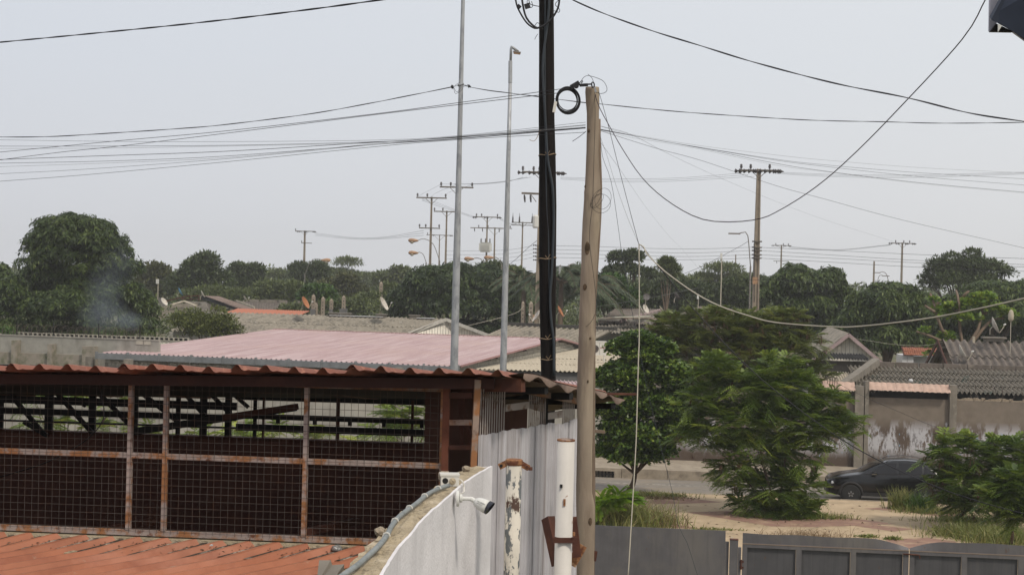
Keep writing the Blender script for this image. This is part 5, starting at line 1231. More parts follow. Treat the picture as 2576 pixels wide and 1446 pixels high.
def bp(px, py, d=0): p = onY(SH, px, py, YB-.10-d); return SH @ p
for a, c, w in (((140,985),(232,1088),.05),((187,1000),(215,1022),.03),((245,985),(330,1072),.05),((352,985),(450,1062),.05),((460,985),(515,1045),.045),((525,985),(580,1042),.045),((585,990),(625,1024),.04),((20,985),(110,1090),.05),((60,1060),(120,1096),.05)):
    part('lattice_diagonal', MB().beam(bp(*a), bp(*c), .03, w*.72), m_darkst, sh)
part('loose_channel', MB().beam(bp(330,1086,.5), bp(745,1024,.5), .05, .06), m_darkst, sh)
part('channel_end', MB().beam(bp(560,1050,.53), bp(750,1022,.53), .03, .05), m_rust, sh)
for a in ((20,1090),(300,1091),(680,1096),(900,1098)): pass
part('lattice_sill', MB().box(XL-.6, bx(1190), YB-.07, YB+.0, zb_o-.012, zb_o+.012, SH), m_rust, sh)
for px in (225, 760): 
    p = SH @ onY(SH, px, 1340, .25); part('floor_bracket', MB().beam(p, p+Vector((.35,.5,.02)), .05, .05), m_rust, sh)
# hanging cable inside
solo('hanging_cable', MB().tube(spline([PD(248,935,11.2), PD(250,970,11.28), PD(258,1010,11.32), PD(262,1040,11.3), PD(250,1072,11.32), PD(205,1115,11.6), PD(110,1165,12.2), PD(-20,1205,12.6)], 20), .004, 5), m_cable, 'thin cable hanging from the shed roof inside the mesh', 'cable')

# building body under the shed and the wall below the oblique sheets
bd = thing('lower_building', 'plain rendered building carrying the shed and the red sheet roof', 'building', Sh(0,0,0), 5)
part('wall', MB().box(XL-1.5, -.35, -.6, YB+.2, 0, 4.19, SH), m_plaster, bd)
part('front_wall', MB().box(XL-1.5, -.1, -.6, .04, 4.195, 5.69, SH), m_plaster, bd)

# red ribbed lean-to roof in the corner
rr_ = thing('red_ribbed_roof', 'red ribbed sheet roof covered with dust and leaf litter below the mesh', 'roof', Sh(-1.5,-.5,5.7), 5)
zR = 5.775
def rdz(s): return -.115*min(s, .42) - .02*max(0, s-.42)
rd = Vector((-.62, -.78, 0)); ex = (SH.to_3x3() @ Vector((1,0,0)))
def ribsheet(x0, nrib, seed):
    rr = random.Random(seed); rows = []; prof = []
    for k in range(nrib):
        for a, h in ((0,0),(.095,.0),(.120,.037),(.158,.039),(.190,.0)): prof.append((k*.2+a, h))
    prof.append((nrib*.2+.02, 0))
    for s, dz, sx in ((0,.012,.05),(.12,.008,.035),(.28,.0,.012),(.42,-.0,0),(.5,0,0),(1.0,0,0),(1.8,0,0),(2.8,0,0)):
        rows.append([tuple(Sh(x0+a, -.075, 0) + rd*s + ex*(sx + .006*math.sin(k_*1.7+seed)) + Vector((0,0,zR+rdz(s)+h+dz*.5+.002*math.sin(s*9+k_)))) for k_, (a, h) in enumerate(prof)])
    g = MB(); g.grid(rows); return g
for i in range(8):
    g = ribsheet(XL-.2+i*.8, 4 if i < 7 else 2, i); part('roof_sheet', g, m_redroof, rr_)
part('flashing', MB().box(XL, -.2, -.075, -.01, zR-.05, 5.808, SH), m_coping, rr_)
# litter: mounded strips between ribs
for i in range(30):
    x = XL-.2+i*.2; ra = random.Random(i*3+1); rows = []; ln = ra.uniform(.22,.46); wdt_ = .105
    for s_ in range(6):
        s = ln*s_/5; row = []
        for k in range(6):
            f = k/5; h = math.sin(math.pi*f)*.016*(1-s/ln*.8)*ra.uniform(.5,1.4)
            row.append(tuple(Sh(x+.188+wdt_*f*(1-.3*s_/5*abs(f-.5)*2), -.086, 0) + rd*s + ex*(.05*(1-min(1,s/.3))) + Vector((0,0,zR+rdz(s)+.0035+h+ .006*(1-s/ln)))))
        rows.append(row)
    g = MB(); g.grid(rows); o = part('leaf_litter', g, m_debris, rr_, smooth=False)
# small flakes and leaves
P = []; n = 600
for i in range(n):
    s = abs(NR.normal(0, .13)); x = rnd.uniform(-4, -.35); p = Sh(x, -.1, 0) + rd*s; P.append((p.x, p.y, zR+rdz(s)+.010+rnd.uniform(0,.012)))
P = np.array(P); D_ = norm(rdir(n)*np.array([1,1,.25])); o = quads('dry_flake', P, D_, norm(np.cross(D_, rdir(n)*np.array([.3,.3,1]))), NR.uniform(.008,.03,n), .010, NR.random(n)*.5, leafmat('dry_flakes', (.04,.03,.02), (.15,.11,.075), (.34,.29,.22)), None)
tag(o, 'scattered dry leaf flakes on the red ribbed roof', None, kind='stuff')
def rock(c, r, seed, sq=.7):
    bm = MB(); rr = random.Random(seed); n1, n2 = 6, 9; rows = []
    for i in range(n1+1):
        a = math.pi*i/n1; rows.append([tuple(Vector(c)+Vector((math.sin(a)*math.cos(b_), math.sin(a)*math.sin(b_), math.cos(a)*sq))*r*(1+.28*noise.noise(Vector((math.sin(a)*math.cos(b_)*1.6+seed, math.sin(a)*math.sin(b_)*1.6, math.cos(a)*1.6))))) for b_ in [2*math.pi*j/n2 for j in range(n2)]])
    bm.grid(rows, close=True); return bm
solo('crumpled_foil', rock(G(1424/1, 0, 0) if False else PD(1081/1, 1369, 11.0)+Vector((-.58*0,0,0)), .001, 1), m_galv, 'crumpled silver foil scrap', 'litter') if False else None
p = Sh(-.72, -.13, zR+.03); solo('crumpled_foil', rock((p.x,p.y,p.z), .042, 3, .55), M('crumpled_foil', (.4,.39,.37), rough=.35, metal=.6, bump=1, bscale=25), 'crumpled silver foil packet on the litter near the wall', 'litter')
p = Sh(-1.62, -.14, zR+.02); solo('plastic_scrap', rock((p.x,p.y,p.z), .03, 5, .35), M('clear_plastic', (.45,.45,.46), rough=.2), 'small clear plastic scrap under the mesh rail', 'litter')
p = Sh(-2.55, -.42, zR-.03); solo('broken_tile', MB().beam(p, p+Vector((.035,.085,.004)), .045, .006), m_coping, 'pale flat shard lying on the red ribbed roof', 'litter')
p = G(236, 1424, zR-.06); solo('pebble', rock((p.x,p.y,p.z+.008), .02, 9), m_rubble, 'small pale pebble between two red roof ribs', 'stone')

# ================================================================ white wall with coping, conduit and camera
ZW = 6.5
Rr = [(1239,1172),(1192,1198),(1160,1222),(1135,1244),(1100,1274),(1078,1293),(1058,1314),(1040,1338),(1017,1362),(997,1388),(962,1446),(925,1510),(880,1600)]
Lr_ = [(1177,1172),(1150,1186),(1120,1205),(1096,1222),(1062,1250),(1040,1268),(1012,1280),(985,1312),(952,1345),(920,1372),(848,1446),(790,1510),(720,1600)]
rr = random.Random(2)
RP = spline([G(a, b_, ZW) for a, b_ in Rr], 60); LP = spline([G(a, b_, ZW) for a, b_ in Lr_], 60)
n_ = min(len(RP), len(LP)); RP, LP = RP[:n_], LP[:n_]
ww = thing('white_wall', 'curving white painted wall with a crumbling cement top carrying a security camera', 'wall', (RP[0].x, RP[0].y, 5))
# cement bed under plaster face: face stands a little proud, top broken
rows = []
def nz_(p, s, k): return noise.noise(Vector((p.x*s, p.y*s, k)))
for i in range(n_):
    r_, l_ = RP[i], LP[i]; row = []
    row.append((l_.x, l_.y, 0)); row.append((l_.x+.012*nz_(l_, 9, 1), l_.y, ZW-.05))
    for k in range(9):
        f = k/8; p = l_.lerp(r_, f*.93+.0)
        e = 1 if k in (0,) else 0
        row.append((p.x+.016*e*nz_(p, 14, 5), p.y, ZW-.004 + .010*nz_(p, 16, 0)+.010*nz_(p, 45, 3) - (.02*abs(nz_(p, 9, 8)) if k < 2 else 0)))
    row.append((r_.x-.014, r_.y, ZW-.02)); row.append((r_.x-.014, r_.y, 0)); rows.append(row)
g = MB(); g.grid(rows); g.f.append(tuple(range(len(rows[0])))[::-1]); part('cement_core', g, m_coping, ww)
rows = []
for i in range(n_):
    r_, l_ = RP[i], LP[i]; d_ = (r_-l_).normalized(); a = r_; b_ = r_-d_*.013; zt2 = ZW+.004*nz_(r_, 30, 7)-.006*abs(nz_(r_, 7, 3)); pp = r_ + d_*.003*nz_(r_, 12, 2)
    rows.append([(b_.x, b_.y, 0), (b_.x, b_.y, zt2+.003), (pp.x, pp.y, zt2), (a.x, a.y, ZW-.2), (a.x, a.y, 0)])
g = MB(); g.grid(rows); k = len(rows[0]); g.f.append(tuple(range(k))[::-1])
e0, e1 = RP[0], LP[0]; g.add([(e0.x,e0.y+.002,0),(e1.x,e1.y+.002,0),(e1.x,e1.y+.002,ZW-.01),(e0.x,e0.y+.002,ZW-.0)], [(0,1,2,3)])
part('painted_face', g, m_whitewall, ww)
# cement lump and broken stub beside the roof
p = PD(836, 1432, 6.75); solo('broken_wall_stub', MB().poly([PD(803,1408,7.1),PD(832,1408,7.1),PD(836,1420,7.1),PD(866,1418,7.1),PD(850,1440,7.0),PD(845,1470,6.9),PD(795,1470,6.9)], 5.9), m_pillar, 'broken grey cement stub against the white wall foot', 'rubble')
for i, (px, py, r_, lb) in enumerate([(1119,1197,.042,'large pitted stone lump behind the junction box'),(1172,1179,.028,'small pointed stone on the wall top near the far end'),(956,1336,.028,'round stone chip at the wall edge beside the conduit'),(1138,1201,.025,'flat stone beside the large pitted lump')]):
    p = G(px, py, ZW+.015); solo('stone', rock((p.x,p.y,p.z), r_, i+20, .75), m_rubble, lb, 'stone')
cpts = [(1128,1218),(1113,1222),(1096,1229),(1075,1240),(1048,1262),(1025,1279),(1003,1297),(985,1320),(972,1345),(950,1372),(925,1395),(905,1413),(882,1430),(850,1452),(820,1475)]
cp_ = spline([G(a, b_+3, ZW+.02) for a, b_ in cpts], 60)
cd = thing('conduit', 'grey flexible conduit clipped along the crumbling wall top', 'conduit', cp_[0])
part('pipe', MB().tube(cp_, .0125, 10), m_conduit, cd, smooth=True)
for i in (4, 11, 20, 29, 38):
    c = cp_[i]; d_ = (cp_[i+1]-cp_[i-1]).normalized(); s_ = d_.cross(Vector((0,0,1))).normalized()
    part('clip', MB().tube([c + s_*.016 - Vector((0,0,.02)), c+s_*.0165, c + s_*.011+Vector((0,0,.0125)), c+Vector((0,0,.0165)), c - s_*.011+Vector((0,0,.0125)), c-s_*.0165], .0035, 5), m_plast, cd)
# junction box
p = G(1131, 1221, ZW); JB = Matrix.Translation(p) @ Matrix.Rotation(R(6), 4, 'Z')
jb = thing('junction_box', 'cream plastic junction box on the wall above the camera', 'junction box', p)
part('body', MB().box(-.052, .052, -.03, .06, 0, .058, JB), m_plast, jb)
part('lid', MB().box(-.058, .056, -.034, .066, .059, .070, JB), m_plast, jb)
part('cable_hole', MB().lathe(JB @ Vector((-.028,-.0305,.032)), [(.017,0),(.017,.002)], (0,-1,0), 16), m_darkst, jb)
part('gland', MB().lathe(JB @ Vector((.014,-.030,.030)), [(.02,0),(.017,.010),(.008,.014)], (0,-1,0), 14), m_coping, jb)
solo('camera_lead', MB().tube(spline([JB @ Vector((.058,.02,.035)), JB @ Vector((.078,.0,.02)), JB @ Vector((.082,-.03,-.03)), PD(1153,1242,8.95)], 10), .005, 6), m_plast, 'short pale lead running from the junction box to the camera', 'cable')
# camera
cm = thing('security_camera', 'white bullet security camera on a round bracket on the white wall', 'security camera', PD(1152,1252,8.93))
DC = 8.93; CS = DC/9.72
class SB(MB):
    def lathe(s, o, prof, axis=(0,0,1), n=12): return MB.lathe(s, o, [(a*CS, b_*CS) for a, b_ in prof], axis, n)
    def tube(s, pts, r, n=6, cap=True): return MB.tube(s, pts, r*CS, n, cap)
bpz = PD(1152, 1253, DC); 
part('base_plate', SB().lathe(bpz - CR*.008, [(.050,0),(.050,.010),(.046,.016),(.030,.018)], CR, 24), m_white_paint, cm, smooth=False)
a1 = PD(1162, 1253, DC); a2 = PD(1186, 1254, DC); a3 = PD(1197, 1260, DC)
part('neck', SB().lathe(PD(1157,1252.5,DC), [(.026,0),(.026,.012),(.020,.016)], CR, 18), m_white_paint, cm)
part('arm', SB().tube([PD(1160,1253,DC), a2], .0125, 12), m_white_paint, cm, smooth=False)
part('ball_joint', SB().tube([PD(1184,1253,DC), PD(1199,1262,DC)], .0145, 12), m_white_paint, cm)
ax = (PD(1233,1278,DC-.03)-PD(1195,1260,DC)).normalized(); o_ = PD(1193,1259.5,DC)
bl = (PD(1222,1270,DC-.02)-o_).length
part('body', SB().lathe(o_, [(.010,0),(.022,.006),(.031,.02),(.0375,.04),(.041,.065),(.0425,.093)], ax, 22), m_white_paint, cm, smooth=True)
upc = (CU - ax*CU.dot(ax)).normalized()
g = SB().lathe(o_ + ax*.0935*CS, [(.0415,0),(.0415,.004),(.038,.006)], ax, 22); part('lens_glass', g, m_plastk, cm)
# hood: dark shell cut obliquely, longer on top
rows = []; sx = ax.cross(upc)
for s in range(2):
    rows.append([tuple(o_ + ax*CS*(.0935 + (0 if s == 0 else .018+.012*math.cos(a))) + (upc*math.cos(a)+sx*math.sin(a))*.0428*CS) for a in [2*math.pi*k/24 for k in range(24)]])
g = SB(); g.grid(rows, close=True); part('sun_hood', g, m_plastk, cm)
tx = o_ + ax*.040 + sx*.0 
nrm = (CP-o_).normalized(); nrm = (nrm - ax*nrm.dot(ax)).normalized(); tu = nrm.cross(ax)
Rm = Matrix((ax, tu, nrm)).transposed().to_4x4()
text('HIKVISION', .0105, m_blacktext, 'printed_name', cm, o_ + ax*.028*CS + nrm*.0435*CS + tu*.004, Rm, .0003)
text('HiWatch Series', .0055, m_blacktext, 'printed_name', cm, o_ + ax*.032*CS + nrm*.0435*CS - tu*.005, Rm, .0003)

# ================================================================ pipes by the oblique wall
DP1 = 9.6
t = thing('flaking_pipe_post', 'flaking white pipe post with a rusty eared collar', 'pipe post', PD(1290,1446,DP1))
top, bot = PD(1293.5, 1160, DP1), PD(1285, 1446, DP1); bot2 = top + (bot-top)*3
top = Vector((top.x, top.y, top.z)); bot2 = Vector((bot.x, bot.y, 0)) ; bot2.x = top.x - 0
part('pipe', MB().tube([(top.x,top.y,0),(top.x,top.y,3),(top.x,top.y,top.z)], .048, 24), m_peel, t, smooth=True)
part('collar', MB().lathe((top.x,top.y,top.z-.022), [(.050,0),(.053,.01),(.053,.030),(.048,.036)], (0,0,1), 20), m_rustb, t)
for s_ in (-1, 1):
    c = top + Vector((s_*.066, -.01, -.018 - (.004 if s_ > 0 else 0))); part('ear', MB().beam(c+Vector((-.028*s_,0,.012)), c+Vector((.024*s_,-.0,-.016)), .014, .036), m_rustb, t)
    part('ear_bolt', MB().lathe(c+Vector((.012*s_,-.008,-.008)), [(.010,0),(.010,.006)], (0,-1,0), 8), m_darkst if s_ < 0 else m_rust, t)
part('hanging_nut', MB().lathe(top+Vector((.098,-.01,-.05)), [(.013,0),(.013,.02)], (0,0,1), 6), m_rust, t)
DP2 = 9.0
t = thing('white_pipe_post', 'thick white pipe post with rust spots and a clamp band', 'pipe post', PD(1420,1446,DP2))
top = PD(1424, 1106, DP2)
part('pipe', MB().tube([(top.x-.004,top.y,0),(top.x-.004,top.y,3),(top.x,top.y,top.z)], .0495, 26), m_pipe, t, smooth=True)
part('rusty_rim', MB().lathe((top.x,top.y,top.z-.006), [(.0505,0),(.0515,.004),(.050,.010),(.043,.010),(.043,0)], (0,0,1), 22), m_rustb, t)
for (px, py, w, h) in ((1412,1222,.014,.018),(1420,1263,.012,.038)):
    p = PD(px, py, DP2-.052); part('slot', MB().box(p.x-w/2,p.x+w/2,p.y-.002,p.y+.012,p.z-h/2,p.z+h/2), m_darkst if py < 1240 else m_rustb, t)
c = PD(1419, 1355, DP2); part('clamp_band', MB().lathe((c.x,c.y,c.z-.014), [(.051,0),(.054,.0),(.054,.028),(.051,.028)], (0,0,1), 22).beam((c.x-.065,c.y-.056,c.z), (c.x+.075,c.y-.056,c.z+.004), .006, .030), m_rust, t)
p = PD(1440, 1352, DP2-.02); part('clamp_bolt', MB().lathe((p.x+.005,p.y-.05,p.z+.02), [(.008,0),(.008,.02)], (0,0,1), 6), m_rustb, t)
t = thing('rusty_bracket', 'rusty angle steel bracket leaning behind the thick white pipe', 'bracket', PD(1380,1446,9.4))
part('flange', MB().beam(PD(1372,1302,9.4), PD(1398,1420,9.3), .012, .075), m_rust, t)
part('flange', MB().beam(PD(1385,1298,9.45), PD(1407,1425,9.35), .05, .012), m_rust, t)
part('brace', MB().beam(PD(1440,1300,9.45), PD(1452,1400,9.45), .03, .05), m_rust, t)
part('lower_plate', MB().beam(PD(1436,1420,9.5), PD(1465,1370,9.5), .015, .06), m_rustb, t)

# ================================================================ poles
def shaped(pts, D):
    """pts: (py, left px, right px) down the pole -> centre line and radii"""
    c = []; r_ = []
    for py, a, b_ in pts: c.append(PD((a+b_)/2, py, D)); r_.append((b_-a)/2*D/F)
    return c, r_
DW = 11.3
c, r_ = shaped([(220,1473,1507),(232,1472,1508),(262,1474,1508),(285,1476,1507),(320,1476,1507),(380,1475,1506),(430,1473,1508),(470,1471,1511),(485,1469,1510),(500,1469,1511),(560,1465,1510),(610,1463,1504),(660,1462,1503),(700,1460,1499),(745,1459,1498),(800,1456,1497),(835,1456,1496),(852,1455,1499),(872,1455,1497),(920,1453,1494),(1000,1451,1492),(1060,1452,1492),(1130,1451,1490),(1180,1450,1490),(1240,1449,1490),(1270,1449,1496),(1330,1450,1496),(1446,1450,1494)], DW)
t = thing('wooden_pole', 'peeled knotty eucalyptus pole carrying thin cables and a cable coil', 'utility pole', (c[-1].x, c[-1].y, 0))
c.append(Vector((c[-1].x-.01, c[-1].y, 0))); r_.append(.075)
cs = spline(c[:-1], 70); 
def rad_at(z):
    for i in range(len(c)-1):
        if c[i].z >= z >= c[i+1].z: f = (c[i].z-z)/(c[i].z-c[i+1].z); return r_[i]+(r_[i+1]-r_[i])*f
    return r_[0]
cs.append(c[-1]); g = MB(); g.tube(cs, [rad_at(p.z) for p in cs], 18)
for i, v in enumerate(g.v): k = 1 + 0*noise.noise(Vector(v)*6); 
part('log', g, m_wood, t, smooth=True)
for px, py, w, h in ((1477,625,.020,.050),(1471,722,.016,.024),(1483,1352-44,.016,.030),(1481,330,.010,.016),(1484,850,.008,.010),(1472,470,.007,.010),(1478,958,.007,.012)):
    p = PD(px, py, DW); rad = rad_at(p.z); ctr = min(cs, key=lambda q: abs(q.z-p.z)); dx = p.x-ctr.x; y = ctr.y-math.sqrt(max(1e-6, rad*rad-dx*dx))
    g = MB(); rows = []
    for k, f in ((1.0,-.002),(.75,.005),(.5,.003),(.3,.008),(.02,.006)):
        rows.append([(p.x+w*k*math.cos(a), y - f, p.z+h*k*math.sin(a)) for a in [2*math.pi*j/12 for j in range(12)]])
    g.grid(rows, close=True); part('knot', g, m_knot, t, smooth=True)
c2, r2 = shaped([(300,1499,1511),(380,1500,1512),(470,1500,1515),(545,1498,1513),(600,1497,1510),(690,1490,1504),(760,1488,1500),(900,1484,1498),(1100,1482,1497),(1230,1480,1498),(1446,1480,1496)], DW+.11)
c2.append(Vector((c2[-1].x, c2[-1].y, 0))); r2.append(.05); part('companion_log', MB().tube(c2, r2, 12), m_wood2, t, smooth=True)
part('side_board', MB().beam(PD(1492,1083,11.6), PD(1522,1086,11.6), .02, .022), m_wood2, t)
part('side_stub', MB().beam(PD(1494,1410,DW), PD(1498,1385,DW), .012, .03), m_rust, t)
WK = lambda nm: 1. if nm in ('drip_loop_cable', 'riser_cable', 'vertical_cable') else (.85 if nm in ('thick_wire', 'white_cable', 'wire_end', 'loose_cable') else .62)
def extend(name, pts, sp):
    """carry a cable on past the edge of the view, straight along its own direction"""
    sp = list(sp)
    if name not in ('thin_cable', 'twisted_cable', 'white_cable', 'sagging_cable', 'thick_wire', 'power_line', 'service_wire'): return sp
    def off(p): return p[0] <= 0 or p[0] >= 2576 or (p[1] <= 0 and not 1280 < p[0] < 1430)
    if off(pts[0]): d = (sp[0]-sp[min(12, len(sp)-1)]).normalized(); sp.insert(0, sp[0] + d*min(9, .25*(sp[0]-CP).length+3))
    if off(pts[-1]): d = (sp[-1]-sp[-min(6, len(sp))]).normalized(); sp.append(sp[-1] + d*min(9, .25*(sp[-1]-CP).length+3))
    return sp
def solo_c(name, pts, D, r_px, mt, label, cat='cable', n=24, D1=None, sides=5, group=None, rad=None):
    k = len(pts); cum = [0]
    for a, b_ in zip(pts[:-1], pts[1:]): cum.append(cum[-1]+math.hypot(b_[0]-a[0], b_[1]-a[1]))
    q = [PD(p[0], p[1], D + ((D1 if D1 else D)-D)*cum[i]/cum[-1]) for i, p in enumerate(pts)]
    g = MB().tube(extend(name, pts, spline(q, n)), rad or r_px*D/F*WK(name), sides)
    return solo(name, g, mt, label, cat, loc=q[0], group=group, smooth=True)
# hardware on the wooden pole
t = thing('cable_clamp', 'black wedge clamp and shackle holding cables on the wooden pole top', 'cable clamp', PD(1450,215,11.25))
part('wedge', MB().beam(PD(1436,220,11.2), PD(1457,208,11.2), .022, .030), m_cable, t)
part('pulley', MB().lathe(PD(1449,217,11.17), [(.018,0),(.020,.012),(.018,.024)], (0,-1,0), 14), m_cable, t)
part('link', MB().beam(PD(1458,215,11.2), PD(1479,214,11.2), .020, .020).tube([PD(1456,214,11.2), PD(1490,212,11.2)], .006, 5), m_cable, t)
part('hook', MB().tube(spline([PD(1455,212,11.2), PD(1460,207,11.2), PD(1464,203,11.2), PD(1466,206,11.2), PD(1463,209,11.2)], 10), .003, 5), m_cable, t)
part('eye_bolt', MB().tube(spline([PD(1491,222,11.22), PD(1488,212,11.22), PD(1491,207,11.22), PD(1495,212,11.22), PD(1494,222,11.22)], 10), .005, 5), m_cable, t)
part('crimp', MB().beam(PD(1496,220,11.2), PD(1499,233,11.2), .014, .012), m_galv, t)
g = MB(); cc = PD(1428, 253, 11.25)
for k in range(11):
    a0 = rnd.uniform(0, 6); rr2 = .082 + rnd.uniform(-.009, .010); ox, oz = rnd.uniform(-.006, .006), rnd.uniform(-.008, .006)
    g.tube([cc + Vector((ox+rr2*math.cos(a)*(.93), rnd.uniform(-.004,.004), oz+rr2*math.sin(a)*1.02)) for a in [2*math.pi*j/28 for j in range(29)]], .0035, 5, False)
solo('cable_coil', g, m_cable, 'round coil of spare black cable hanging between the two big poles', 'cable coil', smooth=True)
solo('cable_tag', MB().beam(PD(1398,256,11.2), PD(1393,283,11.2), .022, .020), m_plast, 'small cream plastic splice box hanging beside the coil', 'splice box')
solo_c('loose_cable', [(1462,213),(1463,203),(1470,194),(1480,191),(1500,196),(1518,205),(1527,222),(1524,232),(1512,236),(1498,232)], 11.15, .8, m_cable, 'looping loose wire end above the wooden pole top', 'cable')
solo_c('loose_cable', [(1479,187),(1489,197),(1494,210)], 11.15, .7, m_cable, 'short upright wire end sticking above the wooden pole', 'cable')
solo_c('loose_cable', [(1496,232),(1497,300),(1494,400),(1492,480),(1490,520),(1484,570),(1484,620),(1494,700),(1500,760),(1497,790),(1485,812),(1473,822)], 11.19, .7, m_cable, 'black wire wandering down the face of the wooden pole', 'cable', n=40)
g = MB(); 
for k, (ex_, ey, rx_, ry_, rot) in enumerate([(1517,500,20,27,.3),(1512,512,24,24,-.2),(1499,500,9,24,.5),(1502,506,10,22,.7)]):
    g.tube([PD(ex_+rx_*math.cos(a)*math.cos(rot)-ry_*math.sin(a)*math.sin(rot), ey+rx_*math.cos(a)*math.sin(rot)+ry_*math.sin(a)*math.cos(rot), 11.18) for a in [2*math.pi*j/24 for j in range(25)]], .0012, 4, False)
solo('wire_bundle', g, m_cable, 'tangled loose wire rings tied halfway up the wooden pole', 'wire bundle', smooth=True)
t = thing('black_pole', 'thick black creosoted pole with cables strapped to it', 'utility pole', PD(1380,900,20).to_2d().to_3d())
c, r_ = shaped([(-160,1356,1392),(0,1356,1393),(130,1356,1394),(300,1355,1395),(400,1356,1398),(520,1356,1400),(650,1356,1399),(800,1358,1398),(950,1361,1398)], 20)
c.append(Vector((c[-1].x, c[-1].y, 0))); r_.append(.1); part('log', MB().tube(c, r_, 20), m_black, t, smooth=True)
def ring(py, D, a, b_, mt, r_px=1.1):
    L0, L1 = PD(a, py, D-.02), PD(b_, py, D-.02); m = (L0+L1)/2; rr3 = (L1-L0).length/2+.004
    return MB().tube([Vector((m.x+rr3*math.cos(q), m.y-rr3*math.sin(q)*.98+.02, m.z+.010*math.cos(q)+.008*math.sin(3*q))) for q in [2*math.pi*j/24 for j in range(25)]], r_px*D/F, 5, False)
for py, a, b_ in ((390,1356,1398),(650,1356,1399),(851,1358,1397),(903,1361,1398)):
    g = ring(py, 20, a, b_, m_rope)
    m = PD((a+b_)/2, py, 19.86); g.tube([m, m+Vector((.03,-.02,.05))], .004, 4).tube([m, m+Vector((-.03,-.02,.035))], .004, 4); part('binding', g, m_rope, t)
part('clamp_band', MB().box(*[v for v in (0,0,0,0,0,0)]) if False else ring(0, 20, 1357, 1393, m_galv), m_galv, t)
solo_c('riser_cable', [(1382,-40),(1381,20),(1376,70),(1370,115),(1366,160),(1366,200),(1370,260),(1373,320),(1378,400),(1390,470),(1393,540),(1392,600),(1388,690),(1384,740),(1386,800),(1393,860),(1393,945)], 19.86, 3.0, m_cableg, 'grey riser cable strapped down the black pole', n=50, sides=8)
solo_c('riser_cable', [(1372,-40),(1371,150),(1372,300),(1375,500),(1380,600),(1382,720),(1391,850),(1396,945)], 19.9, 2.0, m_cableg, 'second thinner riser cable beneath the first on the black pole', n=50, sides=8)
for i, (pts, w, lb) in enumerate([([(1312,-30),(1314,5),(1324,45),(1345,68),(1358,70),(1375,60),(1390,45),(1404,20),(1408,-10)], 2.6, 'thick drip loop cable hanging from the black pole top'),
        ([(1295,-30),(1298,5),(1306,28),(1325,58),(1345,72),(1358,70)], 2.2, 'outer drip loop cable beside the black pole'),
        ([(1328,-20),(1332,8),(1342,14),(1356,17)], 1.2, 'short jumper wire bent into the black pole'),
        ([(1335,-20),(1326,6),(1333,20),(1340,16),(1337,4)], 1.0, 'curled bare wire end beside the drip loops'),
        ([(1412,-20),(1405,0),(1397,12),(1408,25),(1405,32),(1393,28),(1387,42)], 1.0, 'thin kinked wire springing from the black pole'),
        ([(1353,86),(1349,92),(1345,100)], .8, 'frayed wire strands below the drip loop tie'), ([(1345,66),(1352,58),(1362,66),(1366,75)], .9, 'tie wire twisted round the drip loops')]):
    solo_c('drip_loop_cable' if w > 2 else 'wire_end', pts, 19.8, w, m_cable, lb, n=24)
t = thing('cable_connector', 'black connector block on the wires beside the black pole top', 'connector', PD(1327,16,19.8))
part('block', MB().beam(PD(1320,18,19.8), PD(1333,14,19.8), .05, .06), m_cable, t); part('spacer', MB().beam(PD(1303,20,19.8), PD(1308,14,19.8), .04, .05), m_cable, t)
# twin galvanised poles
t = thing('galvanised_pole', 'tall galvanised pole running out of the top of the frame with cable anchors', 'lamp post', PD(1143,930,23).to_2d().to_3d())
c, r_ = shaped([(-60,1158,1167),(0,1157.5,1167),(200,1153.5,1165),(350,1151,1163.5),(500,1146,1161),(650,1141,1159),(800,1137,1156),(935,1134,1154)], 23)
X = sum(p.x for p in c)/len(c); c = [Vector((X, c[0].y, p.z)) for p in c]; c.append(Vector((X, c[0].y, 0))); r_.append(.07); part('pole', MB().tube(c, r_, 16), m_galv, t, smooth=True)
part('band', ring(213, 23, 1153, 1165, m_arm, 1.6), m_galv, t)
for a, b_ in (((1134,220),(1141,219)),((1177,218),(1184,220))): solo('anchor_clamp', MB().tube([PD(*a, 22.9), PD((a[0]+b_[0])/2, a[1]-1, 22.9), PD(*b_, 22.9)], [.012,.035,.02] if a[0] < 1150 else [.035,.02,.012], 6), m_cable, 'black cone clamp ending the twisted cable %s the tall galvanised pole' % ('before' if a[0] < 1150 else 'after'), 'cable clamp')
for pts in ([(1157,208),(1148,213),(1141,220)],[(1141,220),(1150,232),(1163,218),(1176,216)],[(1141,222),(1146,236),(1160,228),(1168,217),(1177,219)],[(1142,218),(1155,215),(1166,214),(1177,216)]):
    solo_c('jumper_wire', pts, 22.85, .8, m_cable, 'thin jumper wire looping round the tall galvanised pole', group='jumper wires on the galvanised pole', n=14)
t = thing('street_lamp_post', 'galvanised lamp post with a short arm and flat lamp head', 'street lamp', PD(1270,930,30).to_2d().to_3d())
c, r_ = shaped([(208,1279,1288),(400,1275,1286),(600,1269,1283),(750,1263,1278.5),(935,1255,1272)], 30)
X = c[0].x; c = [Vector((X, c[0].y, p.z)) for p in c]; c.append(Vector((X, c[0].y, 0))); r_.append(.075); part('pole', MB().tube(c, r_, 16), m_galv, t, smooth=True)
part('sleeve', MB().tube([PD(1284,154,30), PD(1283.5,209,30)], .038, 14), m_galv, t)
tp = [PD(1284.5,156,30), PD(1285.5,124,30), PD(1287,118,30), PD(1290,120,30), PD(1301,129,30)]
part('arm', MB().tube(tp, .026, 10), m_galv, t, smooth=True)
part('lamp_lens', MB().beam(PD(1292,134,30), PD(1309,136,30), .10, .022), m_orange_l, t)
part('lamp_housing', MB().beam(PD(1291,130.5,30), PD(1310,133.5,30), .12, .022).beam(PD(1297,128,30), PD(1305,129.5,30), .09, .022), m_steelg, t)

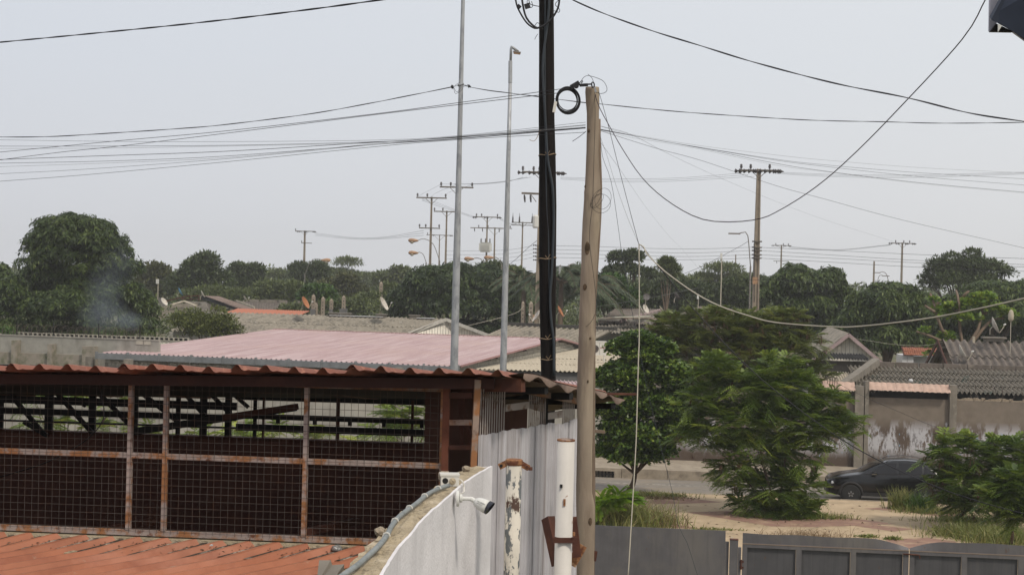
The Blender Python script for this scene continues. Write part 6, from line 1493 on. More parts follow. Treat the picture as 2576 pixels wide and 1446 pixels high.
# --- concrete electricity poles
def insul(parent, p, kind='pin', s=1., d=None):
    if kind == 'pin': g = MB().lathe(p, [(.03*s,0),(.03*s,.06*s),(.09*s,.07*s),(.06*s,.15*s),(.11*s,.17*s),(.07*s,.27*s),(.09*s,.30*s),(.05*s,.36*s)], (0,0,1), 8)
    elif kind == 'tall': g = MB().lathe(p, [(.10*s,0),(.13*s,.1*s),(.08*s,.25*s),(.12*s,.3*s),(.07*s,.5*s),(.10*s,.55*s),(.04*s,.8*s),(.02*s,1.2*s)], (0,0,1), 8)
    elif kind == 'hang': g = MB().tube([p, p+Vector((.03,0,-.2*s)), p+Vector((.06,0,-.5*s))], [.05*s,.08*s,.05*s], 6)
    else: g = MB().lathe(p, [(.02*s,-.25*s),(.13*s,-.2*s),(.04*s,-.08*s),(.04*s,0),(.13*s,.04*s),(.04*s,.16*s),(.02*s,.25*s)], d or (1,0,0), 9)
    return part('insulator', g, m_insul, parent)
def epole(label, px, py, D, half, pins=(-.9,0,.9), discs=(), arms2=None, w=(.17,.34), yaw=0, kind='pin', brace=True, z0=0, extras=None, group='concrete electricity poles'):
    top = PD(px, py, D); t = thing('electricity_pole', label, 'electricity pole', (top.x, top.y, 0), yaw, group)
    a, b_ = w[0]/2, w[1]/2; g = MB()
    for s_ in (-1, 1):
        g.add([(top.x+s_*b_-.25*w[1]*(s_>0), top.y-b_, 0),(top.x+s_*b_+.25*w[1]*(s_<0), top.y-b_, 0),(top.x+s_*b_+.25*w[1]*(s_<0), top.y+b_, 0),(top.x+s_*b_-.25*w[1]*(s_>0), top.y+b_, 0),
               (top.x+s_*a-.25*w[0]*(s_>0), top.y-a, top.z),(top.x+s_*a+.25*w[0]*(s_<0), top.y-a, top.z),(top.x+s_*a+.25*w[0]*(s_<0), top.y+a, top.z),(top.x+s_*a-.25*w[0]*(s_>0), top.y+a, top.z)],
              [(3,2,1,0),(4,5,6,7),(0,1,5,4),(1,2,6,5),(2,3,7,6),(3,0,4,7)])
    g.add([(top.x-b_*.5,top.y-b_*.55,0),(top.x+b_*.5,top.y-b_*.55,0),(top.x+b_*.5,top.y+b_*.55,0),(top.x-b_*.5,top.y+b_*.55,0),(top.x-a*.5,top.y-a*.55,top.z-.02),(top.x+a*.5,top.y-a*.55,top.z-.02),(top.x+a*.5,top.y+a*.55,top.z-.02),(top.x-a*.5,top.y+a*.55,top.z-.02)], [(0,1,5,4),(2,3,7,6),(4,5,6,7)])
    part('post', g, m_conc, t)
    if half:
        az = top.z-.12; dx = Vector((math.cos(R(yaw)), -math.sin(R(yaw)), 0)); cA = Vector((top.x, top.y-.16, az))
        part('crossarm', MB().beam(cA-dx*half, cA+dx*half, .10, .12), m_arm, t)
        if brace:
            for s_ in (-1, 1): part('brace', MB().beam(cA+dx*half*.42*s_, Vector((top.x, top.y-.14, az-half*.42)), .04, .04), m_arm, t)
        for p_ in pins: insul(t, cA+dx*half*p_+Vector((0,0,.06)), kind)
        for p_ in discs: insul(t, cA+dx*half*p_+Vector((0,-.0,-.05)), 'disc', 1.3)
    for (dz, h2, k2, ks) in (arms2 or ()):
        c2_ = Vector((top.x, top.y-.17, top.z-dz)); part('crossarm', MB().beam(c2_+Vector((h2[0],0,0)), c2_+Vector((h2[1],0,0)), .09, .10), m_arm, t)
        for q in ks: insul(t, c2_+Vector((q,0,.05 if k2 == 'pin' else -.02)), k2, .9)
    if extras: extras(t, top)
    return t
LV = []
def rack(py0, py1, n, px, D, sgn=1):
    def f(t, top):
        for i in range(n):
            p = PD(px, py0+(py1-py0)*i/(n-1), D); insul(t, Vector((p.x, top.y-.2, p.z)), 'disc', .55)
            part('band', MB().box(p.x-.2, p.x+.2, top.y-.19, top.y+.19, p.z-.03, p.z+.03), m_arm, t)
    return f
epole('concrete pole with three upright insulators, tallest of the wire poles behind the galvanised pole', 1149, 468, 135, 1.43, (-.92,-.35,.92))
epole('concrete pole with a wide arm over the ochre street lamps', 1086, 495, 154, 1.48, (-.92,-.28,.92), arms2=[(3.05, (-1.15,.9), 'pin', (-1.1,-.5,.8))])
epole('concrete pole between the two wider-armed poles', 1124, 530, 185, 1.5, (-.95,-.3))
epole('short far pole with a dark disc insulated arm', 1106, 590, 287, 2.4, (-.9,), (-.5,.5,.9))
def trafo(t, top):
    c0 = PD(1221, 622, 199.0); part('transformer', MB().box(c0.x-.62, c0.x+.62, c0.y-.45, c0.y+.3, c0.z-.62, c0.z+.55), m_white_paint, t)
    part('tank_lid', MB().box(c0.x-.72, c0.x+.72, c0.y-.52, c0.y+.34, c0.z+.552, c0.z+.62), m_white_paint, t)
    for i in range(6):
        for s_ in (-1, 1): part('cooling_fin', MB().box(c0.x+s_*(.64+0)-.0-(.16 if s_ < 0 else 0), c0.x+s_*.64+(.16 if s_ > 0 else 0), c0.y-.42+i*.12, c0.y-.38+i*.12, c0.z-.45, c0.z+.45), m_white_paint, t)
    for i in range(7): part('cooling_fin', MB().box(c0.x-.5+i*.16, c0.x-.46+i*.16, c0.y-.58, c0.y-.452, c0.z-.5, c0.z+.4), m_white_paint, t)
    for x in (-.55, 0, .55): part('bushing', MB().lathe((c0.x+x, c0.y, c0.z+.62), [(.06,0),(.10,.1),(.05,.2),(.09,.3),(.03,.5)], (0,0,1), 8), m_insul, t)
epole('pole carrying a white transformer tank below two arms', 1226, 544, 200, 1.6, (-.85,-.45,.8), (-.95,-.05,.95), arms2=[(1.5, (-2.1,2.1), 'hang', (-1.6,-.6,1.5))], extras=trafo)
epole('plain concrete pole just behind the transformer pole', 1245, 572, 243, 2.6, (-.95,-.4,.9), w=(.2,.42))
epole('pole topped by three tall spiked arresters', 1315, 558, 209, 1.45, (-.9,-.3,.85), arms2=[(-.0+.45,(-1.5,1.5),'pin',())], kind='tall')
def x116(t, top):
    c0 = PD(1314, 490, 115.8); A_, B_ = PD(1312, 486, 115.8), PD(1362, 488, 115.8); part('crossarm', MB().beam(A_, B_, .12, .14), m_arm, t)
    for px in (1319, 1334): insul(t, PD(px, 490, 115.7), 'hang', 1.1)
    part('brace', MB().beam(PD(1336,490,115.8), PD(1349,508,115.8), .05, .05), m_arm, t)
    part('white_drum', MB().lathe(PD(1347,574,115.3), [(.16,0),(.22,.1),(.22,.85),(.14,.95)], (0,0,1), 10), m_white_paint, t)
    part('meter_box', MB().box(*[v for p in (PD(1341,798,115.6),) for v in (p.x-.18,p.x+.18,p.y-.3,p.y-.1,p.z-.25,p.z+.2)]), m_orange_l, t)
    for i in range(5):
        p = PD(1346, 617+i*9.2, 115.6); insul(t, p, 'disc', .6); part('band', MB().box(top.x-.24, top.x+.24, top.y-.24, top.y+.24, p.z-.03, p.z+.03), m_arm, t)
epole('large concrete pole half hidden by the black pole, with disc insulators', 1362, 430, 116, 1.42, (-.95,-.4,-.1), (-1.0,-.45,-.2,1.0,1.08), w=(.3,.56), extras=x116)
def x107(t, top):
    for i, py in enumerate((607, 622, 630, 640.5, 649)):
        p = PD(1899, py, 106.7); insul(t, p+Vector((-.05,0,0)), 'disc', .5); part('band', MB().box(top.x-.3, top.x+.3, top.y-.26, top.y+.26, p.z-.04, p.z+.04), m_arm, t)
    p = PD(1898, 706, 106.6); part('meter_box', MB().box(p.x-.16,p.x+.16,p.y-.3,p.y-.06,p.z-.22,p.z+.24), m_orange_l, t)
    g = MB().tube([PD(1897,x_,106.6) for x_ in (612,640,700,760)], .03, 5); part('riser', g, m_cable, t)
epole('tall concrete pole with a crowded disc insulator arm beside the curved lamp arm', 1909, 425, 107, 1.26, (-.95,-.45,.55), (-1.05,-.85,-.35,.0,.5,.95,1.05), w=(.26,.56), yaw=12, extras=x107)
epole('far pole with two arms behind the mango treetops', 1966, 616, 304, 1.6, (-.7,.2,.8), (-1,-.5,.4,1), arms2=[(3.1,(-1.5,1.5),'hang',(-.9,1.1))], w=(.24,.4))
epole('far pole over the domed mango tree', 2270, 610, 225, 1.65, (-.6,.1,.6), (-1,-.4,.4,1), w=(.2,.4))
epole('bare far pole without arms near the curved lamp arms', 2199, 657, 190, 0, w=(.16,.3))
epole('twin-armed pole standing alone above the roofs', 767, 580, 255, 1.6, (-.95,), (-.6,.1,1), arms2=[(2.0,(-.5,1.2),'pin',(-.45,)),], w=(.26,.52), yaw=8)
epole('thin short pole rising behind the acacia', 1851, 640, 200, 0, w=(.12,.2))
# concrete posts of the unfinished building
def cpost(px, py0, py1, D, w_, base=None, lb='concrete post stub with bolt holes'):
    p = PD(px, py0, D); t = thing('concrete_post', lb, 'post', (p.x, p.y, 0), 0, 'unfinished concrete posts beyond the grey roof')
    q = PD(px, py1, D); part('post', MB().box(p.x-w_/2,p.x+w_/2,p.y-w_/2,p.y+w_/2,0,p.z).poly([(p.x-w_/2,p.y-w_/2,p.z+.001),(p.x+w_/2,p.y-w_/2,p.z+.001),(p.x+.02,p.y,p.z+w_*.6),(p.x-.02,p.y,p.z+w_*.6)], p.z), m_conc, t)
    for i in range(4): part('bolt_hole', MB().box(p.x-.04,p.x+.04,p.y-w_/2-.006,p.y-w_/2-.001,p.z-.35-i*.28,p.z-.27-i*.28), m_darkst, t)
    if base: part('block_base', MB().box(p.x-base/2,p.x+base/2,p.y-base/2-.1,p.y-base/2+.4,0,q.z), m_grey, t)
for px, a, c, base, lb in ((789,745,777,.42,'first short concrete post after the orange dish'),(813,751,780,0,'concrete post between two grey bases'),(834,756,778,.3,'thin concrete post before the square grey base'),(865,748,776,.62,'stout concrete post on a square grey block base'),(795,766,780,0,'lowest concrete post beside the papaya stem')):
    cpost(px, a, c, 134, .3, base, lb)
cpost(959, 713, 760, 150, .3, 0, 'tall concrete post stub rising behind the beige dish')
cpost(1316, 762, 815, 116, .22, 0, 'short concrete post beside the galvanised lamp post'); cpost(1336, 764, 812, 113, .30, .5, 'concrete post with bolt holes beside the black pole')
# street lamps with ochre shells
def cobra(label, hx, hy, ax_, ay, D, side=1, s=1., new=False):
    h = PD(hx, hy, D); a = PD(ax_, ay, D); t = thing('street_lamp', label, 'street lamp', (a.x, a.y, 0), 0, 'street lamps behind the trees')
    dx = (a.x-h.x)
    pts = [h, h+Vector((dx*.35,0,.08*abs(dx)+.02)), h+Vector((dx*.72,0,-.12*abs(dx))), a]
    part('post', MB().tube([(a.x,a.y,0),(a.x,a.y,max(.5,a.z-.5)),(a.x, a.y, a.z)], .06, 7), m_steelg, t)
    part('arm', MB().tube(spline(pts, 12), .035, 6), m_steelg, t, smooth=True)
    u = Vector((1 if dx < 0 else -1, 0, .0))
    if not new:
        part('lamp_shell', MB().lathe(h-u*.25+Vector((0,0,.03)), [(.05,0),(.10,.12*s),(.17*s,.4*s),(.20*s,.62*s),(.16*s,.85*s),(.05*s,.95*s)], u, 10), m_orange_l, t, smooth=True)
        part('lens', MB().lathe(h+u*.35*s+Vector((0,0,-.0)), [(.17*s,-.05),(.17*s,-.14*s),(.10*s,-.26*s)], (0,0,1), 10), m_lens, t, smooth=True)
    else: part('lamp_head', MB().beam(h-u*.1, h+u*.65, .3, .09), m_steelg, t)
    return t
cobra('street lamp with an ochre shell, upper of the pair before the wide-armed pole', 1046, 606, 1106, 656, 146)
cobra('street lamp with an ochre shell, lower of the pair before the wide-armed pole', 1046, 637, 1072, 660, 148)
cobra('street lamp with an ochre shell rising behind the drooping mango near the transformer', 1186, 652, 1226, 690, 150)
cobra('street lamp with an ochre shell just before the second galvanised pole', 1236, 649, 1262, 665, 150)
cobra('street lamp on a slanting arm over the dark compact tree', 812, 655, 767, 690, 200, s=1.3)
cobra('slim curved modern lamp arm beside the crowded disc insulator pole', 1858, 588, 1888, 670, 104, new=True)
cobra('far thin curved lamp arm over the domed mango, higher one', 2212, 686, 2236, 710, 170, new=True, s=.6)
cobra('far thin curved lamp arm over the domed mango, lower one', 2222, 694, 2206, 716, 175, new=True, s=.6)
# thin masts
def mast(label, px, py0, D, r_=.03, box=True, name='antenna_mast', cat='antenna mast', mt=None, boxmt=None, bw=.12):
    p = PD(px, py0, D); t = thing(name, label, cat, (p.x, p.y, 0)); part('mast', MB().tube([(p.x,p.y,0),(p.x,p.y,p.z)], r_, 6), mt or m_cablew, t)
    if box: part('antenna_box', MB().box(p.x-bw,p.x+bw*.3,p.y-.08,p.y+.08,p.z-.35,p.z), boxmt or m_white_paint, t)
    return t
mast('thin pale metal mast standing before the feathery acacia', 1816, 637, 100, .035, bw=.1)
mast('thin mast with two small boxes beside the huge mango', 398, 702, 118, .035, bw=.15)
mast('short mast with a white round antenna on the cluttered roof', 1757, 740, 117, .03, bw=.1)
mast('thin mast topped by a tan bulb lamp on the ridged roof', 2543, 806, 84, .02, box=False)
solo('bulb_lamp', MB().lathe(PD(2543,806,84)+Vector((0,0,-.05)), [(.06,0),(.14,.1),(.15,.3),(.13,.45),(.10,.55),(.03,.62)], (0,0,1), 12), m_beige, 'tan bulb shaped lamp cover on the thin mast', 'lamp', smooth=True)
# satellite dishes
def dish(label, px, py, D, r_, tilt, face, mt, lnb=True, base=.45):
    """face: horizontal direction the dish looks to (degrees from +x towards the camera), tilt: elevation"""
    c = PD(px, py, D); f = Vector((math.cos(R(face))*math.cos(R(tilt)), -math.sin(R(face))*math.cos(R(tilt)), math.sin(R(tilt))))
    t = thing('satellite_dish', label, 'satellite dish', (c.x, c.y, c.z-base)); rows = []
    x = f.cross(Vector((0,0,1))).normalized(); y = f.cross(x)
    for k in range(5): rows.append([tuple(c + f*(.32*r_*(k/4)**2) + (x*math.cos(a)+y*math.sin(a))*r_*(k/4+.001)) for a in [2*math.pi*j/20 for j in range(20)]])
    g = MB(); g.grid(rows, close=True); rows2 = [[tuple(Vector(p)-f*.025) for p in r2_] for r2_ in rows]; g.grid([list(rows[-1]), rows2[-1]], close=True); g.grid(rows2[::-1], close=True)
    part('reflector', g, mt, t, smooth=True)
    part('mount', MB().tube([c-f*.03, c-f*.18-Vector((0,0,.1)), Vector((c.x-f.x*.18, c.y-f.y*.18, c.z-base))], .03, 6), m_cablew, t)
    if lnb:
        low = c + y*(r_*.98 if y.z < 0 else -r_*.98) + f*.3*r_; e = c + f*r_*1.15 + (low-c)*.35
        part('feed_arm', MB().tube([low, low.lerp(e, .5)-Vector((0,0,.03)), e], .022, 5), m_cablew, t); part('feed_horn', MB().lathe(e, [(.03,-.06),(.05,0),(.04,.08)], f*-1, 8), m_white_paint, t)
    return t
dish('blue satellite dish seen edge-on behind the patched house', 452, 735, 150, .42, 30, -15, m_dishb, False)
dish('small pale dish at the top of the dusty pink sheet', 509, 741, 148, .36, 30, -10, m_dishw, False)
dish('pale dish beside the round dark dish at the huge mango edge', 411, 760, 140, .40, 35, 20, m_dishw, False)
dish('dark round dish facing the camera at the huge mango edge', 404, 762, 141, .45, 20, 75, m_dishg, False)
dish('thin white dish on the dark far roof', 616, 752, 158, .34, 35, -20, m_dishw)
dish('rusty orange dish on the grey roof ridge under the twin-armed pole', 765, 763, 122, .52, 28, 12, m_disho)
dish('large beige weathered dish in the middle of the grey roof ridge', 962, 766, 122, .58, 28, 12, m_dishw)
dish('orange-red dish beside the black pole', 1407, 785, 108, .42, 28, 10, m_disho)
dish('white dish turned away behind the black pole', 1352, 797, 108, .45, 30, 170, m_dishw)
dish('grey round dish on a post above the cluttered roof', 1694-68, 747, 118, .26, 15, 80, m_dishg, False, .9)
dish('white dish pair leaning on the cluttered roof, first one', 1612, 781, 118, .38, 30, 5, m_dishw, False)
dish('white dish pair leaning on the cluttered roof, rounder one', 1622, 778, 119, .36, 25, 35, m_dishw, False)
dish('rusty edge-on dish standing on the cluttered roof peak', 1701, 746, 118, .34, 35, -15, m_dishg, False)
dish('tilted tan dish lying by the cluttered roof slope', 1665, 783, 118, .42, 40, 5, m_beige, False)
dish('white dish mounted on the ridged roof slope', 2418, 889, 82.5, .46, 28, 15, m_dishw)
dish('white dish standing on the chimney of the ridged roof', 2499, 820, 84, .46, 25, 12, m_dishw)

# ================================================================ cables
def twist(name, pts, D, D1, r_px, label, pitch=.6, mt=None):
    cum = [0]
    for a, b_ in zip(pts[:-1], pts[1:]): cum.append(cum[-1]+math.hypot(b_[0]-a[0], b_[1]-a[1]))
    q = spline([PD(p[0], p[1], D+(D1-D)*cum[i]/cum[-1]) for i, p in enumerate(pts)], 110)
    e_ = extend(name, pts, q)
    if e_[0] != q[0]: q = [e_[0].lerp(q[0], k/20) for k in range(20)] + q
    if e_[-1] != q[-1]: q = q + [q[-1].lerp(e_[-1], k/20) for k in range(1, 21)]
    g = MB(); r_ = r_px*D/F*.72
    for ph in (0, math.pi):
        s = 0; P_ = []
        for i, p in enumerate(q):
            if i: s += (q[i]-q[i-1]).length
            d = (q[min(i+1, len(q)-1)]-q[max(i-1, 0)]).normalized(); x = d.cross(Vector((0,0,1))).normalized(); y = d.cross(x); a = s/pitch*math.pi*2+ph
            P_.append(p + (x*math.cos(a)+y*math.sin(a))*r_*.55)
        g.tube(P_, r_*.62, 5)
    return solo(name, g, mt or m_cable, label, 'cable', loc=q[0], smooth=True)
twist('twisted_cable', [(-20,109),(0,107),(200,88),(480,60),(760,27),(990,-4)], 18, 13, 2.3, 'thick twisted cable crossing the sky at the top before the galvanised pole', 1.1)
twist('twisted_cable', [(1420,-14),(1440,0),(1520,35),(1640,78),(1760,115),(1900,158),(2100,210),(2280,246),(2440,285),(2590,308)], 17, 15, 2.3, 'thick twisted cable descending from the black pole top', 1.1)
twist('twisted_cable', [(-10,345),(76,345),(150,343),(300,334),(450,324),(566,314),(780,287),(943,258),(1009,245),(1075,232),(1134,220)], 24, 23, 1.5, 'twisted cable sagging up to the tall galvanised pole', 1.3)
twist('twisted_cable', [(1184,220),(1229,228),(1277,234),(1355,244),(1409,251),(1473,259),(1509,262),(1616,273),(1741,284),(1950,298),(2075,304),(2229,307),(2339,310),(2458,310),(2590,308)], 23, 24, 1.5, 'twisted cable running on from the tall galvanised pole past the coil', 1.3)
CB = [
 ('sagging_cable', [(1497,222),(1499,245),(1509,273),(1531,314),(1569,380),(1616,448),(1672,500),(1741,542),(1797,557),(1866,557),(1916,549),(1950,535),(2010,500),(2075,453),(2150,386),(2252,283),(2420,100),(2484,-10)], 11.3, 7.5, 1.7, 'purplish cable sagging deeply from the wooden pole up to the frame corner', m_cablep),
 ('thin_cable', [(-10,384),(303,354),(566,330),(943,287),(1152,259),(1355,232),(1434,221)], 15, 11.3, 1.0, 'black cable leading up to the wedge clamp, upper of two', m_cable),
 ('thin_cable', [(-10,404),(154,383),(308,367),(566,336),(943,289),(1152,264),(1355,240),(1409,234)], 15, 11.3, 1.0, 'black cable leading into the hanging coil, lower of two', m_cable),
 ('thin_cable', [(-10,352),(279,356),(566,356.6),(943,353),(1150,342),(1473,308)], 15, 11.4, .55, 'thinnest fan wire rising to the highest tie on the wooden pole', m_cable),
 ('thin_cable', [(-10,368),(220,368),(566,366),(943,357),(1150,344),(1473,314.5)], 15, 11.4, .75, 'second wire of the fan tied to the wooden pole', m_cable),
 ('thin_cable', [(-10,374),(264,373),(566,368),(943,360),(1150,347),(1473,316)], 15, 11.4, .5, 'pale thin wire of the fan tied to the wooden pole', m_cables),
 ('thin_cable', [(-10,402),(264,392),(566,381),(943,358),(1150,346),(1473,321.5)], 15, 11.4, 1.0, 'thickest wire of the fan tied to the wooden pole', m_cable),
 ('thin_cable', [(-10,411),(286,405),(566,393),(943,364),(1150,350),(1473,323)], 15, 11.4, .75, 'black wire under the thickest wire of the fan', m_cable),
 ('thin_cable', [(-10,420),(286,410),(566,397),(943,362),(1150,345),(1473,320)], 15, 11.4, .5, 'pale wire under the thickest wire of the fan', m_cables),
 ('thin_cable', [(-10,438),(220,425.6),(566,400),(943,364),(1150,349),(1473,322)], 15, 11.4, .6, 'second lowest wire of the fan tied to the wooden pole', m_cable),
 ('thin_cable', [(-10,457),(220,439.5),(566,407.6),(943,369.5),(1150,352),(1473,333)], 15, 11.4, .75, 'lowest wire of the fan tied to the wooden pole', m_cable),
 ('thin_cable', [(1509,318),(1591,339),(1763,367),(1950,390),(2075,403),(2315,422),(2590,436)], 11.4, 15, .5, 'highest thin wire leaving the wooden pole towards the deep sagging cable', m_cables),
 ('thin_cable', [(1509,325),(1638,350),(1754,370),(1950,400.6),(2075,415),(2315,435),(2590,451)], 11.4, 15, .7, 'second wire leaving the wooden pole over the insulator arm', m_cable),
 ('thin_cable', [(1509,326),(1653,353),(1800,378),(1950,403),(2075,419),(2315,445),(2590,467)], 11.4, 15, .7, 'third wire leaving the wooden pole over the insulator arm', m_cable),
 ('thin_cable', [(1509,327),(1747,370),(1950,411),(2075,430.6),(2315,460),(2590,485)], 11.4, 15, .8, 'fourth wire leaving the wooden pole over the insulator arm', m_cable),
 ('thin_cable', [(1509,328),(1591,347),(1732,370),(1950,415.6),(2075,432),(2315,462),(2590,487)], 11.4, 15, .45, 'faint wire nearly touching the fourth wire', m_cables),
 ('thin_cable', [(1509,329),(1653,374),(1766,404.7),(1950,466.6),(2075,501),(2276,555),(2590,627)], 11.4, 15, .75, 'wire slanting down across the sky over the domed mango', m_cable),
 ('thin_cable', [(1513,318),(1591,340.5),(1685,389),(1810,447),(1950,506),(2075,553),(2248,608)], 11.4, 40, .7, 'wire slanting down to the far pole over the domed mango', m_cable),
 ('drop_wire', [(1505,232),(1509,240),(1528,307.6),(1559.5,433),(1584.6,530),(1607,614)], 11.2, 10.8, 1.1, 'straight drop wire from the wooden pole top to the cable knot', m_cable),
 ('drop_wire', [(1510,335),(1512.5,351),(1528,395),(1547,458),(1578,545.5),(1607,614)], 11.3, 10.8, .7, 'thin drop wire curving from the pole tie to the cable knot', m_cables),
 ('drop_wire', [(1510,338),(1516,395),(1537.6,458),(1556.4,580),(1562.6,629),(1566,648),(1577,699),(1582,742),(1594.5,806),(1608,874),(1617,923),(1632,996),(1653.5,1087.5),(1664,1131.5),(1691,1235.7),(1707,1321.6),(1728,1363),(1756,1450)], 11.3, 10.4, .9, 'grey drop wire falling past the round-leaved tree to the fence', m_cableg),
 ('drop_wire', [(1505,350),(1559.5,426.6),(1631.5,530),(1685,595.6),(1717.6,628.8),(1754,671.6),(1795,716.6),(1850,772)], 11.3, 60, .8, 'drop wire slanting away into the trees', m_cable),
 ('vertical_cable', [(1607.5,614),(1608,692),(1608,849),(1606,905),(1601.5,1069),(1599,1132),(1592,1251),(1580,1450)], 10.8, 10.4, 1.5, 'pale vertical cable dropping from the cable knot to the fence', m_cablew),
 ('white_cable', [(1607,614),(1620,622),(1627,638),(1660,671.6),(1691,697),(1750,738),(1810.7,769.5),(1886.6,795),(1949.7,810.7),(2086.7,821.3),(2169,820),(2330,801),(2467,775),(2590,747)], 10.8, 8, 1.8, 'pale cable swooping low across the treetops from the cable knot', m_cablew),
 ('thick_wire', [(1607,614),(1618,622),(1635,645),(1662,676),(1726,755.7),(1842,883.6),(1949.7,981.6),(2088.6,1085.8),(2199.8,1151.8),(2349,1221),(2470.7,1263),(2590,1295)], 10.8, 9, 1.4, 'dark cable running down over the leucaenas from the cable knot', m_cable),
 ('thin_cable', [(1940,860),(2000,905),(2071,943),(2144,983),(2262,1035.5),(2384,1084),(2590,1139)], 60, 40, .6, 'thin wire crossing the low street house roof and wall', m_cable),
 ('service_wire', [(1884,606),(1850,626),(1761,672),(1695,697),(1578,734),(1497,757)], 106, 118, .8, 'thin service wire slanting from the insulator pole through the treetops', m_cable),
 ('service_wire', [(1134,833),(1175,820),(1290,790),(1318,770)], 110, 112, .9, 'pale service wire rising to the short concrete posts', m_cablew),
 ('service_wire', [(1350,606),(1330,622),(1300,650),(1278,668)], 115, 118, 1.0, 'dark service wire slanting down beside the white drum pole', m_cable),
 ('service_wire', [(2137,849),(2180,856),(2260,867),(2330,868),(2371,860)], 90, 86, .7, 'thin wire strung between the gable house and the ridged roof', m_cablew),
 ('service_wire', [(2512,828),(2545,848),(2590,866)], 84, 82, .6, 'thin wire trailing from the chimney dish', m_cable),
 ('service_wire', [(1497,772),(1560,762),(1640,748),(1757,724)], 112, 100, .6, 'greenish service wire above the cluttered roofs', m_cables),
 ('thin_cable', [(1950,703),(2100,716),(2300,728),(2590,738)], 100, 92, .9, 'dark cable crossing in front of the two domed mango trees', m_cable),
 ('thin_cable', [(1400,706),(1600,708),(1800,706),(1950,704)], 108, 100, .7, 'dark cable crossing the treetops beyond the wooden pole', m_cable),
 ('loose_cable', [(1332,352),(1343,355),(1351,346),(1357,330),(1362,329)], 19.8, .1, .8, 'bent tie wire end sticking out beside the black pole', m_rope),
]
for nm, pts, D, D1, w, lb, mt in CB:
    solo_c(nm, pts, D, w, mt, lb, n=48 if len(pts) > 4 else 20, D1=(D1 if D1 > 1 else None), sides=6 if w > 1 else 4)
for i in range(4):        # low voltage lines between the concrete poles
    ys = ((620,617,622,626), (628,625.5,630,636), (638,635,640.5,645), (649,647,649,653))[i]
    y0 = 617+i*9.8
    solo_c('power_line', [(1346,y0),(1500,y0+3.5),(1640,(y0+5+ys[3])/2+1),(1761,ys[3]),(1896,ys[2])], 116, .55, m_cable, ('highest ','second ','third ','lowest ')[i]+'low voltage line between the two large concrete poles', 'power line', D1=107, n=20, sides=4, group='low voltage lines')
    ye = (641,656,662,673)[i]; solo_c('power_line', [(1905,ys[2]),(2100,(ys[2]+ye)/2-1),(2327,ye),(2590,ye+10)], 107, .6, m_cable, ('highest ','second ','third ','lowest ')[i]+'low voltage line beyond the insulator pole', 'power line', D1=95, n=20, sides=4, group='low voltage lines beyond the pole')
    solo_c('power_line', [(1340,y0+1),(1300,y0+9),(1250,y0+13),(1180,y0+14),(1120,y0+15)], 116, .5, m_cable, ('highest ','second ','third ','lowest ')[i]+'low voltage line behind the galvanised poles', 'power line', D1=150, n=16, sides=4, group='low voltage lines by the transformer')
for i in range(3):
    solo_c('power_line', [(1410,446+i*2.5),(1550,450+i*4),(1700,448+i*4),(1866+i*16,436+i*4)], 116, .4, m_cable, ('upper ','middle ','lower ')[i]+'high line between the two disc insulator arms', 'power line', D1=107, n=20, sides=4, group='high lines between the large poles')
    solo_c('power_line', [(1953,433+i*2),(2100,439+i*3),(2300,440+i*3.4),(2590,433+i*2.5)], 107, .4, m_cable, ('upper ','middle ','lower ')[i]+'high line leaving the disc insulator arm', 'power line', D1=100, n=20, sides=4, group='high lines beyond the insulator pole')
    solo_c('power_line', [(1108+i*34,463),(1200+i*8,463.5-i),(1270,458-i),(1316+i*10,446)], 135, .4, m_cable, ('upper ','middle ','lower ')[i]+'high line from the tallest wire pole to the hidden large pole', 'power line', D1=116, n=14, sides=4, group='high lines by the galvanised poles')
    solo_c('power_line', [(1052+i*33,494),(1070+i*30,484),(1107+i*40,465)], 154, .4, m_cable, ('upper ','middle ','lower ')[i]+'short high line between neighbouring wire poles', 'power line', D1=135, n=10, sides=4, group='short high lines')
    solo_c('power_line', [(793,586+i*3),(880,597+i*2),(960,597+i*2),(1066,580+i*6)], 255, .35, m_cable, ('upper ','middle ','lower ')[i]+'thin far line from the twin-armed pole', 'power line', D1=160, n=14, sides=4, group='lines from the twin-armed pole')
    solo_c('power_line', [(1198,547+i*2),(1150,530+i*2),(1100,510+i*4),(1062,500+i*2)], 200, .35, m_cable, ('upper ','middle ','lower ')[i]+'line between the transformer pole and the wide-armed pole', 'power line', D1=154, n=12, sides=4, group='lines to the transformer pole')
    solo_c('power_line', [(1258,548+i*2),(1285,562+i*2),(1300,563)], 200, .35, m_cable, ('upper ','middle ','lower ')[i]+'line between the transformer pole and the arrester pole', 'power line', D1=209, n=8, sides=4, group='lines to the arrester pole')
    solo_c('power_line', [(1985,620+i),(2100,628+i),(2241,615+i)], 304, .3, m_cable, ('upper ','middle ','lower ')[i]+'faint line between the two far poles', 'power line', D1=225, n=10, sides=4, group='faint far lines')
solo_c('thin_rod', [(1385,312),(1500,300)], 11.5, .1, m_cable, '', rad=.0001) if False else None
solo_c('loose_cable', [(1440,356),(1458,344),(1474,331)], 11.3, .9, m_cable, 'cut cable end poking out beside the wooden pole', n=6)
solo('steel_rod', MB().beam(PD(1512,990,12.6), PD(1601,991,12.9), .014, .018), m_rust, 'long rusty rod jutting from under the shed roof tip past the wooden pole', 'steel rod')

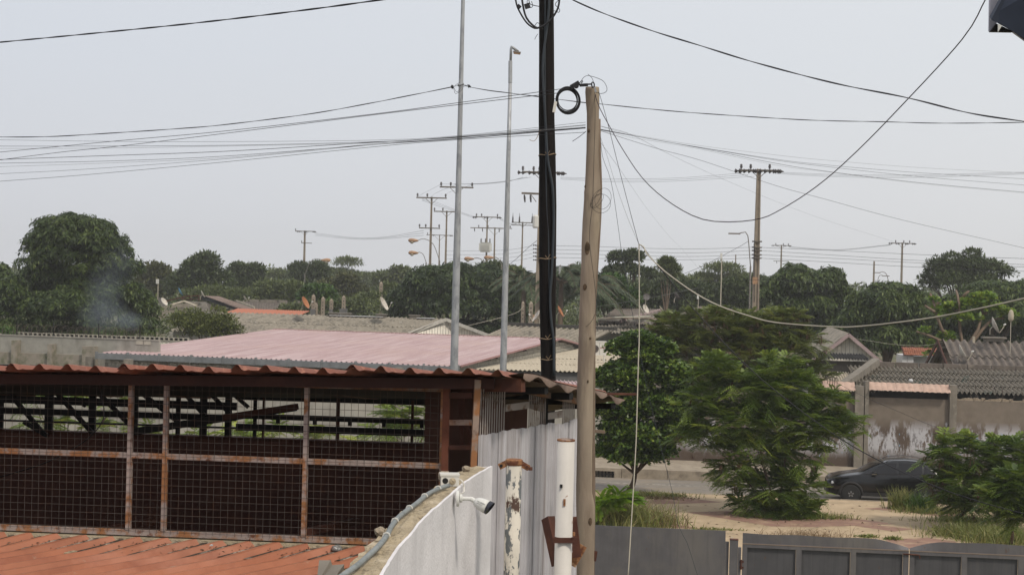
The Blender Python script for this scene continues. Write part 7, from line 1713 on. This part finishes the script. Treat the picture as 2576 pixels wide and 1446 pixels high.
# awning corner overhead at the frame corner, close to the camera
t = thing('metal_awning', 'dark blue folded metal awning corner hanging into the frame corner', 'awning', PD(2530,30,6.0))
DA = 6.0
def pr(pts, d0, th): 
    a = [PD(x, y, d0) for x, y in pts]; b_ = [PD(x, y, d0)+fwd*th for x, y in pts]; n_ = len(pts)
    return MB().add(a+b_, [tuple(range(n_))[::-1], tuple(range(n_, 2*n_))] + [(i, (i+1) % n_, n_+(i+1) % n_, n_+i) for i in range(n_)])
part('support_beam', MB().beam(PD(2620,-10,5.75), PD(4300,-60,4.2), .12, .10), m_navy, t)
part('side_plate', pr([(2494,-300),(2488,79),(2493,79),(2507,60),(2507,56),(2493,50),(2512,20),(2515,-300)], 6.05, .01), m_lgrey, t)
part('light_flange', pr([(2516,-300),(2511,12),(2493,50),(2531,0),(2680,-300)], 6.02, .01), m_white_paint, t)
a = [PD(2680,-300,5.9), PD(2493,50,6.0), PD(2548,80,6.0), PD(2600,118,5.9), PD(3100,300,5.4), PD(3100,-300,5.4)]
g = MB().add(a + [p + Vector((0,.02,.015)) for p in a], [(0,1,2,3,4,5)[::-1], (6,7,8,9,10,11)] + [(i,(i+1)%6,6+(i+1)%6,6+i) for i in range(6)]); part('soffit_panel', g, m_navy, t)
part('lower_lip', pr([(2493,79),(2549,80),(2520,66),(2507,60)], 6.03, .03), m_darkst, t)
part('bright_tab', pr([(2511,61),(2521,65),(2511,81)], 5.99, .006), m_white_paint, t)
part('edge_flange', pr([(2549,80),(2640,145),(2640,125),(2560,84)], 6.0, .02), m_lgrey, t)

# smoke drifting in front of the huge mango
def volume_mat(name, color, density, nscale=None, aniso=.2):
    m = bpy.data.materials.new(name); m.use_nodes = True; n = m.node_tree; n.nodes.clear()
    o = n.nodes.new('ShaderNodeOutputMaterial'); v = n.nodes.new('ShaderNodeVolumePrincipled'); v.inputs['Color'].default_value = (*color, 1); v.inputs['Density'].default_value = density; v.inputs['Anisotropy'].default_value = aniso
    n.links.new(v.outputs[0], o.inputs['Volume'])
    return m, n, v
for i, (px, py, D, rx, rz_, dens) in enumerate([(262,795,103.5,80,50,.012),(325,808,103.5,44,30,.014),(262,735,103.5,60,75,.008),(300,665,103.5,55,65,.004)]):
    c = PD(px, py, D); g = MB(); rows = []
    for a in range(9):
        th = math.pi*a/8; rows.append([(c.x+rx*D/F*math.sin(th)*math.cos(p_), c.y+1.6*math.sin(th)*math.sin(p_), c.z+rz_*D/F*math.cos(th)) for p_ in [2*math.pi*j/14 for j in range(14)]])
    g.grid(rows, close=True)
    m, n, v = volume_mat('smoke', (.62,.70,.82), dens)
    tcx = n.nodes.new('ShaderNodeTexCoord'); mp = n.nodes.new('ShaderNodeVectorMath'); mp.operation = 'DIVIDE'; mp.inputs[1].default_value = (rx*D/F, 1.6, rz_*D/F)
    ln_ = n.nodes.new('ShaderNodeVectorMath'); ln_.operation = 'LENGTH'; mr = n.nodes.new('ShaderNodeMapRange'); mr.inputs['From Min'].default_value = 1.0; mr.inputs['From Max'].default_value = .1; mr.inputs['To Max'].default_value = 1
    nzx = n.nodes.new('ShaderNodeTexNoise'); nzx.inputs['Scale'].default_value = 1.1; nzx.inputs['Detail'].default_value = 4; nzx.inputs['Distortion'].default_value = 1.5
    mu = n.nodes.new('ShaderNodeMath'); mu.operation = 'MULTIPLY'; mu2 = n.nodes.new('ShaderNodeMath'); mu2.operation = 'MULTIPLY'; mu2.inputs[1].default_value = dens*26
    n.links.new(tcx.outputs['Object'], mp.inputs[0]); n.links.new(mp.outputs[0], ln_.inputs[0]); n.links.new(ln_.outputs['Value'], mr.inputs['Value']); n.links.new(tcx.outputs['Object'], nzx.inputs['Vector'])
    n.links.new(mr.outputs[0], mu.inputs[0]); n.links.new(nzx.outputs['Fac'], mu.inputs[1]); n.links.new(mu.outputs[0], mu2.inputs[0]); n.links.new(mu2.outputs[0], v.inputs['Density'])
    g.f = [f[::-1] for f in g.f]
    o = solo('smoke', g, m, 'thin bluish smoke drifting before the huge mango tree', None, loc=c, smooth=True, kind='stuff')
# haze: one closed box of even air round everything
HAZE = 0.0005
g = MB().box(-430, 430, -50, 650, -1.0, 22); m, n, v = volume_mat('haze_air', (1.0,.985,.95), HAZE, aniso=.3)
o = link('haze', mesh(g), m); o['kind'] = 'stuff'; o['label'] = 'thin pale haze filling the air over the whole neighbourhood'; o.display_type = 'WIRE'
